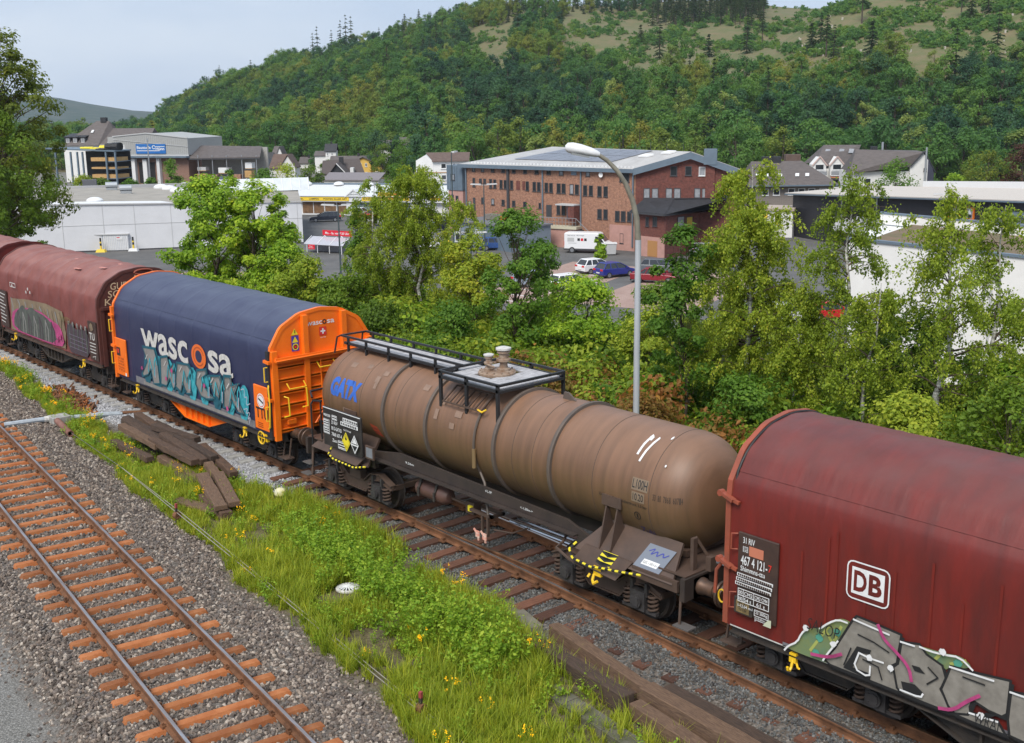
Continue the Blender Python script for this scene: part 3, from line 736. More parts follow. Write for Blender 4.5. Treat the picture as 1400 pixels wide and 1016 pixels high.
g.line([(14.92, 1.42), (15.50, 1.42), (15.50, 1.63), (14.92, 1.63)], .012, 0, True); g.line([(14.92, 1.525), (15.50, 1.525)], .012)
for j in (.10, .30): g.line([(14.92 + j, 1.42), (14.92 + j, 1.63)], .01)
for t, x, z, w in (('00', 14.935, 1.545, .07), ('CM2', 15.04, 1.545, .16), ('CM3 CM4', 15.24, 1.545, .24), ('100', 14.935, 1.44, .07), ('54 t', 15.04, 1.44, .14), ('61 t', 15.28, 1.44, .16)): g.text(t, x, z, w, .06, .008)
g.text('I-12,04 m-I', 14.93, 1.325, .28, .055, .01); g.text('22 200kg', 15.27, 1.30, .22, .06, .01); g.line([(15.25, 1.28), (15.51, 1.28), (15.51, 1.375), (15.25, 1.375)], .01, 0, True)
g.line([(15.27, 1.19), (15.27, 1.26)], .01); g.line([(15.50, 1.19), (15.50, 1.26)], .01); g.line([(15.27, 1.215), (15.50, 1.215)], .008); g.text('10,0m', 15.30, 1.225, .15, .04, .008)
g.poly([(15.42, 1.172), (15.57, 1.172), (15.57, 1.30), (15.52, 1.29), (15.47, 1.24)], 4)
q = g.build('panel_lettering', [WHITE, PANELD, mat('peach_patch', (.50, .17, .10), .6), REDP, mat('pale_green_sticker', (.50, .52, .38), .6)], p)
b = MB(0, dx); b.box(14.82, 15.17, -1.58, -1.49, 1.19, 1.46); b.build('placard_box', DARKST, r, bevel=.01)
g = Flat(yfun(-1.581), dx); g.rect(14.87, 1.22, 15.12, 1.42, 0); g.text('DA', 14.92, 1.31, .15, .08, .01, 1); g.text('Tz 0,28', 14.92, 1.25, .15, .035, .0, 1); g.build('placard', [mat('faded_yellow_card', (.20, .14, .06), .6, noise=.4, scale=9), BLACKP], r)
for z in (2.33, 1.35): tube_part('handle', [(14.80, -1.50, z - .12), (14.72, -1.56, z - .12), (14.72, -1.56, z + .14), (14.80, -1.50, z + .14)], .014, RIMRED, r, dx)
for z in (3.02, 1.92):
    l = MB(0, dx); l.bar((14.42, -1.50, z + .06), (14.72, -1.53, z - .03), .10, .05); l.bar((14.50, -1.52, z + .02), (14.82, -1.52, z - .05), .05); l.cyl((14.46, -1.56, z + .04), (14.46, -1.46, z + .04), .05, 10); l.build('latch', RIMRED, r)
tube_part('handle', [(14.50, -1.5, 1.9), (14.40, -1.5, 1.75), (14.38, -1.5, 1.35)], .03, RIMRED, r, dx)
tube_part('seal_strip', [(14.66, y * 1.012, z + .01) for y, z in resample(smooth_open(section(.95), 2), .2) if z > 2.9 and y < .9], .022, BLACKP, r, dx)
tube_part('rope_loop', [(14.25 + .07 * cos(a), -1.15, 1.14 + .11 * sin(a)) for a in np.linspace(0, 6.28, 15)], .016, YEL, r, dx)
# the boxed logo
g = Flat(yfun(-1.484), dx)
def rrect(x0, z0, x1, z1, rad):
    P = []
    for cx, cz, a0 in ((x1 - rad, z1 - rad, 0), (x0 + rad, z1 - rad, 90), (x0 + rad, z0 + rad, 180), (x1 - rad, z0 + rad, 270)):
        P += [(cx + rad * cos(radians(a0 + a)), cz + rad * sin(radians(a0 + a))) for a in (0, 30, 60, 90)]
    return P
g.poly(rrect(16.74, 2.045, 17.43, 2.63, .10), 0); g.poly(rrect(16.762, 2.067, 17.408, 2.608, .08), 1); g.rect(16.825, 2.135, 17.345, 2.54, 0)
g.text('D', 16.86, 2.18, .21, .315, .035, 1); g.text('B', 17.10, 2.18, .21, .315, .035, 1)
g.build('logo', [WHITE, TARP_DB], r)
# graffiti
g = Flat(yfun(-1.486), dx)
GR = dict(
 green=[(15.77, .88), (15.83, .95), (15.99, 1.07), (16.06, 1.24), (16.14, 1.33), (16.37, 1.42), (16.52, 1.57), (16.67, 1.68), (16.82, 1.69), (16.95, 1.62), (17.2, 1.0), (17, .92), (16.52, .90), (16.2, .88)],
 b1=[(16.95, 1.81), (17.19, 1.8), (17.66, 1.77), (17.62, 1.32), (17.55, 1.26), (17.66, 1.02), (17.69, .90), (17.33, .90), (16.88, .90), (16.56, .90), (16.46, .95), (16.62, 1.19), (16.76, 1.47), (16.88, 1.71)],
 c1=[(16.99, 1.36), (17.22, 1.38), (17.2, 1.31), (17.04, 1.28), (16.94, 1.01), (17.24, 1.02), (17.23, .92), (16.79, .95)],
 b2=[(17.67, 1.67), (17.94, 1.73), (18.05, 1.62), (18.29, 1.54), (18.36, 1.36), (18.29, 1.19), (18.44, .98), (18.42, .90), (18.05, .90), (17.73, .90), (17.65, .96), (17.57, 1.25), (17.64, 1.33)],
 g2=[(17.94, 1.7), (18.11, 1.71), (18.31, 1.72), (18.54, 1.77), (18.73, 1.65), (18.39, 1.55), (18.3, 1.45), (18.05, 1.55)],
 b3=[(18.41, 1.58), (18.78, 1.62), (19.23, 1.68), (19.22, 1.2), (19.16, 1.14), (18.98, 1.15), (18.75, 1.21), (18.72, 1.1), (18.75, .93), (18.52, .92), (18.42, .99), (18.3, 1.2), (18.37, 1.43)],
 b4=[(18.48, .91), (18.7, .98), (18.73, 1.03), (19.11, 1.06), (19.19, .95), (19.24, .90), (18.8, .90)],
 b5=[(19.25, 1.54), (19.4, 1.57), (19.8, 1.6), (20.3, 1.66), (20.9, 1.5), (21.1, 1.1), (20.9, .90), (19.6, .90), (19.28, .92), (19.24, 1.14)])
g.rect(15.7, .895, 22.0, .96, 6)
g.poly(smooth_closed(GR['green'], 2), 4); g.poly(smooth_closed(GR['g2'], 2), 4)
for a, b in (((16.2, 1.0), (16.5, 1.5)), ((16.45, 1.4), (16.8, .95)), ((16.6, 1.3), (16.7, 1.55)), ((18.15, 1.55), (18.25, 1.7)), ((18.4, 1.6), (18.6, 1.72))): g.line([a, b], .045, 7)
for a in ((16.35, 1.25), (16.65, 1.45), (16.3, 1.0), (18.5, 1.65)): g.blob(*a, .07, 8, rs)
for k in ('b1', 'b2', 'b3', 'b4', 'b5'):
    g.poly([(x + .05, z - .035) for x, z in GR[k]], 1); g.poly(GR[k], 0); g.line(GR[k], .035, 1, True)
g.poly(GR['c1'], 1); g.poly([(17.85, 1.39), (17.97, 1.4), (18.06, 1.33), (17.9, 1.32)], 1); g.poly([(17.71, 1.09), (17.92, 1.12), (18.06, 1.04), (18.03, .97), (17.75, .97)], 1)
g.poly([(18.95, 1.12), (19.1, 1.14), (19.0, 1.06), (18.9, 1.07)], 1); g.poly([(20.0, 1.2), (20.3, 1.25), (20.2, 1.05), (19.95, 1.05)], 1)
for L in ([(17.0, 1.55), (17.25, 1.52), (17.5, 1.45)], [(17.1, 1.2), (17.35, 1.17), (17.42, 1.0)], [(16.8, 1.0), (16.9, 1.3)], [(18.1, 1.45), (18.25, 1.35), (18.1, 1.2)], [(18.6, 1.5), (18.9, 1.5)], [(19.5, 1.4), (20.0, 1.45)]): g.line(L, .022, 1)
for L in ([(15.77, .86), (15.83, .95), (15.99, 1.07), (16.06, 1.24), (16.14, 1.33)], [(16.37, 1.42), (16.52, 1.57), (16.67, 1.67), (16.82, 1.67)], [(16.92, 1.76), (17.05, 1.75), (17.49, 1.72)], [(17.67, 1.68), (17.88, 1.69)], [(17.04, 1.28), (17.22, 1.26), (17.43, 1.27)], [(17.04, 1.28), (16.96, 1.02), (17.23, .96), (17.23, 1.14)], [(17.96, 1.71), (18.11, 1.7), (18.31, 1.72), (18.54, 1.77), (18.73, 1.65)], [(18.41, 1.58), (19.02, 1.61)], [(18.73, 1.03), (19.12, 1.06)], [(19.25, 1.54), (19.7, 1.55)], [(17.72, .97), (18.03, .97), (18.06, 1.04)], [(16.69, 1.34), (16.51, 1.05), (16.46, .95)]): g.line(smooth_open(L, 1), .028, 2)
for L in ([(17.32, 1.81), (17.42, 1.63), (17.64, 1.5), (17.83, 1.36), (17.88, 1.17)], [(18.31, .93), (18.51, .98), (18.68, 1.18), (18.85, 1.33)], [(16.26, .98), (16.55, 1.03), (16.76, 1.16)]): g.line(smooth_open(L, 2), .05, 3)
for a in ((16.14, 1.36), (16.62, 1.27), (17.22, 1.27), (17.56, 1.24), (18.30, 1.76), (18.9, 1.06)): g.blob(*a, .055, 2, rs)
g.text('SALOP', 16.16, 1.36, .54, .19, -.005, 1, .15, .0); g.text('WRAI', 18.80, .93, .34, .16, -.005, 1, .1)
g.build('graffiti', [SILV2, BLACKP, WHITE, PINKP, GRNP, YLP, SPRAYW, mat('lime_spray_paint', (.35, .38, .10), .55), mat('mint_spray_paint', (.08, .30, .22), .55)], r)

# ---------------------------------------------------------------- blue and orange wagon
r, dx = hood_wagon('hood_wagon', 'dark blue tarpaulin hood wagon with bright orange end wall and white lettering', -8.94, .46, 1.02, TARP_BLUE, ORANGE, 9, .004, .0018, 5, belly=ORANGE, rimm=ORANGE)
ew = [c for c in r.children if c.name.startswith('end_wall')][1]
X = .474
def endpart(name, m, f, bev=.006):
    b = MB(0, dx); f(b); return b.build(name, m, ew, bevel=bev)
for y, z1 in ((-.50, 4.0), (.64, 3.98)): endpart('post', ORANGE, lambda b: b.box(X, X + .13, y - .075, y + .075, .98, z1))
for y in (-1.40, 1.40): endpart('post', ORANGE, lambda b: b.box(X, X + .10, y - .08, y + .08, .92, 3.2))
endpart('beam', ORANGE, lambda b: (b.box(X, X + .16, -1.42, 1.42, 2.93, 3.0), b.box(X + .16, X + .175, -1.42, 1.42, 2.90, 3.04)))
for z in (2.76, 2.44, 2.12, 1.79, 1.48, 1.16): endpart('beam', ORANGE, lambda b: (b.box(X, X + .07, -1.32, 1.32, z - .025, z + .025), b.box(X + .05, X + .07, -1.32, 1.32, z - .05, z + .05)))
endpart('shaft', ORANGE, lambda b: b.cyl((X + .20, -1.42, 2.96), (X + .20, 1.42, 3.0), .022, 8))
for y, z in ((.05, 2.64), (-.85, 2.22)): endpart('rung', YEL, lambda b: b.tube([(X + .07, y - .24, z + .12), (X + .20, y - .24, z), (X + .20, y + .24, z), (X + .07, y + .24, z + .12)], .018, 6), 0)
for y, z in ((-.62, 1.92), (-1.15, 1.75)): endpart('handle', YEL, lambda b: b.tube([(X + .1, y - .05, z + .28), (X + .22, y, z + .26), (X + .22, y + .02, z - .2), (X + .12, y - .08, z - .24)], .020, 6), 0)
for y, z in ((.12, 1.62), (.72, 1.4), (-1.0, 1.35)): endpart('bracket', ORANGE, lambda b: b.box(X, X + .10, y - .12, y + .12, z - .06, z + .06))
endpart('pipe', ORANGE, lambda b: b.tube([(X + .1, -.1, 2.85), (X + .12, -.1, 1.5), (X + .12, -.35, 1.2)], .018, 6), 0)
def xfun(Xp): return lambda s, t, l: (Xp + l, s, t)
g = Flat(xfun(.476), dx)
g.text('wasc', -.40, 3.69, .46, .095, .012); g.disc(.125, 3.745, .062, 1, 18); g.disc(.125, 3.745, .030, 4, 14); g.text('sa', .20, 3.69, .22, .095, .012)
g.rect(-.04, 3.40, .17, 3.62, 2); g.rect(.045, 3.44, .085, 3.58, 0); g.rect(-.005, 3.49, .135, 3.53, 0); g.text('use this', -.01, 3.34, .15, .03, .005)
g.poly([(-.76, 3.68), (-.86, 3.52), (-.66, 3.52)], 3); g.rect(-.86, 3.11, -.65, 3.50, 5); g.poly([(-.755, 3.48), (-.84, 3.33), (-.67, 3.33)], 3); g.disc(-.755, 3.22, .085, 3); g.disc(-.755, 3.22, .06, 1); g.rect(-.79, 3.19, -.72, 3.25, 2); g.line([(-.755, 3.64), (-.755, 3.57)], .02, 1)
g.build('lettering', [WHITE, BLACKP, REDP, YLP, ORANGE, PURP], ew)
for a, b, n in ((-.36, .43, 'R'), (-8.88, -8.10, 'L')):
    p = MB(0, dx).box(a, b, -1.535, -1.485, 1.12, 2.26).build('side_panel', ORANGE, r, bevel=.012)
    g = Flat(yfun(-1.536), dx)
    if n == 'R':
        g.disc(.0, 1.88, .19, 0, 24); g.disc(.0, 1.88, .16, 2, 24); g.disc(0, 1.88, .14, 0, 24); g.line([(-.10, 1.92), (.10, 1.84)], .05, 1); g.text('TTU', -.27, 1.42, .60, .28, .015, 1)
        for z in (1.20, 1.25, 1.30): g.line([(-.2, z), (.05, z)], .018, 3)
    else:
        g.rect(-8.76, 1.72, -8.50, 1.98, 1); g.rect(-8.70, 1.80, -8.58, 1.93, 2)
        for k in range(5): g.text(('33 68', 'D-WASC', '4674 08', 'Shimmns', 'TTU')[k], -8.70, 1.62 - k * .09, .42, .06, .006, 3)
        g.rect(-8.22, 1.14, -8.13, 1.24, 0)
    g.build('panel_lettering', [WHITE, BLACKP, REDP, mat('dark_red_print', (.28, .05, .01), .5)], p)
for x in (-8.94, .42):
    MB(0, dx).box(x - .05, x + .07, -1.55, -1.47, 1.0, 3.2).build('corner_strip', ORANGE if x < 0 else mat('rubber_strip', (.02, .02, .022), .6), r)
    for z in (2.95, 2.0):
        MB(0, dx).bar((x - .10, -1.56, z), (x + .16, -1.56, z - .02), .07).build('latch', ORANGE, r)
    for z in (2.62, 1.62): tube_part('handle', [(x + .02, -1.52, z - .18), (x - .02, -1.62, z - .18), (x - .02, -1.62, z + .18), (x + .02, -1.52, z + .18)], .018, YEL, r, dx)
tube_part('handle', [(.45, -1.55, 2.35), (.52, -1.6, 2.3), (.55, -1.6, 1.9), (.5, -1.6, 1.3), (.44, -1.6, 1.25)], .02, YEL, r, dx)
tube_part('brake_handwheel', [(.02 - .25, -1.50 - .0, 0.80)] and [(-.22 + .16 * cos(a), -1.46, .86 + .16 * sin(a)) for a in np.linspace(0, 6.2832, 17)], .022, YEL, r, dx)
MB(0, dx).bar((-.38, -1.46, .86), (-.06, -1.46, .86), .02).bar((-.22, -1.46, .70), (-.22, -1.46, 1.02), .02).box(-.10, .02, -1.44, -1.36, .78, .98).build('brake_box', YEL, r)
g = Flat(yfun(-1.484), dx)
g.rect(-7.6, 1.06, -.45, 1.26, 5)
TL = [(-7.12, 2.0), (-6.74, 2.28), (-6.1, 2.32), (-5.97, 2.06), (-5.39, 2.21), (-5.03, 2.21), (-4.57, 2.17), (-4.22, 2.17), (-3.44, 2.14), (-3.22, 2.18), (-2.8, 2.09), (-2.15, 2.23), (-2.07, 2.06), (-1.63, 2.23), (-1.15, 2.12), (-1.03, 1.89), (-1.14, 1.47), (-.95, 1.35), (-1.02, 1.10), (-2.19, 1.08), (-4.39, 1.08), (-6.45, 1.10), (-7.19, 1.3)]
g.text('wasc', -6.99, 2.16, 2.98, .64, .02, 0); n = 28
g.poly([(-3.36 + .42 * cos(2 * pi * i / n), 2.49 + .335 * sin(2 * pi * i / n)) for i in range(n)], 1); g.poly([(-3.36 + .19 * cos(2 * pi * i / n), 2.49 + .17 * sin(2 * pi * i / n)) for i in range(n)], 6)
g.text('sa', -2.82, 2.17, 1.36, .61, .02, 0)
g.line([(-3.36 + .30 * cos(a), 2.49 + .25 * sin(a)) for a in np.linspace(.3, 5.6, 16)], .03, 8)
WL = [[(-6.88, 2.23), (-6.11, 2.29), (-5.95, 1.93), (-5.9, 1.3), (-6.31, 1.23), (-6.42, 1.66), (-6.65, 1.45), (-6.99, 1.34), (-7.03, 1.44), (-6.63, 1.85)], [(-5.71, 2.1), (-5.27, 2.2), (-5.15, 1.86), (-4.88, 2.07), (-4.8, 1.49), (-5.01, 1.28), (-5.2, 1.58), (-5.43, 1.32), (-5.8, 1.31)], [(-4.64, 2.11), (-4.0, 2.16), (-3.8, 2.0), (-4.06, 1.77), (-3.9, 1.37), (-4.19, 1.32), (-4.37, 1.61), (-4.54, 1.31), (-4.87, 1.42)], [(-3.45, 2.09), (-2.94, 2.2), (-2.91, 2.07), (-3.2, 1.92), (-3.17, 1.77), (-2.57, 1.46), (-3.01, 1.38), (-3.33, 1.42), (-3.57, 1.7)], [(-2.81, 2.04), (-2.16, 2.15), (-2.08, 1.96), (-2.3, 1.51), (-2.55, 1.62)], [(-1.89, 2.19), (-1.53, 2.23), (-1.51, 2.0), (-1.15, 2.12), (-1.39, 1.82), (-.95, 1.35), (-1.25, 1.35), (-1.56, 1.64), (-1.7, 1.36), (-2.01, 1.35)]]
for i in range(9):      # separate teal shapes between and behind the letters
    xx = -7.0 + i * .72
    g.poly(smooth_closed([(xx, 1.35), (xx + .1, 1.95), (xx + .35, 2.17), (xx + .58, 1.98), (xx + .52, 1.5), (xx + .4, 1.16), (xx + .15, 1.14)], 1), 2 if i % 3 else 3)
for L in WL: g.poly([(x + (x - sum(q[0] for q in L) / len(L)) * .22, z + (z - 1.75) * .12 - .01) for x, z in L], 3)
for L in WL: g.poly(L, 4)
g.rect(-7.0, 1.10, -.75, 1.20, 4)
for L in WL:
    g.line(L, .035, 3, True)
    cx = sum(q[0] for q in L) / len(L); g.line([(cx - .12, 1.55), (cx + .02, 1.95), (cx + .15, 1.65)], .045, 2); g.line([(cx - .25, 1.9), (cx - .1, 2.05)], .03, 0)
    g.line([(cx + .28, 1.5), (cx + .34, 1.9), (cx + .44, 2.05), (cx + .5, 1.85)], .05, 2); g.line([(cx + .33, 1.45), (cx + .38, 1.75)], .035, 9); g.line([(cx - .05, 1.30), (cx + .1, 1.42)], .03, 3)
for a in ((-6.95, 1.6), (-5.35, 1.55), (-3.0, 1.75), (-1.75, 1.35), (-4.95, 1.85)): g.blob(a[0], a[1], .07, 7, rs)
g.line(smooth_open([(-.95, 2.0), (-.75, 2.08), (-.8, 1.8), (-.62, 1.9), (-.72, 1.62), (-.5, 1.72)], 2), .022, 9); g.line(smooth_open([(-.85, 1.5), (-.62, 1.58), (-.78, 1.4), (-.5, 1.5), (-.7, 1.25), (-.5, 1.38), (-.62, 1.15)], 2), .022, 9)
g.build('side_print', [OFFW, ORP, TEALP, TEALD, SILV, SPRAYW, TARP_BLUE, PINKP, mat('dark_orange_print', (.40, .07, .02), .5), mat('pale_lilac_spray_paint', (.42, .44, .52), .5)], r)

# ---------------------------------------------------------------- old faded red wagon and the one behind it
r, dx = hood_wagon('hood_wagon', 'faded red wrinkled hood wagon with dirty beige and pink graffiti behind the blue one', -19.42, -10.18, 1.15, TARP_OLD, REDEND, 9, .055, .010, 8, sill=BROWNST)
g = Flat(yfun(-1.478), dx)
B = [(-18.16, 2.39), (-16.3, 2.54), (-14.6, 2.6), (-13.16, 2.50), (-13.0, 1.8), (-13.15, 1.24), (-15.74, 1.22), (-18.4, 1.22)]
g.poly(B, 0)
for k in range(14): x = -18.1 + k * .36; g.line([(x, 2.4), (x + .12, 2.1 + .2 * sin(k)), (x + .05, 1.9)], .09, 0 if k % 2 else 5)
g.poly(smooth_closed([(-18.24, 1.83), (-17.36, 2.14), (-15.46, 2.31), (-14.12, 2.08), (-13.35, 1.96), (-13.13, 1.31), (-14.16, 1.22), (-16.08, 1.22), (-18.17, 1.22)], 1), 1)
g.poly(smooth_closed([(-17.95, 1.78), (-17.16, 2.18), (-16.9, 2.3), (-16.6, 2.12), (-16.1, 2.32), (-15.48, 2.20), (-14.8, 2.16), (-13.98, 1.9), (-13.85, 1.30), (-15.53, 1.25), (-17.97, 1.28)], 1), 2)
for k in range(7): x = -17.6 + k * .55; g.line([(x, 1.3), (x + .1, 2.0), (x + .3, 1.7), (x + .25, 1.3)], .07, 5 if k % 2 else 6)
g.poly(smooth_closed([(-12.85, 2.1), (-12.4, 2.25), (-12.12, 2.05), (-11.49, 2.13), (-10.97, 2.1), (-11.0, 1.24), (-12.03, 1.22), (-12.82, 1.22)], 1), 6)
for k in range(5): x = -12.6 + k * .36; g.blob(x, 2.2, .09, 5, rs); g.line([(x, 1.4), (x + .04, 2.2)], .08, 2)
for k in range(4): g.line([(-12.6, 1.42 + k * .14), (-11.2, 1.40 + k * .14)], .018, 4)
for k in range(3): g.blob(-13.7 + .25 * k, 1.5 + .12 * (k % 2), .1, 1, rs); g.disc(-13.72 + .25 * k, 1.5 + .12 * (k % 2), .03, 2)
for a in ((-17.7, 2.9), (-16.1, 2.95), (-16.3, 2.82), (-15.9, 2.85)): g.blob(*a, .06, 3, rs)
g.line([(-17.9, 2.86), (-17.35, 2.86), (-17.35, 3.0), (-17.9, 3.0)], .03, 3, True)
g.text('XMWTEX', -13.3, 2.2, .95, .18, 0, 7, .1)
g.build('graffiti', [BEIGEP, PINKP, MURKP, OFFW, mat('dull_violet_spray_paint', (.18, .15, .20), .6), SILV, mat('plum_spray_paint', (.06, .04, .05), .6), mat('olive_spray_paint', (.16, .14, .05), .6)], r)
p = MB(0, dx).box(-10.93, -10.28, -1.53, -1.485, 1.25, 2.5).build('label_panel', PANELD, r)
g = Flat(yfun(-1.531), dx); g.text('TU', -10.85, 1.9, .42, .24, .02)
for k in range(4): g.line([(-10.85, 1.8 - k * .1), (-10.40, 1.8 - k * .1)], .03)
g.blob(-10.62, 2.32, .15, 1, rs); g.line([(-10.7, 1.35), (-10.45, 1.4), (-10.5, 1.3)], .02); g.build('panel_lettering', [OFFW, BEIGEP], p)
p = MB(0, dx).box(-19.25, -18.5, -1.53, -1.485, 1.25, 2.6).build('label_panel', PANELD, r)
g = Flat(yfun(-1.531), dx)
for k in range(9): g.line([(-19.2, 2.5 - k * .13), (-18.6 - .1 * (k % 3), 2.46 - k * .13)], .035, 0)
g.build('panel_lettering', [OFFW], p)
ew = [c for c in r.children if c.name.startswith('end_wall')][1]
g = Flat(xfun(-10.164), dx)
for t, y, z, w in (('GUFC', -1.0, 3.50, .72), ('SOH', -1.10, 3.26, .66), ('KGS', -1.22, 3.02, .66), ('11/', -.2, 3.68, .5)): g.text(t, y, z, w, .22, .004, 0, .1)
g.build('graffiti', [mat('cream_spray_paint', (.60, .47, .30), .6)], ew)
for y in (-.55, .55, -1.35, 1.35): MB(0, dx).box(-10.166, -10.09, y - .06, y + .06, 1.1, 2.95).build('post', REDEND, ew)
MB(0, dx).box(-10.166, -10.06, -1.40, 1.40, 2.90, 2.98).build('beam', REDEND, ew)
MB(0, dx).box(-10.166, -10.13, -.5, .5, 1.2, 2.88).build('door', mat('dark_brown_door', (.05, .024, .018), .7, noise=.4), ew)
patch = MB(0, dx)
for x, y in ((-17.6, -.2), (-16.6, .1), (-15.4, 0), (-14.6, -.3), (-13.2, -.9), (-12.3, .15), (-11.8, -.6)):
    z = 4.03 if abs(y) < .65 else 3.9
    patch.bar((x, y, z), (x + .35, y + .05, z + .002), .10, .02)
patch.build('repair_patch', mat('pale_pink_patch', (.55, .24, .20), .7), r)
tube_part('hood_ring', [(-10.1, .1 + .3 * cos(a), 3.98 + .08 * sin(a)) for a in np.linspace(0, 6.28, 15)], .03, RIMRED, r, dx)
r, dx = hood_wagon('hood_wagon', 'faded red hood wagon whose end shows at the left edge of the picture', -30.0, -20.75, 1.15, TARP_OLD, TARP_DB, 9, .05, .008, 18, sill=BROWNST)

# ---------------------------------------------------------------- tank wagon
TZ, TR = 2.30, 1.08
dx = 7.55
r = thing('tank_wagon', 'long dusty brown tank wagon with black walkway rails in the middle of the train', 'tank wagon', (dx, 0, 0), 0, 'freight wagons of the train')
def dish(n=12, d=.86):
    return [(TR * (cos(a) ** .72 if a < pi / 2 - 1e-6 else 0.001), d * sin(a)) for a in np.linspace(0, pi / 2, n)]
pr = [(rr, 2.42 - h) for rr, h in dish()][::-1] + [(TR, x) for x in np.linspace(2.6, 12.5, 34)] + [(rr, 12.57 + h) for rr, h in dish()]
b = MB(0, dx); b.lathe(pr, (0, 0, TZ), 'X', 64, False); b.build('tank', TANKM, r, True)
for x in (4.66, 6.22, 8.45, 10.07): MB(0, dx).lathe([(TR - .01, x - .045), (TR + .055, x - .04), (TR + .06, x - .03), (TR + .06, x + .03), (TR + .055, x + .04), (TR - .01, x + .045)], (0, 0, TZ), 'X', 64, False).build('stiffening_ring', RINGM, r, True)
for x in (2.45, 3.72, 5.10, 8.98, 9.55, 11.18, 12.55): MB(0, dx).lathe([(TR, x - .009), (TR + .005, x - .004), (TR + .005, x + .004), (TR, x + .009)], (0, 0, TZ), 'X', 64, False).build('weld_seam', SEAMM, r, True)
def cyl_fn(s, t, l):      # t: arc length below the top, towards the camera side
    a = t / TR; return (s, -(TR + l) * sin(a), TZ + (TR + l) * cos(a))
def wrap(f):      # curved print: print z positions as heights on the tank side
    return lambda s, z, l: (s, -(TR + l) * cos(math.asin(max(-.999, min(.999, (z - TZ) / TR)))), TZ + (TR + l) * max(-.999, min(.999, (z - TZ) / TR)))
def wrapped(name, mats, build):
    g = Flat(lambda s, t, l: (s, l, t), dx); build(g)
    bm = bmesh.new(); me = g.mb.mesh('t', mats); bm.from_mesh(me)
    for z in np.arange(1.3, 3.4, .06): bmesh.ops.bisect_plane(bm, geom=bm.verts[:] + bm.edges[:] + bm.faces[:], plane_co=(0, 0, z), plane_no=(0, 0, 1))
    fn = wrap(None)
    for v in bm.verts: v.co = Vector(fn(v.co.x, v.co.z, v.co.y))
    bm.to_mesh(me); bm.free(); me.name = name
    return place(bpy.data.objects.new(name, me), r)
wrapped('lettering', [GBLUE], lambda g: g.text('GATX', 2.47, 2.42, 1.16, .44, .065, 0, .12))
PATCHM = mat('tank_touch_up_paint', (.24, .155, .11), .6, noise=.2)
wrapped('lettering', [BLACKP, mat('tank_label_ground', (.21, .15, .10), .6)], lambda g: (g.rect(12.14, 2.45, 12.52, 2.66, 1), g.text('L100H', 12.16, 2.48, .34, .16, .01), g.rect(12.16, 2.24, 12.46, 2.42, 1), g.text('10.20', 12.19, 2.265, .24, .13, .01), g.text('Zulässiger Betriebsüberdruck 3,0 bar', 11.36, 2.14, 1.16, .07, .0, 0), g.line([(12.27 + .07 * cos(a), 1.98 + .07 * sin(a)) for a in np.linspace(0, 6.28, 14)], .014), g.text('1', 12.255, 1.94, .03, .08, .0)))
wrapped('graffiti', [mat('ink_blue_scrawl', (.02, .025, .16), .5)], lambda g: g.text('Zubi', 12.22, 1.62, .32, .13, 0, 0, .2))
wrapped('red_sticker', [mat('orange_red_sticker', (.42, .06, .025), .6), BROWNST], lambda g: (g.poly([(4.06, 2.02), (4.34, 1.98), (4.46, 1.74), (4.18, 1.78)], 0), g.text('HEISS', 4.12, 1.90, .22, .05, 0, 1), g.text('HOT', 4.18, 1.81, .18, .05, 0, 1)))
wrapped('paint_mark', [WHITE], lambda g: (g.line([(12.05, 3.02), (12.06, 3.16), (12.09, 3.27)], .05), g.line([(12.16, 2.93), (12.19, 3.08), (12.23, 3.20), (12.26, 3.26)], .045), g.rect(12.06, 3.22, 12.15, 3.27), g.blob(12.5, 3.30, .02, 0, rs), g.blob(12.75, 2.95, .02, 0, rs)))
wrapped('touch_up_patch', [PATCHM], lambda g: [g.rect(x, z, x + w, z + h) for x, z, w, h in ((2.9, 3.1, .2, .09), (3.5, 3.15, .16, .07), (4.05, 2.95, .16, .12), (4.1, 2.82, .11, .16), (4.2, 3.1, .18, .08), (5.75, 3.05, .2, .1), (6.45, 2.6, .12, .2), (6.55, 2.9, .12, .14), (7.0, 2.5, .16, .12), (7.1, 2.75, .22, .12), (3.05, 2.12, .35, .1))])
g = Flat(lambda s, t, l: (12.57 + .78, s, t), dx)
# number on the dished end
V, F, asp = text2d('33 80 7868 607-4', .0); b = MB(0, dx)
for k, ch in enumerate('33 80 7868 607-4'):
    if ch == ' ': continue
    th = radians(-32 + k * 2.9)
    q, f, a = text2d(ch, .01); P = []
    for u, w in q:
        t = th + radians(2.1) * (u - .5); yy = -cos(t) * (TR * .97); xx = 12.62 + .52 * (1 - cos(0)) + .80 * max(0, sin(t + radians(38))) ** 1.0
        P.append((u, w, t))
    # place on the ellipsoidal dish at height z ~ 2.45
    vv = []
    for u, w, t in P:
        z = 2.36 + w * .11; rr = sqrt(max(.01, 1 - ((z - TZ) / TR) ** 2)); s_ = (t + radians(38)) / radians(75)      # 0 at the seam, 1 near the tip
        ang = s_ * radians(62); cr_ = cos(ang) ** .72; vv.append((12.575 + .86 * sin(ang) * rr + .004, -TR * cr_ * rr - .004, z))
    b.add(vv, f)
b.build('end_number', mat('faint_black_print', (.05, .035, .025), .7), r)
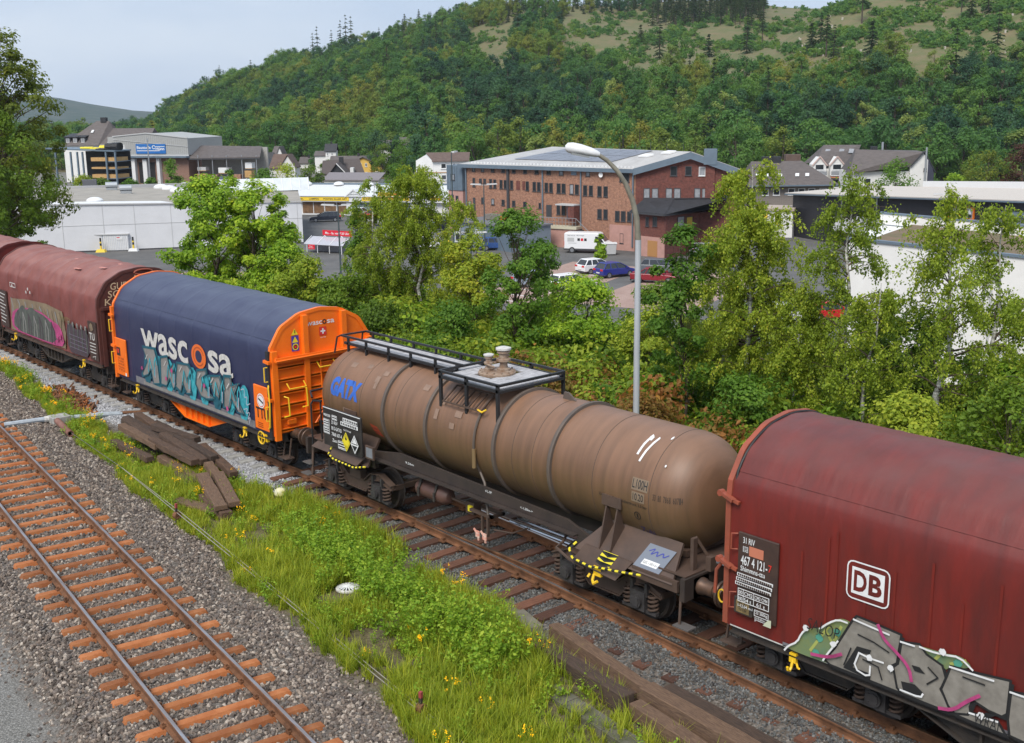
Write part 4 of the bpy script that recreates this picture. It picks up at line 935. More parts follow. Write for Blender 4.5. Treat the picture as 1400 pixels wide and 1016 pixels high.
# walkway
wk = thing_wk = MB(0, dx)
for i in range(6): y = -.30 + i * .105; wk.box(2.2, 6.55, y, y + .09, 3.50, 3.53)
wk.build('walkway', GRATE, r)
pl = MB(0, dx)
for i in range(17):
    y = -.86 + i * .10
    for a, b_ in ((6.55, 6.98), (7.55, 8.35)) if -.42 < y < .52 else ((6.55, 8.35),): pl.box(a, b_, y, y + .085, 3.505, 3.535)
pl.build('platform', GRATE, r)
rl = MB(0, dx)
for y in (-.34, .38):
    rl.bar((1.95, y, 3.66), (6.6, y, 3.66), .045); rl.bar((2.1, y, 3.50), (6.6, y, 3.50), .05, .06)
    for x in (2.25, 3.0, 3.9, 4.75, 5.65, 6.4): rl.bar((x, y, 3.30), (x, y, 3.67), .05)
rl.tube([(1.95, -.34, 3.66), (1.80, -.36, 3.60), (1.72, -.40, 3.2)], .022, 6); rl.tube([(1.95, .38, 3.66), (1.80, .38, 3.60), (1.72, .38, 3.2)], .022, 6); rl.bar((1.95, -.34, 3.66), (1.95, .38, 3.66), .04)
for y in (-.90, .90):
    rl.bar((6.5, y, 3.62), (8.42, y, 3.62), .05); rl.bar((6.5, y, 3.50), (8.42, y, 3.50), .05, .06)
    for x in (6.55, 7.4, 8.38): rl.bar((x, y, 2.86), (x, y, 3.63), .075, .05)
for x in (6.5, 8.42): rl.bar((x, -.90, 3.62), (x, .90, 3.62), .05); rl.bar((x, -.9, 3.49), (x, .9, 3.49), .05)
rl.build('walkway_rail', RAILB, r)
ld = MB(0, dx); ld.bar((6.75, -.62, 3.30), (8.0, -.62, 3.30), .03); ld.bar((6.7, -.98, 3.02), (7.95, -.98, 3.02), .03)
for x in np.linspace(6.75, 7.95, 7): ld.bar((x, -.62, 3.30), (x - .02, -.98, 3.02), .03)
ld.build('step_frame', BROWNST, r)
tube_part('handle', [(7.85, -.98, 3.04), (8.0, -1.0, 3.02), (8.08, -.95, 3.08)], .02, YEL, r, dx)
dome = MB(0, dx); DX = 7.25
dome.lathe([(.36, 3.32), (.36, 3.52), (.40, 3.52), (.40, 3.57), (.34, 3.60), (.05, 3.61)], (DX, .06, 0), 'Z', 28)
for k in range(14): dome.cyl((DX + .36 * cos(k * .449), .06 + .36 * sin(k * .449), 3.57), (DX + .36 * cos(k * .449), .06 + .36 * sin(k * .449), 3.62), .02, 6)
VALV = mat('rusty_valve_steel', (.20, .115, .07), .75, 0, col2=(.32, .25, .19), scale=9, bump=.2)
d = dome.build('valve_dome', VALV, r)
for x, y, h, w in ((DX - .12, -.06, .34, .075), (DX + .10, .16, .48, .11)):
    v = MB(0, dx); v.lathe([(w * 1.3, 3.60), (w * 1.3, 3.64), (w * .75, 3.66), (w * .75, 3.6 + h * .4), (w * 1.4, 3.6 + h * .42), (w * 1.4, 3.6 + h * .52), (w * .9, 3.6 + h * .55), (w * .9, 3.6 + h * .75), (w * 1.25, 3.6 + h * .78), (w * 1.25, 3.6 + h * .88)], (x, y, 0), 'Z', 14)
    v.build('valve', VALV, d, True)
    v = MB(0, dx); v.lathe([(w * 1.0, 3.6 + h * .88), (w * 1.5, 3.6 + h * .92), (w * 1.5, 3.6 + h), (w * .6, 3.6 + h * 1.06)], (x, y, 0), 'Z', 14); v.build('valve_cap', OFFW, d, True)
v = MB(0, dx); v.tube([(DX - .12, -.12, 3.72), (DX, -.2, 3.76), (DX + .12, -.1, 3.70)], .02, 6); v.bar((DX - .22, -.02, 3.74), (DX + .02, .02, 3.78), .03); v.bar((DX + .1, .02, 3.86), (DX + .1, .32, 3.9), .03); v.build('valve_lever', VALV, d)
for x in (2.6, 9.32):
    MB(0, dx).prism([(x, 3.36), (x + .36, 3.36), (x + .36, 3.39), (x + .16, 3.52), (x + .04, 3.52)], 'Y', -.02, .02).build('lifting_lug', RINGM, r) if x > 5 else None
tube_part('drain_pipe', [(7.85, -.55, 3.26)] + [(7.85, -(TR + .03) * cos(a), TZ + (TR + .03) * sin(a)) for a in np.linspace(1.0, -.55, 12)] + [(8.05, -1.0, 1.55), (8.28, -1.12, .95)], .028, RINGM, r, dx)
MB(0, dx).cyl((7.86, -1.11, 2.25), (7.86, -1.11, 1.85), .045, 10).build('pipe_sleeve', mat('bronze_sleeve', (.30, .20, .10), .5, .5), r)
# frame
fr = MB(0, dx)
for s in (-1, 1):
    fr.prism([(4.2, 1.12), (4.2, 1.42), (5.3, 1.60), (10.6, 1.48), (11.2, 1.3), (11.2, 1.16), (10.6, 1.29), (5.3, 1.33)], 'Y', s * 1.12 - .03, s * 1.12 + .03)
    fr.box(1.75, 4.4, s * 1.12 - .05, s * 1.12 + .05, 1.04, 1.24); fr.box(10.9, 13.5, s * 1.12 - .05, s * 1.12 + .05, 1.04, 1.24); fr.bar((4.3, s * 1.2, 1.31), (10.9, s * 1.2, 1.27), .16, .025)
fr.box(1.75, 13.5, -.25, .25, .95, 1.25)
fr.box(1.68, 1.78, -1.32, 1.32, .85, 1.25); fr.box(13.50, 13.60, -1.32, 1.32, .85, 1.25)
fr.build('frame', mat('frame_brown_black', (.026, .019, .016), .7, 0, col2=(.046, .031, .024), scale=3), r)
for xa, xb, wx in ((11.0, 13.35, (11.55, 11.82)), (2.0, 4.35, (3.2, 3.5))):
    for s in (-1, 1):
        cr_ = MB(0, dx)
        y0, y1 = sorted((s * 1.34, s * .82)); o, q = (s * 1.36, s * 1.32), (s * .84, s * .80)
        cr_.hexa([(xa, o[0], 1.10), (xb, o[0], 1.10), (xb, o[1], 1.08), (xa, o[1], 1.08), (xa + .45, q[0], 1.66), (xb - .2, q[0], 1.66), (xb - .2, q[1], 1.62), (xa + .45, q[1], 1.62)])
        cr_.build('cradle_sheet', CRADLE, r)
        for x in wx: MB(0, dx).prism([(s * 1.02, 2.12), (s * 1.07, 2.05), (s * 1.30, 1.14), (s * .7, 1.2), (s * .95, 1.7)], 'X', x - .015, x + .015).build('cradle_web', CRADLE, r)
    MB(0, dx).box(wx[0] - .1, wx[1] + .1, -1.10, -1.07, 2.0, 2.2).build('cradle_pad', CRADLE, r)
    MB(0, dx).box(xa + .3, xb - .3, -.62, .62, 1.30, 1.42).build('saddle_beam', CRADLE, r)
MB(0, dx).box(12.95, 13.55, -1.25, 1.25, 1.255, 1.275).build('end_platform', CRADLE, r); MB(0, dx).box(1.75, 2.3, -1.25, 1.25, 1.255, 1.275).build('end_platform', CRADLE, r)
fl = MB(0, dx); fl.hexa([(11.05, -1.445, .90), (12.15, -1.455, .84), (12.15, -1.475, .84), (11.05, -1.465, .90), (11.25, -1.30, 1.24), (12.42, -1.30, 1.22), (12.42, -1.32, 1.22), (11.25, -1.32, 1.24)]); fl.box(12.42, 13.45, -1.34, -1.28, .98, 1.18)
fl.build('apron_plate', CRADLE, r)
for x in (2.56, 4.36): pass
for x in (3.44, 11.48): bogie(r, x, dx, True)
buffers(r, 1.68, 13.60, dx)
# warning stripes on the apron and the striped rail
st = MB(0, dx); st.m = 0
def slope(u, w, l): return (11.72 + u * .36 - w * .20, -1.315 - w * .135 - l, 1.245 - w * .36)
g = Flat(lambda s, t, l: slope(s, t, l), dx)
g.poly([(0, 0), (1, 0), (1, 1), (0, 1)], 0)
for k in range(4): t = .02 + k * .25; g.poly([(0, t), (.5, min(.99, t + .14)), (1, t), (1, t + .09), (.5, min(1.0, t + .23)), (0, t + .09)], 1)
g.build('warning_stripes', [YLP, BLACKP], r)
def striped(name, path, n, rad):
    L = [0]; P = [Vector(p) for p in path]
    for a, b in zip(P, P[1:]): L.append(L[-1] + (b - a).length)
    def at(d):
        for i in range(len(P) - 1):
            if d <= L[i + 1] + 1e-6: return P[i] + (P[i + 1] - P[i]) * ((d - L[i]) / (L[i + 1] - L[i]))
        return P[-1]
    m = MB(0, dx)
    for k in range(n):
        m.m = k % 2; ds = [L[-1] * (k + q / 3) / n for q in range(4)]; m.tube([at(d) for d in ds], rad, 6)
    return m.build(name, [YLP, BLACKP], r)
striped('striped_shunting_rail', [(11.05, -1.34, 1.22), (11.02, -1.50, 1.12), (11.12, -1.52, .98), (11.6, -1.53, .95), (11.85, -1.52, 1.0), (12.2, -1.52, 1.05), (12.75, -1.48, 1.13)], 25, .022)
striped('striped_shunting_rail', [(2.98, -1.40, 1.30), (2.95, -1.48, 1.14), (3.2, -1.52, 1.08), (4.05, -1.52, 1.06), (4.45, -1.48, 1.16)], 25, .022)
hk = MB(0, dx); hk.box(11.60, 11.78, -1.46, -1.40, .78, .96); hk.tube([(11.62, -1.46, .80), (11.62, -1.50, .70), (11.68, -1.54, .66), (11.76, -1.52, .72)], .028, 6); hk.tube([(11.52, -1.46, .78), (11.50, -1.5, .72)], .025, 6); hk.build('rope_hook', YEL, r)
ap = MB(0, dx); ap.hexa([(2.9, -1.48, 1.10), (4.1, -1.48, 1.10), (4.1, -1.46, 1.08), (2.9, -1.46, 1.08), (3.05, -1.36, 1.36), (4.35, -1.36, 1.36), (4.35, -1.33, 1.36), (3.05, -1.33, 1.36)]); ap.build('apron_plate', CRADLE, r)
# label panels
p = MB(0, dx).box(2.82, 4.38, -1.50, -1.455, 1.36, 2.28).build('label_panel', PANELB, r, bevel=.008)
g = Flat(yfun(-1.501), dx)
g.rect(2.84, 2.255, 4.36, 2.275, 0)
g.text('wascosa', 2.86, 2.06, .28, .06, .01); g.text('33 RIV', 3.18, 1.92, .26, .08, .01); g.text('80 D-GATXD', 3.18, 1.78, .42, .085, .01); g.text('7868 607-4', 3.18, 1.64, .42, .085, .01); g.text('Zacs', 3.20, 1.50, .2, .075, .01)
for x, z, w, h, n in ((2.86, 1.84, .24, .15, 3), (2.86, 1.66, .24, .15, 3), (3.24, 2.04, .20, .10, 2), (3.46, 1.40, .30, .18, 3)):
    g.line([(x, z), (x + w, z), (x + w, z + h), (x, z + h)], .012, 0, True)
    for k in range(n): g.line([(x + .02, z + h * (k + .5) / n), (x + w - .03, z + h * (k + .5) / n)], .022, 0)
for k in range(2):
    z = 1.98 + k * .11
    g.rect(3.60 + k * .12, z, 4.30, z + .09, 0)
    for j in range(9): g.rect(3.63 + k * .12 + j * .072, z + .02, 3.67 + k * .12 + j * .072, z + .07, 1)
g.text('GATX Rail', 3.75, 1.88, .3, .04, .005)
g.poly([(3.84, 1.86), (4.01, 1.63), (3.84, 1.40), (3.67, 1.63)], 2); g.line([(3.84, 1.82), (3.98, 1.63), (3.84, 1.44), (3.70, 1.63)], .008, 1, True); g.disc(3.84, 1.70, .035, 1); g.poly([(3.82, 1.71), (3.86, 1.71), (3.85, 1.80)], 1); g.text('5.1', 3.81, 1.50, .06, .06, 0, 1)
g.poly([(4.19, 1.86), (4.35, 1.64), (4.19, 1.42), (4.03, 1.64)], 0); g.poly([(4.19, 1.82), (4.32, 1.64), (4.06, 1.64)], 1); g.poly([(4.19, 1.80), (4.29, 1.66), (4.09, 1.66)], 0); g.poly([(4.08, 1.61), (4.30, 1.61), (4.19, 1.47)], 1)
g.build('panel_lettering', [WHITE, BLACKP, YLP], p)
p = MB(0, dx).box(4.42, 4.74, -1.44, -1.40, 1.36, 1.66).build('small_frame', CRADLE, r); MB(0, dx).box(4.46, 4.70, -1.445, -1.439, 1.40, 1.62).build('grey_card', GREYS, p)
def slo2(s, t, l): return (s, -1.34 + (t - 1.12) * .9 - l * .8, t + l * .6)
g = Flat(lambda s, t, l: slo2(s + (t - 1.12) * .35, t, l + .012), dx)
g.poly([(12.40, 1.16), (13.0, 1.16), (13.0, 1.52), (12.40, 1.52)], 0); g.rect(12.52, 1.22, 12.88, 1.30, 1); g.text('GDC 1 500 h 6 t', 12.54, 1.24, .32, .035, 0, 2); g.line(smooth_open([(12.5, 1.42), (12.6, 1.48), (12.56, 1.36), (12.68, 1.46), (12.7, 1.36), (12.8, 1.46), (12.84, 1.38), (12.92, 1.44)], 2), .016, 3)
g.build('data_plate', [mat('blue_grey_plate', (.17, .19, .23), .5), WHITE, BLACKP, mat('blue_pen', (.04, .05, .30), .5)], r)
for t, x, z, w in (('9,26m', 5.55, 1.42, .3), ('<-1,20m->', 9.3, 1.36, .36), ('4 L-9P', 8.25, 1.44, .2)):
    g = Flat(yfun(-1.152), dx); g.text(t, x, z, w, .055, .008); g.build('frame_lettering', WHITE, r)
# brake gear and pipes below
at = MB(0, dx); at.lathe([(.02, 5.72), (.12, 5.75), (.19, 5.85), (.19, 6.75), (.12, 6.85), (.02, 6.88)], (0, -.95, .92), 'X', 20); 
at.build('air_reservoir', mat('red_brown_reservoir', (.105, .052, .040), .55, noise=.25, scale=4), r, True)
for x in (6.0, 6.55): MB(0, dx).bar((x, -1.16, .95), (x, -1.05, 1.2), .06, .03).bar((x, -1.17, .80), (x, -1.17, 1.0), .06, .02).build('strap', DARKST, r)
bg_ = MB(0, dx); bg_.box(7.35, 7.62, -.95, -.75, .72, .98); bg_.bar((6.9, -.95, .92), (7.4, -.9, .88), .04); bg_.box(7.6, 8.3, -1.05, -.98, .84, .90); bg_.box(7.6, 8.3, -.75, -.68, .84, .90); bg_.box(8.24, 8.3, -1.05, -.68, .84, .90)
for x in (7.95, 8.12): bg_.box(x, x + .05, -1.04, -.99, .42, .86)
bg_.tube([(8.2, -.9, .55), (8.6, -.75, .55), (8.9, -.6, .70)], .02, 6); bg_.tube([(10.4, -.95, 1.1), (10.5, -1.15, 1.02), (10.45, -1.28, .92), (10.9, -1.38, .85), (11.3, -1.38, .80)], .03, 6)
bg_.build('brake_gear', BROWNST, r)
for y, z in ((-.55, .68), (-.35, .68)): tube_part('bright_pipe', [(8.3, y, z), (11.0, y, z)], .028, BRTST, r, dx)
for x in (7.9, 8.12):
    h = MB(0, dx); h.box(x - .06, x + .06, -1.10, -1.08, .36, .50); h.bar((x - .12, -1.09, .52), (x - .02, -1.09, .44), .03); h.bar((x + .02, -1.09, .42), (x + .03, -1.09, .30), .03); h.build('brake_tag', mat('red_white_tag', (.62, .12, .07), .6, col2=(.7, .6, .5), scale=14), r)
MB(0, dx).box(7.48, 7.60, -1.0, -.94, .80, .92).build('changeover_plate', YLP, r)
# end railings and steps
hr = MB(0, dx)
hr.tube([(1.72, -.5, 1.25), (1.72, -.52, 2.28), (1.72, -.62, 2.38), (1.85, -1.22, 2.40), (2.05, -1.30, 2.30)], .026, 6); hr.tube([(1.95, -1.28, .6), (1.95, -1.28, 2.12), (1.98, -1.24, 2.20), (2.3, -1.2, 2.24)], .026, 6); hr.tube([(1.74, -.9, 1.3), (2.0, -1.1, 1.7), (2.45, -1.2, 1.75)], .02, 6); hr.bar((2.25, -1.2, 1.3), (2.25, -1.2, 2.24), .03)
hr.build('end_handrail', RAILB, r)
for x0_, y, z in ((1.62, -1.28, .62), (1.62, -1.34, .36), (13.45, -1.32, .42)): MB(0, dx).box(x0_, x0_ + .34, y - .12, y + .10, z, z + .025).build('step', mat('step_grey', (.10, .09, .085), .7), r)
MB(0, dx).bar((13.5, -1.28, 1.1), (13.52, -1.34, .44), .045, .02).bar((1.95, -1.28, 1.1), (1.95, -1.34, .38), .07, .02).build('step_bracket', BROWNST, r)
ps = MB(0, dx); ps.box(13.40, 13.47, -.95, -.85, 1.25, 1.85); ps.bar((13.43, -.85, 1.85), (13.6, -.55, 1.3), .05); ps.box(13.55, 13.66, -.72, -.58, 1.25, 1.5); ps.build('end_bracket', BROWNST, r)
MB(0, dx).box(13.52, 13.75, -.40, -.15, 1.28, 1.36).build('ribbed_step', GREYS, r)

# ================================================================ leaves, trees
def leafverts(C, S, rg, up=0.4, asp=.62, dirs=None, outw=None):
    """a four-cornered leaf (or leaf clump) at every centre"""
    n = len(C); C = np.asarray(C); S = np.asarray(S)
    N = rg.normal(0, 1, (n, 3))
    if outw is not None: N = N * .55 + np.asarray(outw) * 1.2 + np.array((0, 0, up))
    else: N[:, 2] = np.abs(N[:, 2]) + up
    N /= np.linalg.norm(N, axis=1)[:, None]
    T = rg.normal(0, 1, (n, 3)) if dirs is None else np.asarray(dirs) + rg.normal(0, .25, (n, 3))
    T -= N * (T * N).sum(1)[:, None]; T /= np.linalg.norm(T, axis=1)[:, None] + 1e-9
    B = np.cross(N, T); a = (S * .5)[:, None]; b = a * asp
    fold = N * (S * .10)[:, None]
    V = np.stack([C - T * a, C - B * b + fold, C + T * a, C + B * b + fold], 1).reshape(-1, 3)
    return V, np.arange(4 * n).reshape(-1, 4)
def tubes_np(paths):
    """paths: list of (points, radii) -> vertices, faces of six-sided limbs"""
    b = MB()
    for i, (P, r0, r1) in enumerate(paths): b.m = int(i > 0); b.tube(P, r0, 6, False, r1)
    return b
def limb(p, d, L, rg, n=6, droop=0.0, wig=.12):
    P = [np.array(p, float)]; d = np.array(d, float); d /= np.linalg.norm(d)
    for i in range(n):
        d = d + rg.normal(0, wig, 3) + np.array((0, 0, -droop)); d /= np.linalg.norm(d); P.append(P[-1] + d * L / n)
    return P
BARK = mat('grey_brown_bark', (.085, .065, .048), .9, noise=.5, scale=5, bump=.3)
TWIG = mat('brown_branch_bark', (.10, .07, .05), .9, noise=.4, scale=4)
BIRCHB = mat('white_birch_bark', (.72, .70, .66), .8, 0, col2=(.10, .09, .08), scale=3.5, streak=(1.5, 1.5, 5))
LV = dict(
 birch=leafmat('birch_leaf', [(0, (.05, .09, .013)), (.45, (.11, .16, .022)), (.85, (.20, .235, .035)), (.97, (.28, .25, .04)), (1, (.50, .34, .04))], spread=.25, gain=(2.2, 1.95, 1.4)),
 maple=leafmat('maple_leaf', [(0, (.05, .12, .012)), (.4, (.12, .21, .02)), (.8, (.25, .33, .03)), (1, (.42, .40, .04))], spread=.2),
 oak=leafmat('oak_leaf', [(0, (.024, .060, .011)), (.5, (.052, .11, .017)), (.9, (.10, .165, .025)), (1, (.18, .23, .035))], spread=.25, gain=(2.0, 1.85, 1.4)),
 bush=leafmat('bush_leaf', [(0, (.030, .062, .011)), (.4, (.070, .125, .016)), (.7, (.13, .185, .022)), (.9, (.21, .22, .028)), (1, (.34, .26, .04))], spread=.55, gain=(2.0, 1.75, 1.3)),
 autumn=leafmat('reddening_leaf', [(0, (.05, .07, .014)), (.35, (.12, .09, .025)), (.6, (.16, .07, .03)), (.8, (.26, .14, .03)), (1, (.40, .24, .04))], spread=.4),
 far=leafmat('far_broad_leaf', [(0, (.034, .082, .030)), (.35, (.055, .118, .030)), (.65, (.085, .150, .030)), (.88, (.13, .175, .034)), (1, (.18, .17, .036))], spread=.65, gain=(1.4, 1.45, 1.3)),
 fardark=leafmat('far_dark_leaf', [(0, (.018, .052, .030)), (.5, (.035, .080, .036)), (1, (.060, .110, .036))], spread=.65, gain=(1.4, 1.45, 1.4)),
 faryel=leafmat('far_yellow_green_leaf', [(0, (.075, .12, .024)), (.5, (.13, .165, .030)), (1, (.20, .17, .034))], spread=.65, gain=(1.4, 1.4, 1.25)),
 fir=leafmat('fir_needles', [(0, (.016, .034, .018)), (.5, (.028, .050, .024)), (1, (.055, .075, .034))], spread=.6),
 willow=leafmat('pale_willow_leaf', [(0, (.07, .11, .035)), (.5, (.13, .18, .055)), (1, (.22, .26, .09))], spread=.4),
 big=leafmat('tall_tree_leaf', [(0, (.030, .055, .010)), (.5, (.070, .095, .016)), (.85, (.13, .14, .022)), (1, (.20, .17, .03))], spread=.2, gain=(2.2, 2.0, 1.4)),
 plum=leafmat('dark_purple_leaf', [(0, (.028, .014, .014)), (.6, (.06, .026, .024)), (1, (.09, .045, .03))], spread=.3))
def clump_tree(seed, H, R, trunk=.10, crown=(.30, 1.0), nclump=60, per=120, leaf=.16, lm='oak', bark=None, shape='oval', clr=.32, up=.4, lean=(0, 0), holes=.0, dirs=False):
    """returns (trunk mesh builder, leaf vertices, faces, tint). A tapered trunk, limbs to every clump, leaves round the clumps"""
    rg = np.random.default_rng(seed)
    zc0, zc1 = H * crown[0], H * crown[1]
    top = np.array((lean[0], lean[1], H * .92)); tp = [np.array((0, 0, 0.)) + top * t + np.array((rg.normal(0, .02) * H * (t > .1), rg.normal(0, .02) * H * (t > .1), 0)) for t in np.linspace(0, 1, 7)]
    paths = [(tp, trunk, trunk * .18)]
    Cc = []; k = 0
    while len(Cc) < nclump and k < nclump * 40:
        k += 1
        t = rg.uniform(0, 1); z = zc0 + (zc1 - zc0) * t
        if shape == 'oval': prof = sqrt(max(0, 1 - ((t - .42) / .6) ** 2))
        elif shape == 'cone': prof = (1 - t) ** .8 * .95 + .05
        elif shape == 'column': prof = min(1, (1 - t) * 3.2) * min(1, .5 + t * 2)
        elif shape == 'dome': prof = sqrt(max(0, 1 - t ** 2.2))
        else: prof = min(1, (1 - t) * 2.2) ** .7
        a = rg.uniform(0, 2 * pi); q = rg.uniform(0, 1) ** .42
        lob = 1 + .22 * sin(a * 2 + seed) + .16 * sin(a * 3 + seed * 2 + z)
        p = np.array((cos(a) * R * prof * q * lob + top[0] * t, sin(a) * R * prof * q * lob + top[1] * t, z))
        if holes and rg.uniform() < holes and q > .5: continue
        Cc.append(p)
    Cc = np.array(Cc)
    for p in Cc:
        if rg.uniform() < .75:
            t = max(.12, min(.95, (p[2] / H) - .12 - .15 * rg.uniform())); s0 = np.array((0, 0, 0.)) + top * t
            m = (s0 + p) / 2 + np.array((0, 0, .06 * H * rg.uniform(-.3, 1))); paths.append(([s0, m, p], trunk * .28 * (1 - .6 * t), trunk * .05))
    n = per * len(Cc); ci = np.repeat(np.arange(len(Cc)), per)
    off = rg.normal(0, 1, (n, 3)); off /= np.linalg.norm(off, axis=1)[:, None]; off *= (rg.uniform(0, 1, n) ** .5)[:, None]
    rad = clr * R * rg.uniform(.55, 1.25, len(Cc)); off *= rad[ci][:, None]; off[:, 2] *= .72
    P = Cc[ci] + off
    ow = off / (rad[ci][:, None] + 1e-6) + .6 * (Cc[ci] - np.array((top[0] * .5, top[1] * .5, (zc0 + zc1) * .48))) / R
    V, F = leafverts(P, leaf * rg.uniform(.6, 1.3, n), rg, up, outw=ow)
    ct = rg.uniform(-.16, .16, len(Cc)); tint = np.clip(.42 + ct[ci] + rg.normal(0, .14, n), 0, 1)
    return tubes_np(paths), V, F, tint, P
def birch_tree(seed, H, R, nbr=60, per=150, leaf=.085, sparse=1.0, c0=.16, lean=(0, 0)):
    rg = np.random.default_rng(seed)
    top = np.array((lean[0], lean[1], H)); tp = [top * t + np.array((rg.normal(0, .012) * H, rg.normal(0, .012) * H, 0)) * (t > .05) for t in np.linspace(0, 1, 9)]
    paths = [(tp, .012 * H + .01, .008)]; L = []; D = []; tw = []
    for k in range(nbr):
        t = c0 + (1 - c0) * rg.uniform(0, 1) ** .85; t = min(t, .985)
        base = np.array([np.interp(t, np.linspace(0, 1, 9), [p[j] for p in tp]) for j in range(3)])
        a = rg.uniform(0, 2 * pi); ln = R * (.30 + .9 * (1 - t) ** .6 * min(1, t * 3.4)) * rg.uniform(.6, 1.15)
        P = limb(base, (cos(a), sin(a), rg.uniform(.3, 1.3)), ln, rg, 7, .10, .10); paths.append((P, .006 * H * (1 - t) + .006, .003))
        # drooping twigs hung with leaves
        for q in range(max(2, int(ln * 5))):
            i = rg.integers(1, 7); s0 = P[i] + (P[i + 1] - P[i]) * rg.uniform()
            Q = limb(s0, (cos(a) + rg.normal(0, .8), sin(a) + rg.normal(0, .8), rg.uniform(-.5, .5)), rg.uniform(.3, .85) * (.5 + .5 * R / 1.8), rg, 6, .38, .12)
            m = int(per * sparse / max(2, int(ln * 5)) * (.6 + ln)); Q = np.array(Q); u = rg.uniform(0, 6, m); i0 = np.minimum(u.astype(int), 5); f = (u - i0)[:, None]
            L.append(Q[i0] * (1 - f) + Q[i0 + 1] * f + rg.normal(0, .055, (m, 3))); D.append(np.tile((0, 0, -1.), (m, 1))); tw.append(np.full(m, rg.normal(0, .07)))
            if rg.uniform() < .35: paths.append((list(Q[::2]), .004, .002))
    P = np.concatenate(L); D = np.concatenate(D); tw = np.concatenate(tw); n = len(P)
    V, F = leafverts(P, leaf * rg.uniform(.6, 1.3, n), rg, .1, .7, D)
    tint = np.clip(.42 + tw + rg.normal(0, .16, n) + (rg.uniform(0, 1, n) < .012) * .6, 0, 1)
    return tubes_np(paths), V, F, tint, P
def grow(name, label, cat, loc, parts, lm, bark, group=None, rz=0):
    r = thing(name, label, cat, loc, rz, group)
    tb, V, F, tint, P = parts
    tb.build('trunk', [bark, TWIG], r, True)
    me = npmesh('crown', V, F, [LV[lm]], False, {'tint': tint}); place(bpy.data.objects.new('crown', me), r)
    return r
def solo_mesh(name, parts, lm, bark):      # trunk and leaves in one mesh, for trees too small in the picture to show parts
    tb, V, F, tint, P = parts
    bv = np.array(tb.v); q = np.array([f for f in tb.f if len(f) == 4]); 
    return npmesh(name, np.concatenate([V, bv]), np.concatenate([F, q + len(V)]), [LV[lm], bark], False, {'tint': np.concatenate([tint, np.full(len(q), .3)])}, None, np.concatenate([np.zeros(len(F)), np.ones(len(q))]).astype(int))
def fir_parts(seed, H, R, rows=16, bare=0.0, leaf=.9):
    rg = np.random.default_rng(seed); paths = [([np.array((0, 0, 0.)), np.array((0, 0, H))], .02 * H, .02)]; L = []; D = []
    for k in range(rows):
        t = bare + (1 - bare) * (k + rg.uniform(0, .6)) / rows; z = H * t; r = R * (1 - (t - bare) / (1 - bare)) ** .85 + .15; m = max(4, int(12 * r / R + 3))
        for j in range(m):
            a = rg.uniform(0, 2 * pi); rr = r * rg.uniform(.75, 1.1)
            for u in np.linspace(.2, 1, 4): L.append((cos(a) * rr * u, sin(a) * rr * u, z - .35 * rr * u)); D.append((cos(a), sin(a), -.4))
    P = np.array(L); n = len(P); V, F = leafverts(P, leaf * rg.uniform(.7, 1.3, n), rg, .8, .5, np.array(D))
    return tubes_np(paths), V, F, np.clip(.45 + rg.normal(0, .2, n), 0, 1), P

# ================================================================ the wooded hillside
# positions below use polar steps round the viewing point: a = sideways slope, D = distance straight ahead
F_ = 1584.6; TP, TRL = 0.22641590, -0.01262474
def world_xy(a, D): return CAM.x + FWD[0] * D + RGT[0] * a * D, CAM.y + FWD[1] * D + RGT[1] * a * D
def image_uv(x, y, z):
    """where a point falls in the 1400 x 1016 picture: used only to keep the clearings free of trees"""
    dx_, dy_, dz_ = x - CAM.x, y - CAM.y, z - CAM.z
    X = dx_ * RT.x + dy_ * RT.y + dz_ * RT.z; Y = dx_ * UP.x + dy_ * UP.y + dz_ * UP.z; Z = -(dx_ * BK.x + dy_ * BK.y + dz_ * BK.z)
    return 700 + F_ * X / Z, 508 - F_ * Y / Z
def zrow(u, yv, D):      # height that shows at picture row yv at distance D
    return CAM.z + D * (143 + (u - 700) * -TRL * -1.0 - yv) / F_ * 1.0
US = np.array([-300, 40, 110, 160, 210, 250, 300, 350, 440, 540, 620, 700, 800, 950, 1400, 1900.])
RD = np.array([1000, 1000, 980, 930, 870, 820, 770, 740, 700, 670, 650, 640, 630, 640, 660, 700.])
RY = np.array([172, 176, 186, 182, 170, 146, 120, 106, 80, 57, 36, 22, 16, 22, 24, 20.])
SD = np.array([330, 330, 400, 450, 470, 480, 500.]); SU = np.array([700, 850, 1000, 1060, 1160, 1400, 1900.]); SY = np.array([215, 205, 100, 68, 14, -60, -120.])
def hill_z(a, D):
    u = 700 + F_ * a
    rd = np.interp(u, US, RD); zr = CAM.z + rd * (143 - .0126 * (700 - u) * -1.0 * -1.0 + 0 - np.interp(u, US, RY)) / F_
    d0 = 292 + 14 * np.sin(u * .011) + np.interp(u, [-300, 100, 350, 700, 1900], [420, 330, 60, 0, -30])
    t = np.clip((D - d0) / (rd - d0), -.2, 1.6)
    tt = np.clip(t, 0, 1)
    z = ZT - .4 + (zr - ZT) * (tt ** .92) - np.maximum(0, t - 1) * 25
    sd = np.interp(u, SU, SD); zs = CAM.z + sd * (143 - np.interp(u, SU, SY)) / F_
    t2 = np.clip((D - (d0 - 12)) / (sd - d0 + 12), -.2, 2)
    z2 = ZT - .4 + (zs - ZT) * np.minimum(t2, 1).clip(0) ** .95 - np.maximum(0, t2 - 1) * 22
    w = sstep(820, 1000, u)
    k = 4.0; z = np.where(w > 0, np.maximum(z, z2 * w + z * (1 - w)), z)
    z = z + (1.8 * np.sin(u * .021 + D * .02) + 1.2 * np.sin(D * .05 - u * .013)) * sstep(0, .15, t)
    return z
ua = np.linspace(-420, 1900, 150); dd = np.concatenate([np.linspace(262, 720, 90), np.linspace(735, 1300, 24)])
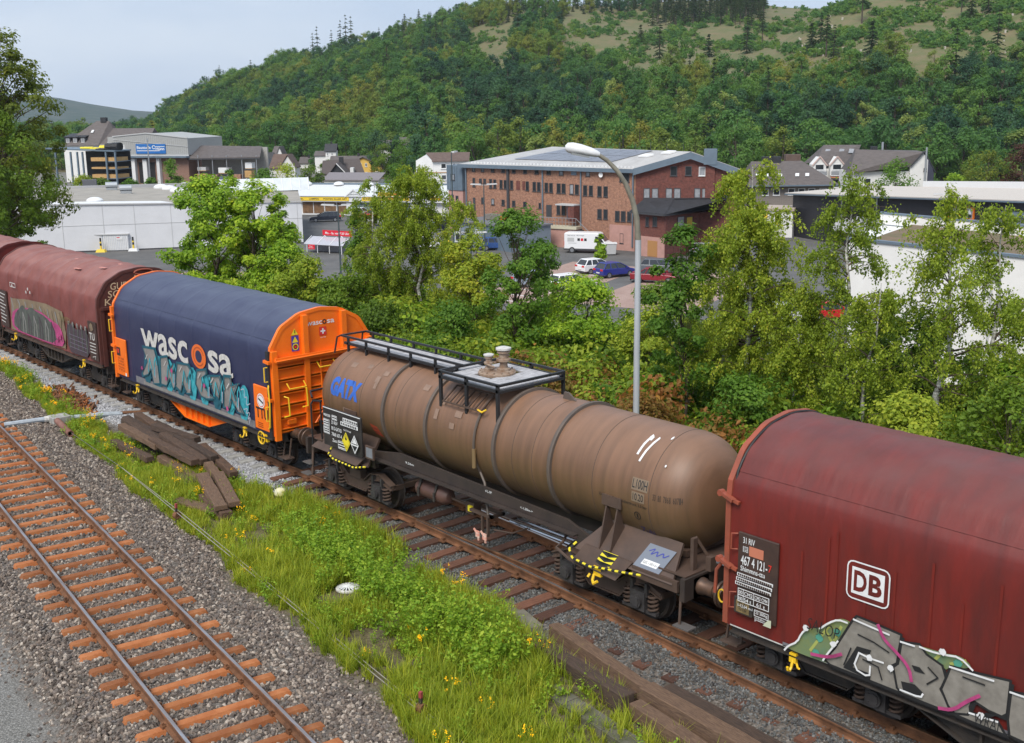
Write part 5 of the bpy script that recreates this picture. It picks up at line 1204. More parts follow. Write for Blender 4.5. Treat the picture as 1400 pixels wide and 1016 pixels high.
UU, DD = np.meshgrid((ua - 700) / F_, dd)
XX, YY = world_xy(UU, DD); ZZ = hill_z(UU, DD); ZZ[0] -= 12
n_, m_ = UU.shape; ii = np.arange((n_ - 1) * (m_ - 1)); a_ = ii // (m_ - 1) * m_ + ii % (m_ - 1)
HILLM = mat('hillside_ground', (.095, .115, .036), .95, 0, col2=(.165, .13, .065), scale=.22, bump=1.0, bscale=.9)
HILLV = np.stack([XX, YY, ZZ], -1).reshape(-1, 3)
place(tag(bpy.data.objects.new('hillside', npmesh('hillside', HILLV, np.stack([a_, a_ + 1, a_ + m_ + 1, a_ + m_], -1), [HILLM], True)), kind='structure'))
# a far ridge in the gap at the left
b = MB(); rings = []
for D, dz in ((1500, -8), (1800, 20), (2100, 38), (2500, 30)):
    rings.append([(*world_xy((u - 700) / F_, D), -10 + (dz + 10) * np.interp(u, [-200, 60, 110, 140, 200, 330], [1, 1.0, .8, .62, .35, .1])) for u in np.linspace(-300, 420, 40)])
b.loft(rings, False)
FARM = mat('far_hill_ground', (.022, .055, .045), .95, 0, col2=(.075, .09, .075), scale=.03)  # blue of distant haze mixed into the hill colour
structure('far_hill', b, FARM, True)

def clear_mask(u, v):
    """1 where the felled slopes lie open"""
    w = 14 * np.sin(u * .045) + 8 * np.sin(u * .11 + v * .2)
    A = (v > 20 + .0 * u) & (v < 78 + w * .5 + np.interp(u, [760, 850, 1000], [-30, 10, 0])) & (u > 770 + w) & (u < 1030)
    Bc = (u > 985) & (v < np.interp(u, [985, 1060, 1150, 1200, 1260, 1400, 1600], [92, 92, 82, 62, 70, 62, 60]) + w * .5)
    Cc = ((u - 672) / 32) ** 2 + ((v - 52) / 17) ** 2 < 1
    return A | Bc | Cc
rg = np.random.default_rng(5)
pts = []
D = 236.0
while D < 1080:
    half = .56 * D; st = 5.6 if D < 420 else 6.2
    for x in np.arange(-half, half, st): pts.append(((x + rg.uniform(-2.3, 2.3)) / D, D + rg.uniform(-2.3, 2.3)))
    D += 5.6 if D < 700 else 11
pts = np.array(pts); a, D = pts[:, 0], pts[:, 1]; u = 700 + F_ * a
x, y = world_xy(a, D); z = hill_z(a, D); pu, pv = image_uv(x, y, z)
rd = np.interp(u, US, RD); fl = z > ZT + .3
spur_hidden = (u > 1060) & (D > np.interp(u, SU, SD) + 60)
start = np.interp(u, [-300, 300, 340, 470, 560, 620, 1000, 1900], [345, 340, 335, 335, 300, 245, 236, 236])
start = np.where((u > 440) & (u < 472), 320, start); start = np.where((u > 518) & (u < 572), 300, start)
keep = (D > start) & (D < rd + 30) & ~spur_hidden
cm = clear_mask(pu, pv) | clear_mask(pu, pv - 13) | clear_mask(pu, pv - 24) | clear_mask(pu, pv - 34)
ridge = (D > rd - 18)
dark_block = (pu > 890) & (pu < 1045) & (D > 470) & (pv < 36)          # spruce block on the saddle
sapl = (pu > 690) & (pu < 880) & (pv < 45) | (pu > 420) & (pu < 640) & (pv < 95) & (rg.uniform(0, 1, len(pu)) < .35)
keep &= (~cm) | dark_block
x, y, z, pu, pv, D, a = (q[keep] for q in (x, y, z, pu, pv, D, a)); db_ = dark_block[keep]; sp_ = sapl[keep]; rdg = ridge[keep]
n = len(x)
FARV = [solo_mesh('broadleaf_tree', clump_tree(50 + i, 11.5, 4.7, .28, (.14, 1), 34, 60, .62, shape='dome' if i % 2 else 'oval', clr=.34, up=.35), 'far', BARK) for i in range(6)]
FARV += [solo_mesh('broadleaf_tree', clump_tree(150 + i, 11.5, 4.5, .28, (.14, 1), 34, 60, .62, shape='dome' if i % 2 else 'oval', clr=.34, up=.35), 'fardark' if i < 3 else 'faryel', BARK) for i in range(5)]
FARV.append(solo_mesh('pale_tree', clump_tree(71, 12, 4.3, .25, (.1, 1), 34, 60, .55, shape='oval', clr=.30, up=.3), 'willow', BARK))
FIRV = [solo_mesh('conifer_tree', fir_parts(80, 14, 2.6), 'fir', BARK), solo_mesh('conifer_tree', fir_parts(81, 15, 2.3, 14, .45, .8), 'fir', BARK), solo_mesh('conifer_tree', fir_parts(83, 7, 2.0, 12, 0, .8), 'fir', BARK)]
VAR = FARV + FIRV
q = rg.uniform(0, 1, n); pt = np.sin(x * .045 + 1.3 * np.sin(y * .03)) + np.sin(y * .06 + 1.1 * np.sin(x * .025)) + rg.normal(0, .75, n)
idx = rg.integers(0, 6, n); idx = np.where(pt > .75, rg.integers(6, 9, n), idx); idx = np.where(pt < -1.35, rg.integers(9, 11, n), idx); idx = np.where(q < .05, 11, idx); idx = np.where((q > .965), 12, idx)
idx = np.where(db_, np.where(q < .6, 13, 12), idx); idx = np.where(sp_ & (q < .75), 14, idx); idx = np.where(rdg & (pu > 520) & (q < .2), 13, idx); idx = np.where(rdg & (pu < 520) & (q < .08), 12, idx)
scl = (.58 + .42 * rg.uniform(0, 1, n) ** 1.6) * (1 + .14 * np.sin(pu * .045) * np.sin(pv * .11)) * np.interp(D, [236, 330, 420], [1.2, 1.12, 1.0]); scl = np.where(idx == 11, scl * .95, scl); scl = np.where(rdg, scl * .85, scl)
order = np.argsort(D); near = order[:240]; rest = order[240:]
for k in near:
    o = bpy.data.objects.new(VAR[idx[k]].name.split('.')[0], VAR[idx[k]]); o.location = (x[k], y[k], z[k] - .3); o.rotation_euler = (0, 0, rg.uniform(0, 6.28)); s = scl[k]; o.scale = (s, s, s * rg.uniform(.85, 1.1)); COL.objects.link(o)
    c0 = o.name[0]; sp = 'pale grey green tree' if c0 == 'p' else 'slim dark conifer' if c0 == 'c' else 'dark green broadleaf tree' if idx[k] in (6, 7, 8) else 'yellowish broadleaf tree' if idx[k] > 8 else 'mid green broadleaf tree'
    wh = ['beyond the metal warehouse at far left', 'just behind the village and the yellow house', 'behind the left half of the brick building', 'behind the right half of the brick building', 'behind the slate roofed houses on the right', 'beyond the black building at the right edge'][int(np.searchsorted([330, 570, 800, 1010, 1290], pu[k]))]
    tag(o, sp + ' in the wood ' + wh, 'tree', sp + 's ' + wh)
sc3 = np.stack([scl, scl, scl * rg.uniform(.85, 1.15, n)], 1)
scatter('hillside_forest', VAR, np.stack([x, y, z - .3], 1)[rest], np.stack([np.zeros(n), np.zeros(n), rg.uniform(0, 6.28, n)], 1)[rest], sc3[rest], idx[rest], label='dense mixed green forest covering the hillside up to the ridge', cat='forest')
# a few trees stand out on the skyline and on the clearings
def lone(D, uu, name, me, s, lab, grp, sz=1.0):
    a = (uu - 700) / F_; X, Y = world_xy(a, D); o = bpy.data.objects.new(name, me); o.location = (X, Y, float(hill_z(np.array([a]), np.array([D]))[0]) - .3); o.scale = (s, s, s * sz); o.rotation_euler = (0, 0, rg.uniform(0, 6)); COL.objects.link(o); tag(o, lab, 'tree', grp)
TALLF = [solo_mesh('conifer_tree', fir_parts(90 + i, 15, 2.6, 11, .2, .75), 'fir', BARK) for i in range(3)]
for i, (uu, s) in enumerate(((443, 1.0), (449, 1.15), (468, .9), (480, 1.1), (487, 1.2), (494, 1.1), (300, .6), (318, .8), (322, .55))):
    lone(np.interp(uu, US, RD) - 12, uu, 'conifer_tree', TALLF[i % 3], s, 'ragged tall conifer standing above the hill skyline on the left of the ridge', 'tall conifers on the left skyline', 1.25)
CLS = [(1015, 62, 2), (1035, 50, 2), (1100, 60, 2), (1112, 52, 2), (1120, 66, 2), (1180, 66, 2), (1130, 72, 2), (1295, 12, 2), (1308, 18, 2), (1330, 8, 2), (1165, 20, 2), (875, 48, 2), (900, 70, 2), (930, 84, 2), (965, 66, 2)]
def on_hill(uu, vv):
    """walk outward along the line of sight until the hillside is met"""
    a = (uu - 700) / F_
    for D in np.arange(300, 700, 2.5):
        X, Y = world_xy(a, D); Z = float(hill_z(np.array([a]), np.array([D]))[0]); _, v = image_uv(X, Y, Z)
        if v < vv: return X, Y, Z
    return X, Y, Z
for i, (uu, vv, k) in enumerate(CLS):
    X, Y, Z = on_hill(uu, vv + 12); o = bpy.data.objects.new('conifer_tree', FIRV[i % 3]); o.location = (X, Y, Z - .3); s = rg.uniform(.7, 1.1) * (1.5 if i % 3 == 2 else 1); o.scale = (s, s, s); COL.objects.link(o); tag(o, 'single dark conifer left standing on the felled brown slope', 'tree', 'conifers on the felled slope')
# scrub and stumps on the felled slopes
sm = [solo_mesh('scrub', clump_tree(120 + i, 1.8, 1.6, .04, (0, 1), 10, 22, .5, shape='dome', clr=.5), 'far', BARK) for i in range(3)]
c = []
while len(c) < 1500:
    uu, vv = rg.uniform(640, 1420), rg.uniform(0, 100)
    if clear_mask(np.array([uu]), np.array([vv]))[0] and (sin(uu * .05 + vv * .13) + sin(uu * .021 - vv * .21) + rg.normal(0, .8) > .2): c.append((uu, vv))
# (uniform over the slope: walk each to the ground)
c = np.array([on_hill(uu, vv) for uu, vv in c[:1500]])
scatter('clearing_scrub', sm, c - np.array((0, 0, .2)), np.stack([np.zeros(len(c)), np.zeros(len(c)), rg.uniform(0, 6, len(c))], 1), rg.uniform(.35, 1.5, len(c)), rg.integers(0, 3, len(c)), label='low green scrub growing back over the felled slopes', cat='scrub')
stm = MB().cyl((0, 0, -.2), (0, 0, .8), .35, 7).mesh('tree_stump', mat('cut_stump_wood', (.46, .42, .36), .8))
c = np.array([on_hill(uu, vv) for uu, vv in [(rg.uniform(1080, 1125) - i % 7, rg.uniform(62, 78)) for i in range(26)] + [(rg.uniform(1040, 1400), rg.uniform(20, 75)) for i in range(34)]])
scatter('cut_stumps', [stm], c, np.stack([np.zeros(len(c)), np.zeros(len(c)), rg.uniform(0, 6, len(c))], 1), rg.uniform(.5, 1.3, len(c)), np.zeros(len(c), int), label='pale cut stumps and litter dotting the felled slope', cat='stumps')

# ================================================================ the town
ASPH = mat('asphalt', (.085, .083, .082), .9, 0, col2=(.13, .125, .12), scale=.35, bump=.1)
PAVER = mat('reddish_paving', (.30, .20, .165), .9, 0, col2=(.36, .25, .21), scale=.8)
WALLW = mat('white_hall_cladding', (.66, .66, .68), .6, noise=.06, scale=.5)
RENDER = mat('white_render', (.72, .71, .69), .8, noise=.07, scale=.7)
ROOFG = mat('grey_gravel_roof', (.26, .24, .21), .95, 0, col2=(.34, .31, .27), scale=.4)
SLATE = mat('brown_grey_slate', (.085, .072, .068), .7, 0, col2=(.125, .105, .098), scale=1.2, streak=(1, 1, 4))
SLATED = mat('dark_slate', (.028, .028, .032), .6, noise=.3, scale=2)
TILEB = mat('brown_roof_tiles', (.10, .062, .048), .8, 0, col2=(.14, .095, .075), scale=1.5)
GLASS = mat('window_glass', (.025, .030, .036), .08, spec=.8)
GLASSL = mat('curtained_glass', (.30, .31, .33), .3, noise=.3, scale=3)
FRAMEW = mat('white_window_frame', (.70, .70, .70), .5)
FRAMED = mat('dark_window_frame', (.05, .05, .055), .5)
ZINC = mat('blue_grey_zinc', (.16, .21, .26), .45, .3, noise=.12, scale=1)
LGREY = mat('light_grey_trim', (.46, .46, .46), .6)
YELW = mat('yellow_house_render', (.72, .46, .10), .8, noise=.08)
TIMBER = mat('new_timber', (.42, .24, .09), .8, 0, col2=(.52, .33, .14), scale=2)
SIGNY = mat('yellow_sign', (.80, .56, .04), .5)
SIGNB = mat('blue_sign', (.02, .14, .42), .4)
SIGNR = mat('red_sign', (.62, .012, .03), .45)
SILVER = mat('galvanised_steel', (.42, .44, .46), .4, .6)
PINKW = mat('pink_plinth_render', (.46, .26, .22), .85, noise=.12, scale=1.5)
def brickmat(name, c1, c2, mortar, sc):
    m = bpy.data.materials.new(name); m.use_nodes = True; N, L = m.node_tree.nodes, m.node_tree.links; b = N['Principled BSDF']; b.inputs['Roughness'].default_value = .85
    co = N.new('ShaderNodeTexCoord'); mpn = N.new('ShaderNodeMapping'); mpn.inputs['Rotation'].default_value = (radians(90), 0, 0)
    br = N.new('ShaderNodeTexBrick'); br.inputs['Color1'].default_value = (*c1, 1); br.inputs['Color2'].default_value = (*c2, 1); br.inputs['Mortar'].default_value = (*mortar, 1)
    br.inputs['Scale'].default_value = sc; br.inputs['Mortar Size'].default_value = .018; br.inputs['Brick Width'].default_value = .28; br.inputs['Row Height'].default_value = .10; br.inputs['Bias'].default_value = -.1
    n = N.new('ShaderNodeTexNoise'); n.inputs['Scale'].default_value = 3.5; n.inputs['Detail'].default_value = 8; n.inputs['Roughness'].default_value = .75; r = N.new('ShaderNodeValToRGB'); r.color_ramp.elements[0].position = .36; r.color_ramp.elements[1].position = .68; r.color_ramp.elements[0].color = (.55, .52, .5, 1); r.color_ramp.elements[1].color = (1.2, 1.15, 1.1, 1)
    mm = N.new('ShaderNodeMixRGB'); mm.blend_type = 'MULTIPLY'; mm.inputs['Fac'].default_value = 1
    L.new(co.outputs['Object'], mpn.inputs['Vector']); L.new(mpn.outputs['Vector'], br.inputs['Vector']); L.new(co.outputs['Object'], n.inputs['Vector']); L.new(n.outputs['Fac'], r.inputs['Fac'])
    L.new(br.outputs['Color'], mm.inputs['Color1']); L.new(r.outputs['Color'], mm.inputs['Color2']); L.new(mm.outputs['Color'], b.inputs['Base Color'])
    return m
BRICK = brickmat('orange_brown_brick', (.42, .18, .105), (.26, .095, .062), (.38, .27, .20), 1.0)
BRICKR = brickmat('dark_red_brick', (.20, .055, .042), (.135, .04, .034), (.16, .075, .06), 1.0)

def sheet(name, pts, z, m):
    b = MB(); b.add([(x, y, z) for x, y in pts], [tuple(range(len(pts)))]); return structure(name, b, m)
RA = atan2(RGT[1], RGT[0])
def aD(u, D): return world_xy((u - 700) / F_, D)
sheet('car_park', [aD(-600, 84), aD(1500, 72), aD(1700, 150), aD(1100, 175), aD(700, 205), aD(200, 215), aD(-700, 170)], ZT + .02, ASPH)
sheet('paved_bays', [(-56, 50), (-47, 51), (-57, 76), (-66, 74)], ZT + .03, PAVER)
sheet('paved_bays', [(-46, 55), (-36, 58), (-44, 80), (-54, 76)], ZT + .026, PAVER)
sheet('paved_bays', [aD(200, 123), aD(330, 123), aD(420, 100), aD(330, 90), aD(235, 108)], ZT + .03, PAVER)
sheet('paved_yard', [(-16, 44), (-4, 46), (-2, 30), (-16, 28)], ZT + .03, mat('blue_grey_pavers', (.14, .15, .19), .8, noise=.3, scale=6))
bm_ = MB()
for k in range(9): p, q = aD(452 + k * 22, 150), aD(446 + k * 22, 158); bm_.bar((*p, ZT + .03), (*q, ZT + .03), .15, .02)
for k in range(8): p, q = (-48 - k * 1.2, 52 + k * 2.7), (-53.0 - k * 1.2, 51.5 + k * 2.7); bm_.bar((*p, ZT + .04), (*q, ZT + .04), .14, .02)
structure('bay_markings', bm_, WHITE)
sheet('yard', [aD(40, 216), aD(420, 200), aD(460, 330), aD(20, 330)], ZT + .015, mat('yard_gravel', (.16, .15, .13), .9, noise=.3, scale=.2))

class Bld:
    """a building whose local x runs along its front, y goes away behind it, heights are absolute"""
    def __init__(s, name, label, cat, A, B, zb=ZT, group=None):
        s.A = np.array(A[:2], float); d = np.array(B[:2], float) - s.A; s.L = hypot(*d); s.zb = zb; s.rz = atan2(d[1], d[0])
        s.root = thing(name, label, cat, (A[0], A[1], zb), s.rz, group)
    def loc(s, p):
        d = np.array(p[:2]) - s.A; c, q = cos(-s.rz), sin(-s.rz); return (d[0] * c - d[1] * q, d[0] * q + d[1] * c)
    def part(s, name, m, fn, parent=None, bevel=0, smooth=False):
        b = MB(s.zb); fn(b); return b.build(name, m, parent or s.root, smooth, bevel)
    def window(s, x0, x1, z0, z1, y=0.0, frame=None, glass=None, fx=None, bars=1, t=.07):
        """window with a frame standing a little proud of the wall and its pane set back in it"""
        fx = fx or (lambda a, c, o: (a, y - o, c)); f = frame or FRAMED; b = MB(s.zb)
        def bx(a0, a1, c0, c1, o0, o1): b.hexa([fx(a0, c0, o0), fx(a1, c0, o0), fx(a1, c0, o1), fx(a0, c0, o1), fx(a0, c1, o0), fx(a1, c1, o0), fx(a1, c1, o1), fx(a0, c1, o1)])
        bx(x0, x1, z0, z0 + t, .0, .06); bx(x0, x1, z1 - t, z1, .0, .06); bx(x0, x0 + t, z0 + t, z1 - t, .0, .06); bx(x1 - t, x1, z0 + t, z1 - t, .0, .06)
        bx(x0 - .06, x1 + .06, z0 - .06, z0, .0, .10)
        w = b.build('window', f, s.root)
        p = MB(s.zb); p.hexa([fx(x0 + t, z0 + t, .0), fx(x1 - t, z0 + t, .0), fx(x1 - t, z0 + t, .025), fx(x0 + t, z0 + t, .025), fx(x0 + t, z1 - t, .0), fx(x1 - t, z1 - t, .0), fx(x1 - t, z1 - t, .025), fx(x0 + t, z1 - t, .025)])
        p.build('pane', glass or GLASS, w)
        return w
    def door(s, x0, x1, z0, z1, y=0.0, m=None, fx=None, name='door'):
        fx = fx or (lambda a, c, o: (a, y - o, c)); b = MB(s.zb)
        b.hexa([fx(x0, z0, 0), fx(x1, z0, 0), fx(x1, z0, .05), fx(x0, z0, .05), fx(x0, z1, 0), fx(x1, z1, 0), fx(x1, z1, .05), fx(x0, z1, .05)]); return b.build(name, m or FRAMED, s.root)
def roof_x(b, x0, x1, y0, y1, ze, zr, ov=.35, t=.16, yr=None):
    yr = (y0 + y1) / 2 if yr is None else yr
    for ya, s in ((y0, -1), (y1, 1)):
        k = (zr - ze) / abs(yr - ya); yo = ya + s * ov; zo = ze - k * ov
        b.hexa([(x0 - ov, yo, zo), (x1 + ov, yo, zo), (x1 + ov, yr, zr), (x0 - ov, yr, zr), (x0 - ov, yo, zo + t), (x1 + ov, yo, zo + t), (x1 + ov, yr, zr + t), (x0 - ov, yr, zr + t)])
def roof_y(b, x0, x1, y0, y1, ze, zr, ov=.35, t=.16, xr=None):
    xr = (x0 + x1) / 2 if xr is None else xr
    for xa, s in ((x0, -1), (x1, 1)):
        k = (zr - ze) / abs(xr - xa); xo = xa + s * ov; zo = ze - k * ov
        b.hexa([(xo, y0 - ov, zo), (xo, y1 + ov, zo), (xr, y1 + ov, zr), (xr, y0 - ov, zr), (xo, y0 - ov, zo + t), (xo, y1 + ov, zo + t), (xr, y1 + ov, zr + t), (xr, y0 - ov, zr + t)])

# ---------------------------------------------------------------- long brick building
Bk = Bld('brick_building', 'long three storey brown brick building with pale low pitched roof behind the lamp post', 'building', (-93.21, 81.22), (-67.21, 85.37))
Lb = Bk.L; Cl = Bk.loc((-57.95, 91.99)); Dl = (Cl[0] - Lb * .93, Cl[1] + 5.0); EV = 1.51
ud = np.array((Cl[0] - Lb, Cl[1])); La = hypot(*ud); ud = ud / La; un = np.array((ud[1], -ud[0]))
facx = lambda a, c, o: (Lb + ud[0] * a + un[0] * o, ud[1] * a + un[1] * o, c)
Pk = (Lb + ud[0] * 6.31, ud[1] * 6.31); Rl = Bk.loc((-85.3, 79.84)); Rl = (Rl[0], 9.5)
Bk.part('wall', BRICK, lambda b: b.hexa([(0, 0, ZT), (Lb - .01, 0, ZT), (Lb - .01, .3, ZT), (0, .3, ZT), (0, 0, EV), (Lb - .01, 0, EV), (Lb - .01, .3, EV), (0, .3, EV)]))
gw = Bk.part('gable_wall', BRICKR, lambda b: b.add([(Lb, 0, ZT), (Cl[0], Cl[1], ZT), (Cl[0], Cl[1], EV), (*Pk, 3.30), (Lb, 0, EV), (Lb - un[0] * .3, -un[1] * .3 + .0, ZT), (Cl[0] - un[0] * .3, Cl[1] - un[1] * .3, ZT), (Cl[0] - un[0] * .3, Cl[1] - un[1] * .3, EV), (Pk[0] - un[0] * .3, Pk[1] - un[1] * .3, 3.3), (Lb - un[0] * .3, -un[1] * .3, EV)], [(0, 1, 2, 3, 4), (9, 8, 7, 6, 5), (0, 5, 6, 1), (1, 6, 7, 2), (2, 7, 8, 3), (3, 8, 9, 4), (4, 9, 5, 0)]))
Bk.part('rear_wall', BRICKR, lambda b: (b.prism([(0, .3), (-.3, .3), (Dl[0] - .3, Dl[1]), (Dl[0], Dl[1])], 'Z', ZT, EV), b.prism([(Dl[0], Dl[1]), (Cl[0], Cl[1]), (Cl[0], Cl[1] + .3), (Dl[0], Dl[1] + .3)], 'Z', ZT, EV)))
ROOFW = mat('pale_sheet_roof', (.44, .43, .42), .55, 0, col2=(.35, .34, .33), scale=.5)
RZ = 3.42
def rp(x, t):     # point on the front roof slope: x along the front, t from eaves (0) to ridge (1)
    ex, ey = x, -.45; rx, ry = Rl[0] + (Pk[0] - Rl[0]) * (x / Lb), Rl[1] + (Pk[1] - Rl[1]) * (x / Lb); return (ex + (rx - ex) * t, ey + (ry - ey) * t, EV - .05 + (RZ - EV + .05) * t + .17)
def brick_roof(b):
    o = .45
    E0, E1 = (-1.0, -o, EV - .05), (Lb + .12, -o, EV - .05); K = (Pk[0] + un[0] * o, Pk[1] + un[1] * o, RZ); J = (Rl[0], Rl[1], RZ); C2 = (Cl[0] + .4, Cl[1] + .2, EV - .02); D2 = (Dl[0] - .6, Dl[1], EV - .02)
    gx = np.linspace(-1.0, Lb + .12, 13); gt = np.linspace(0, 1, 5)
    b.loft([[(q[0], q[1], q[2] - .17) for q in (rp(x, t) for x in gx)] for t in gt] , False)
    b.loft([[(q[0], q[1], q[2] - .05) for q in (rp(x, t) for x in gx)] for t in gt], False)
    J, K = rp(-1.0, 1)[:2] + (RZ,), rp(Lb + .12, 1)[:2] + (RZ,)
    for P in ((E0, J, D2), (J, K, C2, D2)):
        n = len(P); b.add([*P] + [(x, y, z + .12) for x, y, z in P], [tuple(range(n))[::-1], tuple(range(n, 2 * n))] + [(i, (i + 1) % n, n + (i + 1) % n, n + i) for i in range(n)])
rf = Bk.part('roof', ROOFW, brick_roof)
Bk.part('eaves_fascia', ZINC, lambda b: (b.box(-1.05, Lb + .1, -.55, -.46, EV - .38, EV + .06), b.box(-1.05, Lb + .1, -.46, 0, EV - .38, EV - .33)))
Bk.part('verge_fascia', ZINC, lambda b: [b.hexa([facx(a, z0 - .62, .48), facx(c, z1 - .62, .48), facx(c, z1 - .62, .56), facx(a, z0 - .62, .56), facx(a, z0 + .14, .48), facx(c, z1 + .14, .48), facx(c, z1 + .14, .56), facx(a, z0 + .14, .56)]) or b.hexa([facx(a, z0 - .64, .0), facx(c, z1 - .64, .0), facx(c, z1 - .64, .5), facx(a, z0 - .64, .5), facx(a, z0 - .58, .0), facx(c, z1 - .58, .0), facx(c, z1 - .58, .5), facx(a, z0 - .58, .5)]) for a, c, z0, z1 in ((-.25, 6.31, EV, 3.35), (6.31, La + .3, 3.35, EV))])
for x in (26.37 * 0 + .05, 7.15, 12.68, 18.52, 26.03): Bk.part('downpipe', ZINC if x != 7.15 else FRAMED, lambda b: b.cyl((x, -.12, ZT + .5), (x, -.12, EV - .4), .10 if x != 7.15 else .20, 8))
Lf = lambda a: (Lb - a[1], Lb - a[0], a[2], a[3])
TOP = [(24.76, 25.25, .97, 1.3), (23.2, 23.7, .66, 1.10), (21.5, 22.02, .66, 1.10), (19.76, 20.29, .66, 1.10), (18.0, 18.55, .64, 1.10), (16.18, 16.74, .64, 1.10), (14.33, 14.9, .62, 1.10), (12.43, 13.04, .6, 1.10), (10.49, 11.13, .58, 1.08), (6.51, 7.11, .55, 1.08), (.88, 2.24, .05, 1.10)]
TOP[0] = (24.76, 25.25, .66, 1.10)
MID = [(24.77, 25.2, -1.29, -.16), (23.62, 24.07, -.82, -.21), (22.91, 23.36, -.8, -.21), (21.91, 22.36, -1.36, -.22), (21.2, 21.67, -1.36, -.26), (20.16, 20.62, -1.38, -.28), (19.47, 19.93, -1.38, -.28), (18.41, 18.89, -1.42, -.3), (15.87, 16.36, -1.46, -.34), (14.74, 15.26, -1.52, -.37), (14.03, 14.55, -1.52, -.37), (12.84, 13.37, -1.58, -.4), (12.11, 12.65, -1.58, -.42), (10.91, 11.49, -1.61, -.43), (10.16, 10.74, -1.61, -.44), (8.94, 9.52, -1.66, -.47), (8.15, 8.73, -1.67, -.48), (6.92, 7.49, -1.77, -.52), (6.08, 6.64, -1.74, -.52), (4.8, 5.4, -1.8, -.55), (3.91, 4.51, -1.78, -.55)]
LOW = [(25.52, 26.01, -3.92, -3.17), (23.28, 23.76, -3.37, -2.63), (21.57, 22.06, -3.47, -2.7), (19.84, 20.33, -3.49, -2.76), (18.09, 18.6, -3.52, -2.82), (16.26, 16.79, -3.63, -2.87), (13.97, 14.32, -3.59, -2.92), (11.0, 11.52, -4.22, -3.03), (10.19, 10.73, -4.22, -3.05), (4.78, 5.39, -4.43, -3.27), (3.91, 4.51, -4.43, -3.26), (2.2, 2.83, -4.58, -3.36), (1.34, 1.98, -4.57, -3.35), (.55, 1.11, -4.53, -3.36), (1.6, 2.12, -7.17, -5.98)]
for a in TOP + MID + LOW: Bk.window(*Lf(a), glass=GLASSL if random.random() < .15 else GLASS)
for a in ((24.8, 25.21, -4.36, -2.69), (12.3, 13.14, -4.54, -3.1), (9.2, 9.96, -4.77, -3.16), (2.26, 2.83, -7.9, -5.78)): Bk.door(*Lf(a), m=FRAMED if a[0] != 9.2 else ZINC)
for a in ((17.3, 17.9, -1.42, -.32), (16.5, 16.9, -1.44, -.33)): Bk.door(*Lf(a), m=BRICKR, name='bricked_up_window')
Bk.part('vent', ZINC, lambda b: b.box(Lb - 9.3, Lb - 8.5, -.05, 0, .62, 1.05))
Bk.part('canopy', LGREY, lambda b: b.box(Lb - 10.7, Lb - 7.92, -1.4, 0, -2.95, -2.80))
Bk.part('porch_screen', BRICKR, lambda b: b.box(Lb - 8.9, Lb - 7.95, -1.3, -.02, -4.8, -2.95))
Bk.part('plinth', PINKW, lambda b: b.box(Lb - 3.6, Lb - .02, -.06, 0, ZT, -5.0))
Bk.part('satellite_dish', FRAMEW, lambda b: b.lathe([(.01, .0), (.2, -.03), (.30, -.08)], (Lb - 4.7, -.3, .80), 'Y', 16, False))
for a in [(3.99, 4.76, .8, 1.89), (5.68, 6.42, .84, 1.89), (7.23, 7.97, .81, 1.83)]: Bk.window(*a, fx=facx, frame=FRAMEW if a[0] > 7 else FRAMED, glass=GLASSL if a[0] > 7 else GLASS)
for a in [(.93, 1.67, -1.77, -.61), (1.89, 2.64, -1.77, -.61), (3.5, 4.25, -1.76, -.6), (4.43, 5.21, -1.76, -.6), (6.76, 7.47, -1.71, -.59), (7.63, 8.19, -1.71, -.59), (9.4, 9.98, -1.6, -.58), (10.1, 10.7, -1.6, -.58)]: Bk.window(*a, fx=facx, frame=FRAMED, glass=GLASSL if a[0] < 9 else GLASS)
Bk.part('chimney', BRICKR, lambda b: b.hexa([facx(8.0, -2, 0), facx(9.05, -2, 0), facx(9.05, -2, .25), facx(8.0, -2, .25), facx(8.0, 2.1, 0), facx(9.05, 2.1, 0), facx(9.05, 2.1, .25), facx(8.0, 2.1, .25)]))
Bk.part('chimney_cladding', ZINC, lambda b: b.hexa([facx(7.8, 2.1, -.4), facx(9.25, 2.1, -.4), facx(9.25, 2.1, .62), facx(7.8, 2.1, .62), facx(7.8, 3.85, -.4), facx(9.25, 3.85, -.4), facx(9.25, 3.85, .62), facx(7.8, 3.85, .62)]))
sol = mat('solar_panel', (.17, .18, .21), .3, noise=.2, scale=1)
for i in range(7):
    for j in range(2):
        x0 = 4.2 + i * 2.3; t0 = .30 + j * .33
        Bk.part('solar_panel', sol, lambda b: b.hexa([rp(x0, t0), rp(x0 + 2.2, t0), rp(x0 + 2.2, t0 + .31), rp(x0, t0 + .31)] + [(p[0], p[1], p[2] + .05) for p in (rp(x0, t0), rp(x0 + 2.2, t0), rp(x0 + 2.2, t0 + .31), rp(x0, t0 + .31))]), rf)
tag(Bk.part('snow_guard', FRAMEW, lambda b: [b.box(*(lambda p: (p[0] - .12, p[0] + .12, p[1] - .04, p[1] + .04, p[2] - .05, p[2] + .14))(rp(x, .06))) for x in np.arange(.5, Lb, .55)], rf), kind='stuff')
for x, t in ((21.5, .6), (23.2, .8)): Bk.part('skylight', FRAMEW, lambda b: b.hexa([rp(x, t), rp(x + 1.4, t), rp(x + 1.4, t + .12), rp(x, t + .12)] + [(p[0], p[1], p[2] + .2) for p in (rp(x, t), rp(x + 1.4, t), rp(x + 1.4, t + .12), rp(x, t + .12))]), rf)
for i in range(9): x = 2 + i * 2.9; p = rp(x, .98); Bk.part('lightning_rod', FRAMED, lambda b: b.cyl((p[0], p[1], p[2]), (p[0], p[1], p[2] + .9), .03, 5), rf)
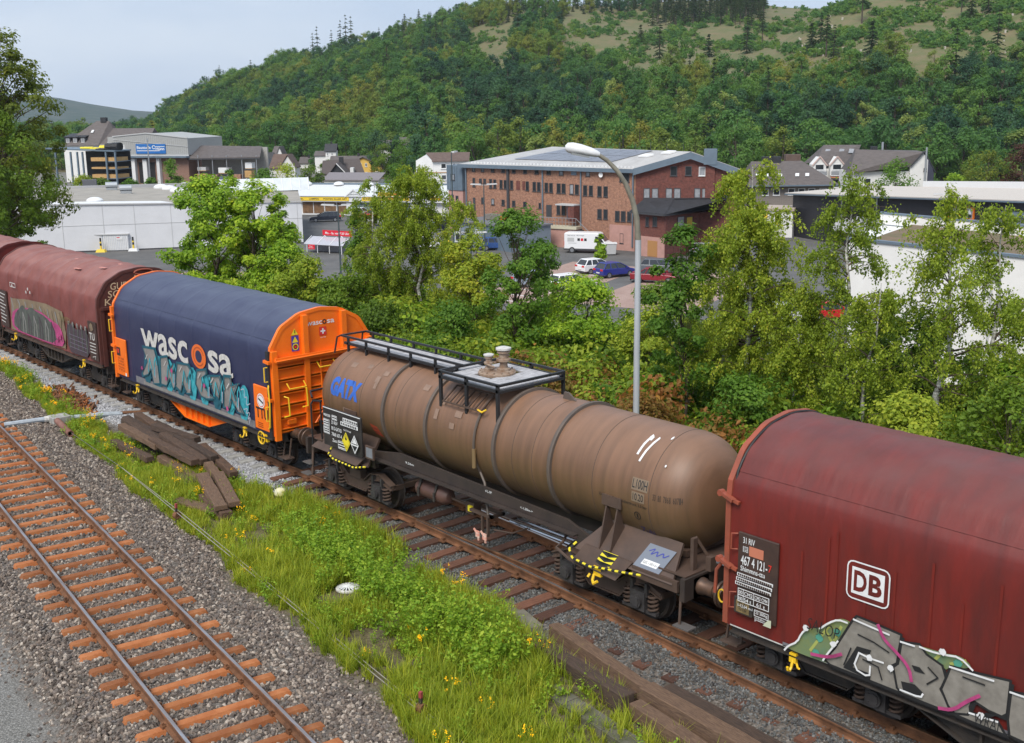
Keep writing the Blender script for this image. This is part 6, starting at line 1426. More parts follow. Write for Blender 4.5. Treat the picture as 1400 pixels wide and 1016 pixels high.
# grey clad wing at the left end
W_ = Bld('clad_stair_tower', 'blue grey clad corner block on pink brick at the left end of the brick building', 'building', aD(617, 155.5), aD(636.5, 153.6))
W_.part('wall', PINKW, lambda b: b.box(0, W_.L, 0, 6, ZT, -1.9)); W_.part('cladding', ZINC, lambda b: b.box(-.15, W_.L + .05, -.12, 6.1, -1.9, 1.35)); W_.window(.7, 1.4, -.6, .2, -.12, glass=GLASSL); W_.window(.5, 1.0, -3.4, -2.5); W_.window(1.4, 1.9, -3.6, -2.6)
for k in range(5): W_.part('standing_seam', ZINC, lambda b: b.box(.1 + k * .42, .14 + k * .42, -.16, -.12, -1.85, 1.3))
# annex with dark hipped roof
P1, P2, P3 = (-64.86, 82.94), (-60.3, 82.79), (-61.16, 91.92)
An = Bld('brick_annex', 'low red brick annex with dark hipped roof and ochre garage door by the gable', 'building', P1, P2)
p3 = An.loc(P3); L1 = An.L; v2 = np.array((p3[0] - L1, p3[1])); L2 = hypot(*v2); v2 /= L2; n2 = np.array((v2[1], -v2[0]))
fx2 = lambda a, c, o: (L1 + v2[0] * a + n2[0] * o, v2[1] * a + n2[1] * o, c)
back = An.loc((-57.95, 91.99)); bl_ = An.loc((-67.0, 85.5))
An.part('wall', BRICKR, lambda b: b.prism([(0, 0), (L1, 0), p3, (back[0], back[1] - .6), (bl_[0] + .1, bl_[1] - .1)], 'Z', ZT, -3.05))
An.part('plinth', PINKW, lambda b: b.box(.0, L1 - .05, -.06, 0, ZT, -5.7))
def hip(b):
    o = .45; A0, A1, A2 = (-.6, -o, -3.05), (L1 + .3, -o - .1, -3.05), (p3[0] + .6, p3[1] + .2, -3.05); R0, R1 = (bl_[0] + 1.4, bl_[1] - .2, -1.75), (back[0] - .3, back[1] - .8, -1.75); M = (L1 - 1.8, 3.2, -1.72); B0 = (bl_[0] - .2, bl_[1] - .4, -3.05)
    for P in ((A0, A1, M, R0), (A1, A2, R1, M), (A0, R0, B0), (M, R1, R0)):
        n = len(P); b.add([*P] + [(x, y, z + .10) for x, y, z in P], [tuple(range(n))[::-1], tuple(range(n, 2 * n))] + [(i, (i + 1) % n, n + (i + 1) % n, n + i) for i in range(n)])
An.part('roof', SLATED, hip)
An.part('gutter', FRAMED, lambda b: (b.bar((-.6, -.48, -3.1), (L1 + .3, -.58, -3.1), .14, .2), b.bar((L1 + .3, -.58, -3.1), (p3[0] + .62, p3[1] + .2, -3.1), .14, .2)))
An.door(1.96, 3.43, -7.9, -6.12, -.06, mat('ochre_garage_door', (.40, .20, .07), .6), name='garage_door'); An.door(4.3, 4.52, -7.9, -6.07, -.06, PINKW, name='garage_door')
for a in ((1.55, 2.03, -4.57, -3.52), (2.64, 3.3, -4.48, -3.39)): An.window(*a)
for a, g_ in (((2.25, 3.57, -4.81, -3.5), GLASSL), ((3.96, 5.25, -4.95, -3.63), mat('yellow_blind', (.55, .38, .05), .6))): An.window(*a, fx=fx2, glass=g_)
An.part('round_vent', FRAMED, lambda b: b.cyl(fx2(8.3, -6.7, 0), fx2(8.3, -6.7, .15), .42, 16))
# low grey flat building and terrace in front of it
Dk = Bld('flat_grey_workshop', 'low flat roofed blue grey building with white door in front of the brick building', 'building', aD(622, 146), aD(706, 136))
Dk.part('wall', mat('blue_grey_render', (.20, .24, .29), .7, noise=.1), lambda b: b.box(0, Dk.L, 0, 5.5, ZT, -5.1)); Dk.part('roof', mat('grey_deck', (.17, .17, .19), .8, noise=.2), lambda b: b.box(-.2, Dk.L + .2, -.3, 5.7, -5.1, -4.9))
d_ = Dk.door(.5, 1.7, ZT + .02, -5.75, m=FRAMEW); Dk.window(.6, 1.6, -7.6, -5.9, -.05, FRAMEW); Dk.window(4.9, 5.6, -6.9, -5.8, frame=FRAMEW); Dk.door(6.2, Dk.L - .2, ZT + .02, -5.4, m=ZINC, name='roller_door')
Ts = Bld('timber_stack', 'flat stack of boards with orange ends lying on the workshop roof', 'timber stack', aD(664, 145), aD(687, 142.5), -4.89)
Ts.part('board_pack', mat('grey_boards', (.20, .18, .16), .8, noise=.3), lambda b: b.box(0, Ts.L, 0, 1.3, -4.82, -4.2)); Ts.part('end_board', mat('orange_boards', (.55, .22, .03), .7), lambda b: b.box(Ts.L - .02, Ts.L + .6, -.1, 1.4, -4.86, -4.25)); Ts.part('bearer', TIMBER, lambda b: b.box(.3, .5, 0, 1.3, -4.89, -4.82))
Te = Bld('terrace', 'raised terrace with pinkish wall and grey railing beside the white van', 'terrace', aD(722, 143.5), aD(790, 139.8))
Te.part('wall', PINKW, lambda b: b.box(0, Te.L, 0, 1.2, ZT, -5.75)); Te.part('slab', mat('cream_slab', (.52, .48, .36), .8), lambda b: b.box(-.1, Te.L + .1, -.15, 1.3, -5.75, -5.42))
Te.part('railing', SILVER, lambda b: (b.bar((0, -.1, -4.4), (Te.L, -.1, -4.4), .06), b.bar((0, -.1, -4.9), (Te.L, -.1, -4.9), .04), b.bar((Te.L, -.1, -4.4), (Te.L + 2.0, -.1, -6.1), .06), [b.bar((x, -.1, -5.42), (x, -.1, -4.4), .04) for x in np.linspace(0, Te.L, 16)]))
Te.part('stairs', FRAMED, lambda b: [b.box(Te.L + k * .33, Te.L + .35 + k * .33, .1, 1.3, -6.0 - k * .33, -5.9 - k * .33) for k in range(6)])
Te.part('stair_rail', FRAMED, lambda b: (b.bar((Te.L + .2, 1.35, -5.0), (Te.L + 2.4, 1.35, -7.0), .06), [b.bar((Te.L + .2 + k * .35, 1.35, -6.2 - k * .33), (Te.L + .2 + k * .35, 1.35, -5.0 - k * .32), .04) for k in range(7)]))

# ---------------------------------------------------------------- white hall at the left
Ha = Bld('white_hall', 'long white panel clad hall with flat grey roof at the left behind the trees', 'building', (-117.04, 37.14), (-103.79, 62.74))
def hz(x): return -2.24 - .55 * x / Ha.L
Ha.part('wall', WALLW, lambda b: b.hexa([(-9, 0, ZT), (Ha.L, 0, ZT), (Ha.L + 1.5, 30, ZT), (-9, 34, ZT), (-9, 0, hz(-9)), (Ha.L, 0, hz(Ha.L)), (Ha.L + 1.5, 30, hz(Ha.L)), (-9, 34, hz(-9))]))
Ha.part('parapet', mat('grey_coping', (.38, .37, .37), .6), lambda b: (b.hexa([(-9, -.12, hz(-9)), (Ha.L + .1, -.12, hz(Ha.L)), (Ha.L + .1, .2, hz(Ha.L)), (-9, .2, hz(-9)), (-9, -.12, hz(-9) + .14), (Ha.L + .1, -.12, hz(Ha.L) + .14), (Ha.L + .1, .2, hz(Ha.L) + .14), (-9, .2, hz(-9) + .14)]), b.box(-9, Ha.L + 1.4, 33.4, 33.8, -2.6, -1.95)))
Ha.part('roof', ROOFG, lambda b: b.hexa([(-8.9, .3, hz(-9) + .02), (Ha.L, .3, hz(Ha.L) + .02), (Ha.L + 1.4, 29.8, hz(Ha.L) + .02), (-8.9, 33.4, hz(-9) + .02), (-8.9, .3, hz(-9) + .05), (Ha.L, .3, hz(Ha.L) + .05), (Ha.L + 1.4, 29.8, hz(Ha.L) + .05), (-8.9, 33.4, hz(-9) + .05)]))
Ha.part('white_roof_strip', FRAMEW, lambda b: b.hexa([(-8.9, .35, hz(-9) + .06), (13, .35, hz(13) + .06), (11.5, 3.2, hz(12) + .06), (-8.9, 3.6, hz(-9) + .06), (-8.9, .35, hz(-9) + .20), (13, .35, hz(13) + .20), (11.5, 3.2, hz(12) + .2), (-8.9, 3.6, hz(-9) + .2)]))
for i, x in enumerate((0, 4.76, 8.44, 12.77, 17.69, 22.16, 25.42, 28.25)): Ha.part('panel_joint', LGREY, lambda b: b.box(x - .03, x + .03, -.025, 0, ZT, hz(x)))
Ha.part('panel_joint', LGREY, lambda b: b.box(-9, Ha.L, -.025, 0, -4.78, -4.72)); Ha.part('base_strip', FRAMED, lambda b: b.box(-9, Ha.L, -.04, 0, ZT, ZT + .18))
def dome_me():
    b = MB(); b.lathe([(.95, 0), (.95, .22), (.80, .40), (.5, .56), (.1, .62)], (0, 0, 0), 'Z', 14); return b.mesh('roof_dome', mat('milky_dome', (.70, .70, .70), .4), True)
DM = dome_me()
for x, y in ((-138.76, 60.17), (-135.48, 59.91), (-130.6, 58.83), (-127.07, 58.47), (-122.31, 57.71), (-112.3, 52.92), (-119.5, 42.4)):
    l = Ha.loc((x, y)); o = inst('roof_dome', DM, Ha.root, (l[0], l[1], hz(l[0]) + .05 - ZT), (0, 0, 0), (1.1, 1.1, 1))
for (x, y), h in (((-150.69, 54.32), 1.2), ((-139.45, 53.01), 1.4), ((-131.4, 51.65), 1.5)):
    l = Ha.loc((x, y))
    if h < 1.3: Ha.part('roof_box', mat('dark_grey_box', (.12, .12, .13), .7), lambda b: b.box(l[0] - 1, l[0] + 1, l[1] - .6, l[1] + .6, -2.7, -1.3))
    else: Ha.part('roof_vent', SILVER, lambda b: (b.box(l[0] - .7, l[0] + .7, l[1] - .6, l[1] + .6, -2.7, -1.9), b.box(l[0] - .8, l[0] + .8, l[1] - .7, l[1] - .6, -1.75, -1.5), b.tube([(l[0] - .8, l[1], -1.55), (l[0] + .8, l[1], -1.55)], .45, 10)))
SK = Ha.loc((-128.94, 61.86)); S2 = Ha.loc((-116.5, 64.5))
glz = mat('white_glazing', (.60, .63, .64), .2, noise=.12, scale=1.0)
sk = Ha.part('glass_ridge', glz, lambda b: b.prism([(SK[1] - 1.6, -2.6), (SK[1] + 1.6, -2.6), (SK[1], -.9)], 'X', SK[0], SK[0] + 15))
for k in range(13): Ha.part('glazing_bar', FRAMEW, lambda b: b.bar((SK[0] + k * 1.24, SK[1] - 1.64, -2.6), (SK[0] + k * 1.24, SK[1], -.86), .08), sk)
Cb = Bld('site_cabin', 'white and grey portable cabin standing against the white hall wall', 'cabin', (-116.3, 39.2), (-113.2, 43.6))
Cb.part('body', mat('white_ribbed_cabin', (.62, .63, .66), .6, noise=.08), lambda b: b.box(2.4, Cb.L, 0, 2.0, ZT + .1, -6.02)); Cb.part('grey_end', mat('grey_cabin', (.36, .39, .43), .6), lambda b: b.box(0, 2.4, .02, 2.0, ZT + .1, -5.98)); Cb.part('roof_edge', LGREY, lambda b: b.box(-.1, Cb.L + .1, -.1, 2.1, -6.0, -5.88))
for k in range(14): Cb.part('rib', FRAMEW, lambda b: b.box(2.5 + k * .21, 2.58 + k * .21, -.04, 0, ZT + .15, -6.1))
for x in (.7, 4.0): Cb.part('notice', FRAMEW, lambda b: b.box(x, x + .75, -.06, -.03, -6.6, -6.25)); Cb.part('notice_band', SIGNR, lambda b: b.box(x + .04, x + .4, -.065, -.06, -6.38, -6.28))
Cb.part('amber_panel', SIGNY, lambda b: b.box(.6, 1.5, .3, .8, -5.9, -5.8))
for i, (x, y) in enumerate(((-118.3, 39.4), (-114.4, 40.6), (-112.5, 43.9))):
    t = thing('bollard', ['yellow and black bollard left of the white cabin in a concrete foot', 'yellow bollard in a striped foot in front of the cabin', 'yellow and black bollard just right of the cabin'][i], 'bollard', (x, y, ZT), RA, 'bollards by the white hall')
    MB().hexa([(-.6, -.4, 0), (.6, -.4, 0), (.6, .4, 0), (-.6, .4, 0), (-.45, -.3, .35), (.45, -.3, .35), (.45, .3, .35), (-.45, .3, .35)]).build('foot', FRAMEW if i != 1 else SIGNY, t)
    b = MB(); b.cyl((0, 0, .3), (0, 0, .8), .12, 8); b.m = 1; b.cyl((0, 0, .8), (0, 0, 1.1), .12, 8); b.m = 0; b.cyl((0, 0, 1.1), (0, 0, 1.3), .12, 8); b.m = 1; b.cyl((0, 0, 1.3), (0, 0, 1.75), .11, 8); b.build('post', [SIGNY, BLACKP], t)

# ---------------------------------------------------------------- shop with the yellow signs
St = Bld('furniture_shop', 'long low white shop with glass front and yellow sign boards across the car park', 'shop', (-139.13, 83.72), (-115.38, 99.5))
St.part('wall', RENDER, lambda b: b.box(-12, 29, .3, 16, ZT, -4.75)); St.part('fascia', FRAMEW, lambda b: b.box(-12, 29, -.4, .3, -5.8, -4.9))
St.part('roof', mat('white_metal_roof', (.62, .63, .63), .5, noise=.05), lambda b: (b.hexa([(-12, -.6, -4.95), (29, -.6, -4.95), (29, 7, -3.75), (-12, 7, -3.75), (-12, -.6, -4.85), (29, -.6, -4.85), (29, 7, -3.6), (-12, 7, -3.6)]), b.hexa([(-12, 7, -3.75), (29, 7, -3.75), (29, 16, -4.3), (-12, 16, -4.3), (-12, 7, -3.6), (29, 7, -3.6), (29, 16, -4.1), (-12, 16, -4.1)])))
St.part('ridge_duct', ZINC, lambda b: b.box(-12, 29, 7.2, 7.7, -3.6, -3.35))
for x in (-6.5, -1.5, 4.2, 9.6, 14.9, 20): inst('roof_dome', DM, St.root, (x, 6.6, -3.6 - ZT), (0, 0, 0), (.9, .9, .9))
for x, _ in ((-2.13, 0), (9.7, 0)):
    St.part('glazed_gable', glz, lambda b: b.prism([(x - 1.4, -5.0), (x + 1.4, -5.0), (x, -3.85)], 'Y', -.5, 3)); St.part('gable_frame', FRAMEW, lambda b: (b.bar((x - 1.5, -.55, -5.0), (x, -.55, -3.8), .16), b.bar((x + 1.5, -.55, -5.0), (x, -.55, -3.8), .16), b.bar((x, -.55, -5), (x, -.55, -3.8), .08), b.bar((x - .7, -.55, -4.5), (x + .7, -.55, -4.5), .08)))
SGS = [(-.8, 8.84, -5.63, -5.05, 'MÖBEL'), (11.06, 13.4, -5.6, -4.95, ''), (13.8, 19.06, -5.5, -4.2, ''), (22.24, 24.4, -5.4, -4.75, ''), (-5.53, -3.4, -5.6, -5.1, '')]
for x0, x1, z0, z1, t in SGS:
    p = St.part('sign_board', SIGNY, lambda b: b.box(x0, x1, -.5, -.4, z0, z1))
    g = Flat(lambda s, q, l: (s, -.501 - l, q - ZT))
    if t:
        for w, xa, wd in (('MÖBEL', -.4, 1.45), ('LAMPEN', 2.0, 1.7), ('POSTEN ALLER ART', 4.5, 4.05)): g.text(w, xa, z0 + .15, wd, .28, .02)
    elif x0 == 13.8: g.text('SONDER', x0 + .4, z0 + .75, 3.6, .42, .03); g.text('POSTEN', x0 + .4, z0 + .16, 3.6, .42, .03)
    elif x0 > 20: g.text('MARKT', x0 + .2, z0 + .14, x1 - x0 - .4, .36, .03)
    else: g.text('SONDER' if x0 > 5 else 'MARKT', x0 + .2, z0 + .14, x1 - x0 - .4, .36, .03)
    g.build('lettering', [SIGNR if x0 > 12 else BLACKP], p)
for x0, x1, m in ((.5, 2.3, mat('shop_interior_timber', (.20, .115, .06), .4, noise=.4, scale=2)), (2.45, 4.2, MATS['shop_interior_timber']), (4.4, 6.3, MATS['shop_interior_timber']), (6.5, 8.1, MATS['shop_interior_timber']), (9.0, 10.9, mat('pale_shop_glass', (.20, .26, .27), .15, noise=.3, scale=1)), (11.0, 12.9, MATS['pale_shop_glass']), (13, 15, MATS['pale_shop_glass']), (15.1, 17, MATS['pale_shop_glass']), (17.1, 19, MATS['pale_shop_glass'])):
    w = St.part('shop_window', FRAMEW, lambda b: (b.box(x0 - .08, x1 + .08, .22, .3, -7.95, -5.82))); St.part('pane', m, lambda b: b.box(x0, x1, .18, .225, -7.7, -5.9), w)
for x in (8.55, 19.4): St.part('pier', FRAMEW, lambda b: b.box(x - .3, x + .3, -.1, .3, ZT, -5.8))

# ---------------------------------------------------------------- builders' merchant and yard at the far left
Ba = Bld('clad_warehouse', 'grey ribbed metal warehouse with blue sign on its front wall at far left', 'warehouse', (-222.35, 89.09), (-207.34, 98.6))
RIB = mat('grey_ribbed_cladding', (.36, .36, .35), .55, 0, noise=.06)
Ba.part('wall', mat('brick_low_wall', (.26, .15, .11), .8, noise=.3), lambda b: b.box(-.3, 17.5, 0, 14, ZT, -.5))
cl = Ba.part('cladding', RIB, lambda b: b.prism([(-.3, -.56), (17.8, -.56), (17.8, 2.94), (7.84, 3.97), (-.3, 3.3)], 'Y', -.25, 14)); Ba.part('side_wing', RIB, lambda b: b.box(-2.9, -.3, 1.5, 12, -.5, 3.2))
for k in range(36): x = -.1 + k * .5; zt = 3.97 - abs(x - 7.84) * (.102 if x > 7.84 else .082); Ba.part('rib', RIB, lambda b: b.box(x - .05, x + .05, -.30, -.25, -.5, zt - .1), cl)
Ba.part('verge', LGREY, lambda b: (b.bar((-.4, -.3, 3.36), (7.84, -.3, 4.03), .2, .22), b.bar((7.84, -.3, 4.03), (17.9, -.3, 3.0), .2, .22), b.box(-.4, 17.9, -.32, -.2, -.75, -.5))); Ba.part('band', LGREY, lambda b: b.bar((-.3, -.33, 2.7), (17.8, -.33, 1.2), .06, .10))
p = Ba.part('sign_board', SIGNB, lambda b: b.box(5.25, 12.48, -.42, -.30, -.25, 1.76))
g = Flat(lambda s, q, l: (s, -.421 - l, q - ZT)); g.text('Baustoffe', 5.5, .72, 3.4, .62, .02); g.text('C', 9.2, .70, .75, .8, .02); g.text('Hünn', 10.1, .45, 2.1, .62, .03); g.rect(5.5, .28, 11.0, .42); g.rect(9.9, 1.15, 12.3, 1.28); g.build('lettering', [WHITE], p)
Ba.door(1.35, 2.52, -.25, 1.61, -.25, FRAMEW)
for a in ((5.37, 6.64, -6.5, -2.11), (8.07, 9.34, -6.5, -2.1)): Ba.door(*a, m=BLACKP, name='loading_gate')
for x0, x1, z1 in ((3.9, 5.0, -1.3), (6.9, 7.9, -1.45), (10.3, 11.0, -1.2)): Ba.part('pier', FRAMEW, lambda b: b.box(x0, x1, -.9, -.01, ZT, z1))
Ba.part('canopy', ZINC, lambda b: b.box(2.0, 18, -1.6, -.02, -1.1, -.76)); Ba.part('mast', SILVER, lambda b: b.cyl((9.9, -3, ZT), (9.9, -3, 3.0), .13, 8))
Ba.part('ladder', SILVER, lambda b: (b.bar((-.3, -.6, ZT), (-.3, -.6, 0), .1), b.bar((.4, -.6, ZT), (.4, -.6, 0), .1), b.bar((1.0, -.9, ZT), (1.0, -.9, .8), .1), [b.bar((-.3, -.6, z), (.4, -.6, z), .06) for z in np.arange(-7.5, 0, .5)]))
Ma = Bld('mansard_house', 'old house with steep dark slate roof and three white dormer windows at far left', 'house', (-259.86, 91.84), (-242.28, 104.28))
Ma.part('wall', RENDER, lambda b: b.box(.2, 22.8, 0, 9, ZT, .9))
Ma.part('roof', SLATE, lambda b: (b.add([(-.3, -.5, .7), (9.8, -.5, .7), (10.3, 4.5, 6.35), (6.8, 4.5, 6.35), (-.3, 9.5, .7), (12.8, 9.5, .7), (13, 4, .7)], [(0, 1, 2, 3), (0, 3, 4), (3, 2, 5, 4), (1, 6, 2), (6, 5, 2), (0, 4, 5, 6, 1)]), b.prism([(-.2, .7), (9.2, .7), (4.5, 4.6)], 'X', 9.9, 22.3)))
Ma.part('chimney', SLATED, lambda b: b.box(8.2, 9.6, 4, 5, 6, 7.2))
for k, (x0, x1) in enumerate(((.91, 1.79), (2.89, 3.77), (4.97, 5.84))):
    Ma.part('dormer', SLATED, lambda b: (b.box(x0 - .35, x1 + .35, .2, 3, 1.1, 2.6), b.hexa([(x0 - .5, -.1, 2.6), (x1 + .5, -.1, 2.6), (x1 + .5, 3.6, 3.3), (x0 - .5, 3.6, 3.3), (x0 - .5, -.1, 2.75), (x1 + .5, -.1, 2.75), (x1 + .5, 3.6, 3.5), (x0 - .5, 3.6, 3.5)]))); Ma.window(x0, x1, 1.4, 2.45, .2, FRAMEW, GLASSL)
Ma.part('skylight', FRAMEW, lambda b: b.hexa([(6.7, 1.9, 3.6), (7.3, 1.9, 3.6), (7.4, 2.4, 4.2), (6.8, 2.4, 4.2), (6.7, 1.8, 3.7), (7.3, 1.8, 3.7), (7.4, 2.3, 4.3), (6.8, 2.3, 4.3)])); Ma.part('skylight', FRAMEW, lambda b: b.hexa([(11.8, .5, 1.3), (12.5, .5, 1.3), (12.9, 1.4, 2.2), (12.2, 1.4, 2.2), (11.8, .4, 1.4), (12.5, .4, 1.4), (12.9, 1.3, 2.3), (12.2, 1.3, 2.3)]))
Sh = Bld('storage_shed', 'long open storage shed with brown grey roof right of the warehouse', 'shed', (-207.28, 98.66), (-192.92, 107.43))
Sh.part('roof', SLATE, lambda b: b.hexa([(-.2, -.5, -1.4), (17, -.5, -1.1), (14.6, 5, .9), (-.2, 5, 1.1), (-.2, -.5, -1.2), (17, -.5, -.9), (14.6, 5, 1.05), (-.2, 5, 1.25)])); Sh.part('wall', mat('pale_shed_wall', (.36, .35, .33), .8, noise=.2), lambda b: b.box(0, 16, 4.6, 5, ZT, .9)); Sh.part('gutter', FRAMED, lambda b: b.bar((-.2, -.5, -1.45), (17, -.5, -1.2), .2, .25))
for x in (2.2, 5.6, 9.0, 12.6, 16): Sh.part('post', SILVER, lambda b: b.cyl((x, -.3, ZT), (x, -.3, -.6), .09, 6))
for k, (x, z, w, h, m) in enumerate(((1.5, -5.6, 2.2, 1.1, TIMBER), (4.2, -5.7, 2, 1.0, PINKW), (6.6, -4.4, 2.4, 1.2, FRAMEW), (9.6, -5.7, 2.2, 1.1, BRICK), (12.8, -5.2, 1.6, 1.4, TIMBER), (6.8, -5.9, 2.4, .9, mat('pallet_blue', (.10, .12, .2), .7)), (13, -3.4, 1.6, 1.3, FRAMEW), (1.6, -3.9, 2.0, .8, LGREY))):
    q = Bld('pallet_stack', ['stack of boards low at the left end of the shed', 'pinkish pallet of stone in the shed left of centre', 'white wrapped pallet high in the middle of the shed', 'brick coloured pallet right of the middle of the shed', 'timber pallet near the right end of the shed', 'dark blue pallet under the white one in the shed', 'white pallet on the upper shelf at the right end of the shed', 'grey flat pack on the upper shelf at the left end of the shed'][k], 'pallet', tuple(Sh.A + np.array((cos(Sh.rz), sin(Sh.rz))) * x), tuple(Sh.A + np.array((cos(Sh.rz), sin(Sh.rz))) * (x + w)), z, 'goods stored in the shed')
    q.part('load', m, lambda b: b.box(0, w, .2, 1.6, z + .12, z + h)); q.part('pallet_base', TIMBER, lambda b: b.box(0, w, .2, 1.6, z, z + .12))
Rk = Bld('timber_rack', 'open timber rack with thin grey roof and stacked boards left of the warehouse', 'rack', (-210.02, 72.81), (-199.82, 79.88))
Rk.part('roof', ZINC, lambda b: b.hexa([(-3, -1, 1.5), (12.4, -1, .95), (12.4, 5, .95), (-3, 5, 1.5), (-3, -1, 1.75), (12.4, -1, 1.2), (12.4, 5, 1.2), (-3, 5, 1.75)])); Rk.part('back_wall', BLACKP, lambda b: b.box(2.2, 12.2, 4.6, 4.9, ZT, .9))
for x in (-1, 2.41, 3.89, 5.05, 10.27, 12.3): Rk.part('post', ZINC, lambda b: b.box(x - .15, x + .15, -.9, -.6, ZT, .95))
for k, z in enumerate((-5.8, -4.2, -2.4, -.9)):
    Rk.part('shelf', ZINC, lambda b: b.box(9.9, 12.4, -.6, 4.5, z - .14, z)); 
    for x0, x1 in ((6.6, 9.8), (10.4, 12.1)): Rk.part('board_stack', TIMBER, lambda b: b.box(x0, x1, -.4, 4, z + .02, z + .35 + .4 * ((k + int(x0)) % 2)))
for k, (x, w, m, h) in enumerate(((3.6, 2.2, YLP, .45), (5.6, 2.6, YLP, .4), (8.0, 1.6, YLP, .9), (8.0, 2.0, BLACKP, .35), (9.3, 1.3, BLACKP, 1.3), (10.7, 1.4, BLACKP, 1.5))):
    p = tuple(Rk.A + np.array((cos(Rk.rz), sin(Rk.rz))) * x + np.array((-sin(Rk.rz), cos(Rk.rz))) * (1 + (k == 3) * -1.5)); zz = 1.75 - .0357 * (x + 3)
    t = thing('pipe_bundle', ['short yellow bundle lying leftmost on the rack roof', 'long yellow bundle in the middle of the rack roof', 'tall yellow bundle right of the middle on the rack roof', 'low black bundle in front of the tall yellow one', 'black wrapped bale next to the right end of the rack roof', 'tallest black bale at the right end of the rack roof'][k], 'bundle', (*p, zz - .1), Rk.rz, 'goods on the rack roof')
    b = MB()
    for j in range(3): b.cyl((0, j * .5, h / 2), (w, j * .5, h / 2), h / 2, 8)
    b.m = 1; b.bar((w * .3, -.25, h + .02), (w * .3, 1.3, h + .02), .06); b.bar((w * .7, -.25, h + .02), (w * .7, 1.3, h + .02), .06); tag(b.build('roll', [m, LGREY], t), kind='stuff')

# ---------------------------------------------------------------- houses at the foot of the hill
def shutters(B, rects, y=0.0, frame=None, glass=None):
    for a in rects: B.window(*a, y, frame or FRAMEW, glass or GLASS, t=.12)
H = Bld('yellow_house', 'yellow rendered gable house with grey slate roof below the wooded hill', 'house', (-226.1, 153.0), (-223.16, 156.35), ZT - 2)
H.part('wall', YELW, lambda b: b.prism([(.1, -10), (4.1, -10), (4.1, -4.5), (2.46, -3.65), (.1, -4.6)], 'Y', 0, 6)); H.part('side_wing', YELW, lambda b: b.box(4.1, 7.0, 1.2, 6, -10, -5.6))
H.part('roof', SLATE, lambda b: (roof_x(b, -6.4, 6.6, 1.0, 7.5, -5.4, -3.5, .3, .15), roof_y(b, -.1, 4.3, -.1, 3, -4.6, -3.6, .35, .14)))
H.part('rear_wall', RENDER, lambda b: b.box(-6.2, 0, 1.3, 7, -10, -5.4)); H.part('chimney', SLATED, lambda b: b.box(.2, .8, 4, 4.6, -4, -2.7)); shutters(H, ((1.2, 1.75, -6.0, -5.05), (2.6, 3.15, -6.0, -5.05), (1.2, 1.75, -8.3, -7.3), (2.6, 3.15, -8.3, -7.3), (5.0, 6.2, -8.2, -7.2)))
H = Bld('dark_gable_house', 'dark slate hung gable house with white windows left of the yellow one', 'house', (-213.57, 136.96), (-209.57, 141.52), ZT - 1)
H.part('wall', SLATED, lambda b: b.prism([(-.2, -9), (5.0, -9), (5.0, -7.4), (2.07, -4.35), (-.2, -6.9)], 'Y', 0, 7)); H.part('roof', mat('brown_slate_roof', (.075, .058, .054), .7, noise=.2), lambda b: (roof_y(b, -.2, 5.0, 0, 8, -7.1, -4.2, .5, .16, 2.07), b.hexa([(-2.6, 6, -7), (8.2, 6, -7.6), (6.4, 9, -3.6), (-2.6, 9, -4), (-2.6, 6, -6.8), (8.2, 6, -7.4), (6.4, 9, -3.4), (-2.6, 9, -3.8)])))
H.part('verge', FRAMEW, lambda b: b.bar((2.07, -.55, -4.1), (5.6, -.55, -7.9), .12, .2)); H.part('chimney', SLATED, lambda b: b.box(1.8, 2.8, 6, 7, -5, -2.9)); H.part('dormer', FRAMEW, lambda b: b.box(4.7, 5.5, 4, 6.4, -6.5, -5.4))
shutters(H, ((.95, 1.95, -7.9, -7.0), (3.0, 4.0, -7.9, -7.0)))
H = Bld('low_roof_annex', 'low pale grey roof in front of the dark and yellow houses', 'shed', aD(447, 262), aD(530, 258), ZT); H.part('roof', mat('pale_slate', (.20, .18, .19), .7, noise=.15), lambda b: b.hexa([(0, 0, -7), (13.6, 0, -7), (13.6, 4, -5.6), (0, 4, -5.6), (0, 0, -6.8), (13.6, 0, -6.8), (13.6, 4, -5.4), (0, 4, -5.4)])); H.part('wall', RENDER, lambda b: b.box(.2, 13.4, .4, 4, ZT, -6.9))
H = Bld('hill_house', 'small white house with dark roof up among the trees on the lower hillside', 'house', aD(453, 310), aD(467, 310), -9)
H.part('wall', RENDER, lambda b: b.box(0, 2.7, 0, 3.6, -9, -2.2)); H.part('roof', SLATED, lambda b: roof_x(b, 0, 2.7, 0, 3.6, -2.2, -.6, .3, .15)); shutters(H, ((.35, .75, -3.5, -2.7), (1.5, 1.95, -3.5, -2.7))); H.part('side_wing', RENDER, lambda b: b.box(-3.0, 0, .8, 3.4, -9, -3.6)); H.part('side_roof', SLATE, lambda b: b.hexa([(-3.2, .5, -3.6), (0, .5, -3.6), (0, 3.4, -2.5), (-3.2, 3.4, -2.5), (-3.2, .5, -3.45), (0, .5, -3.45), (0, 3.4, -2.35), (-3.2, 3.4, -2.35)]))
H.part('chimney', SLATED, lambda b: b.box(1.2, 1.6, 1.7, 2.1, -1.0, .1))
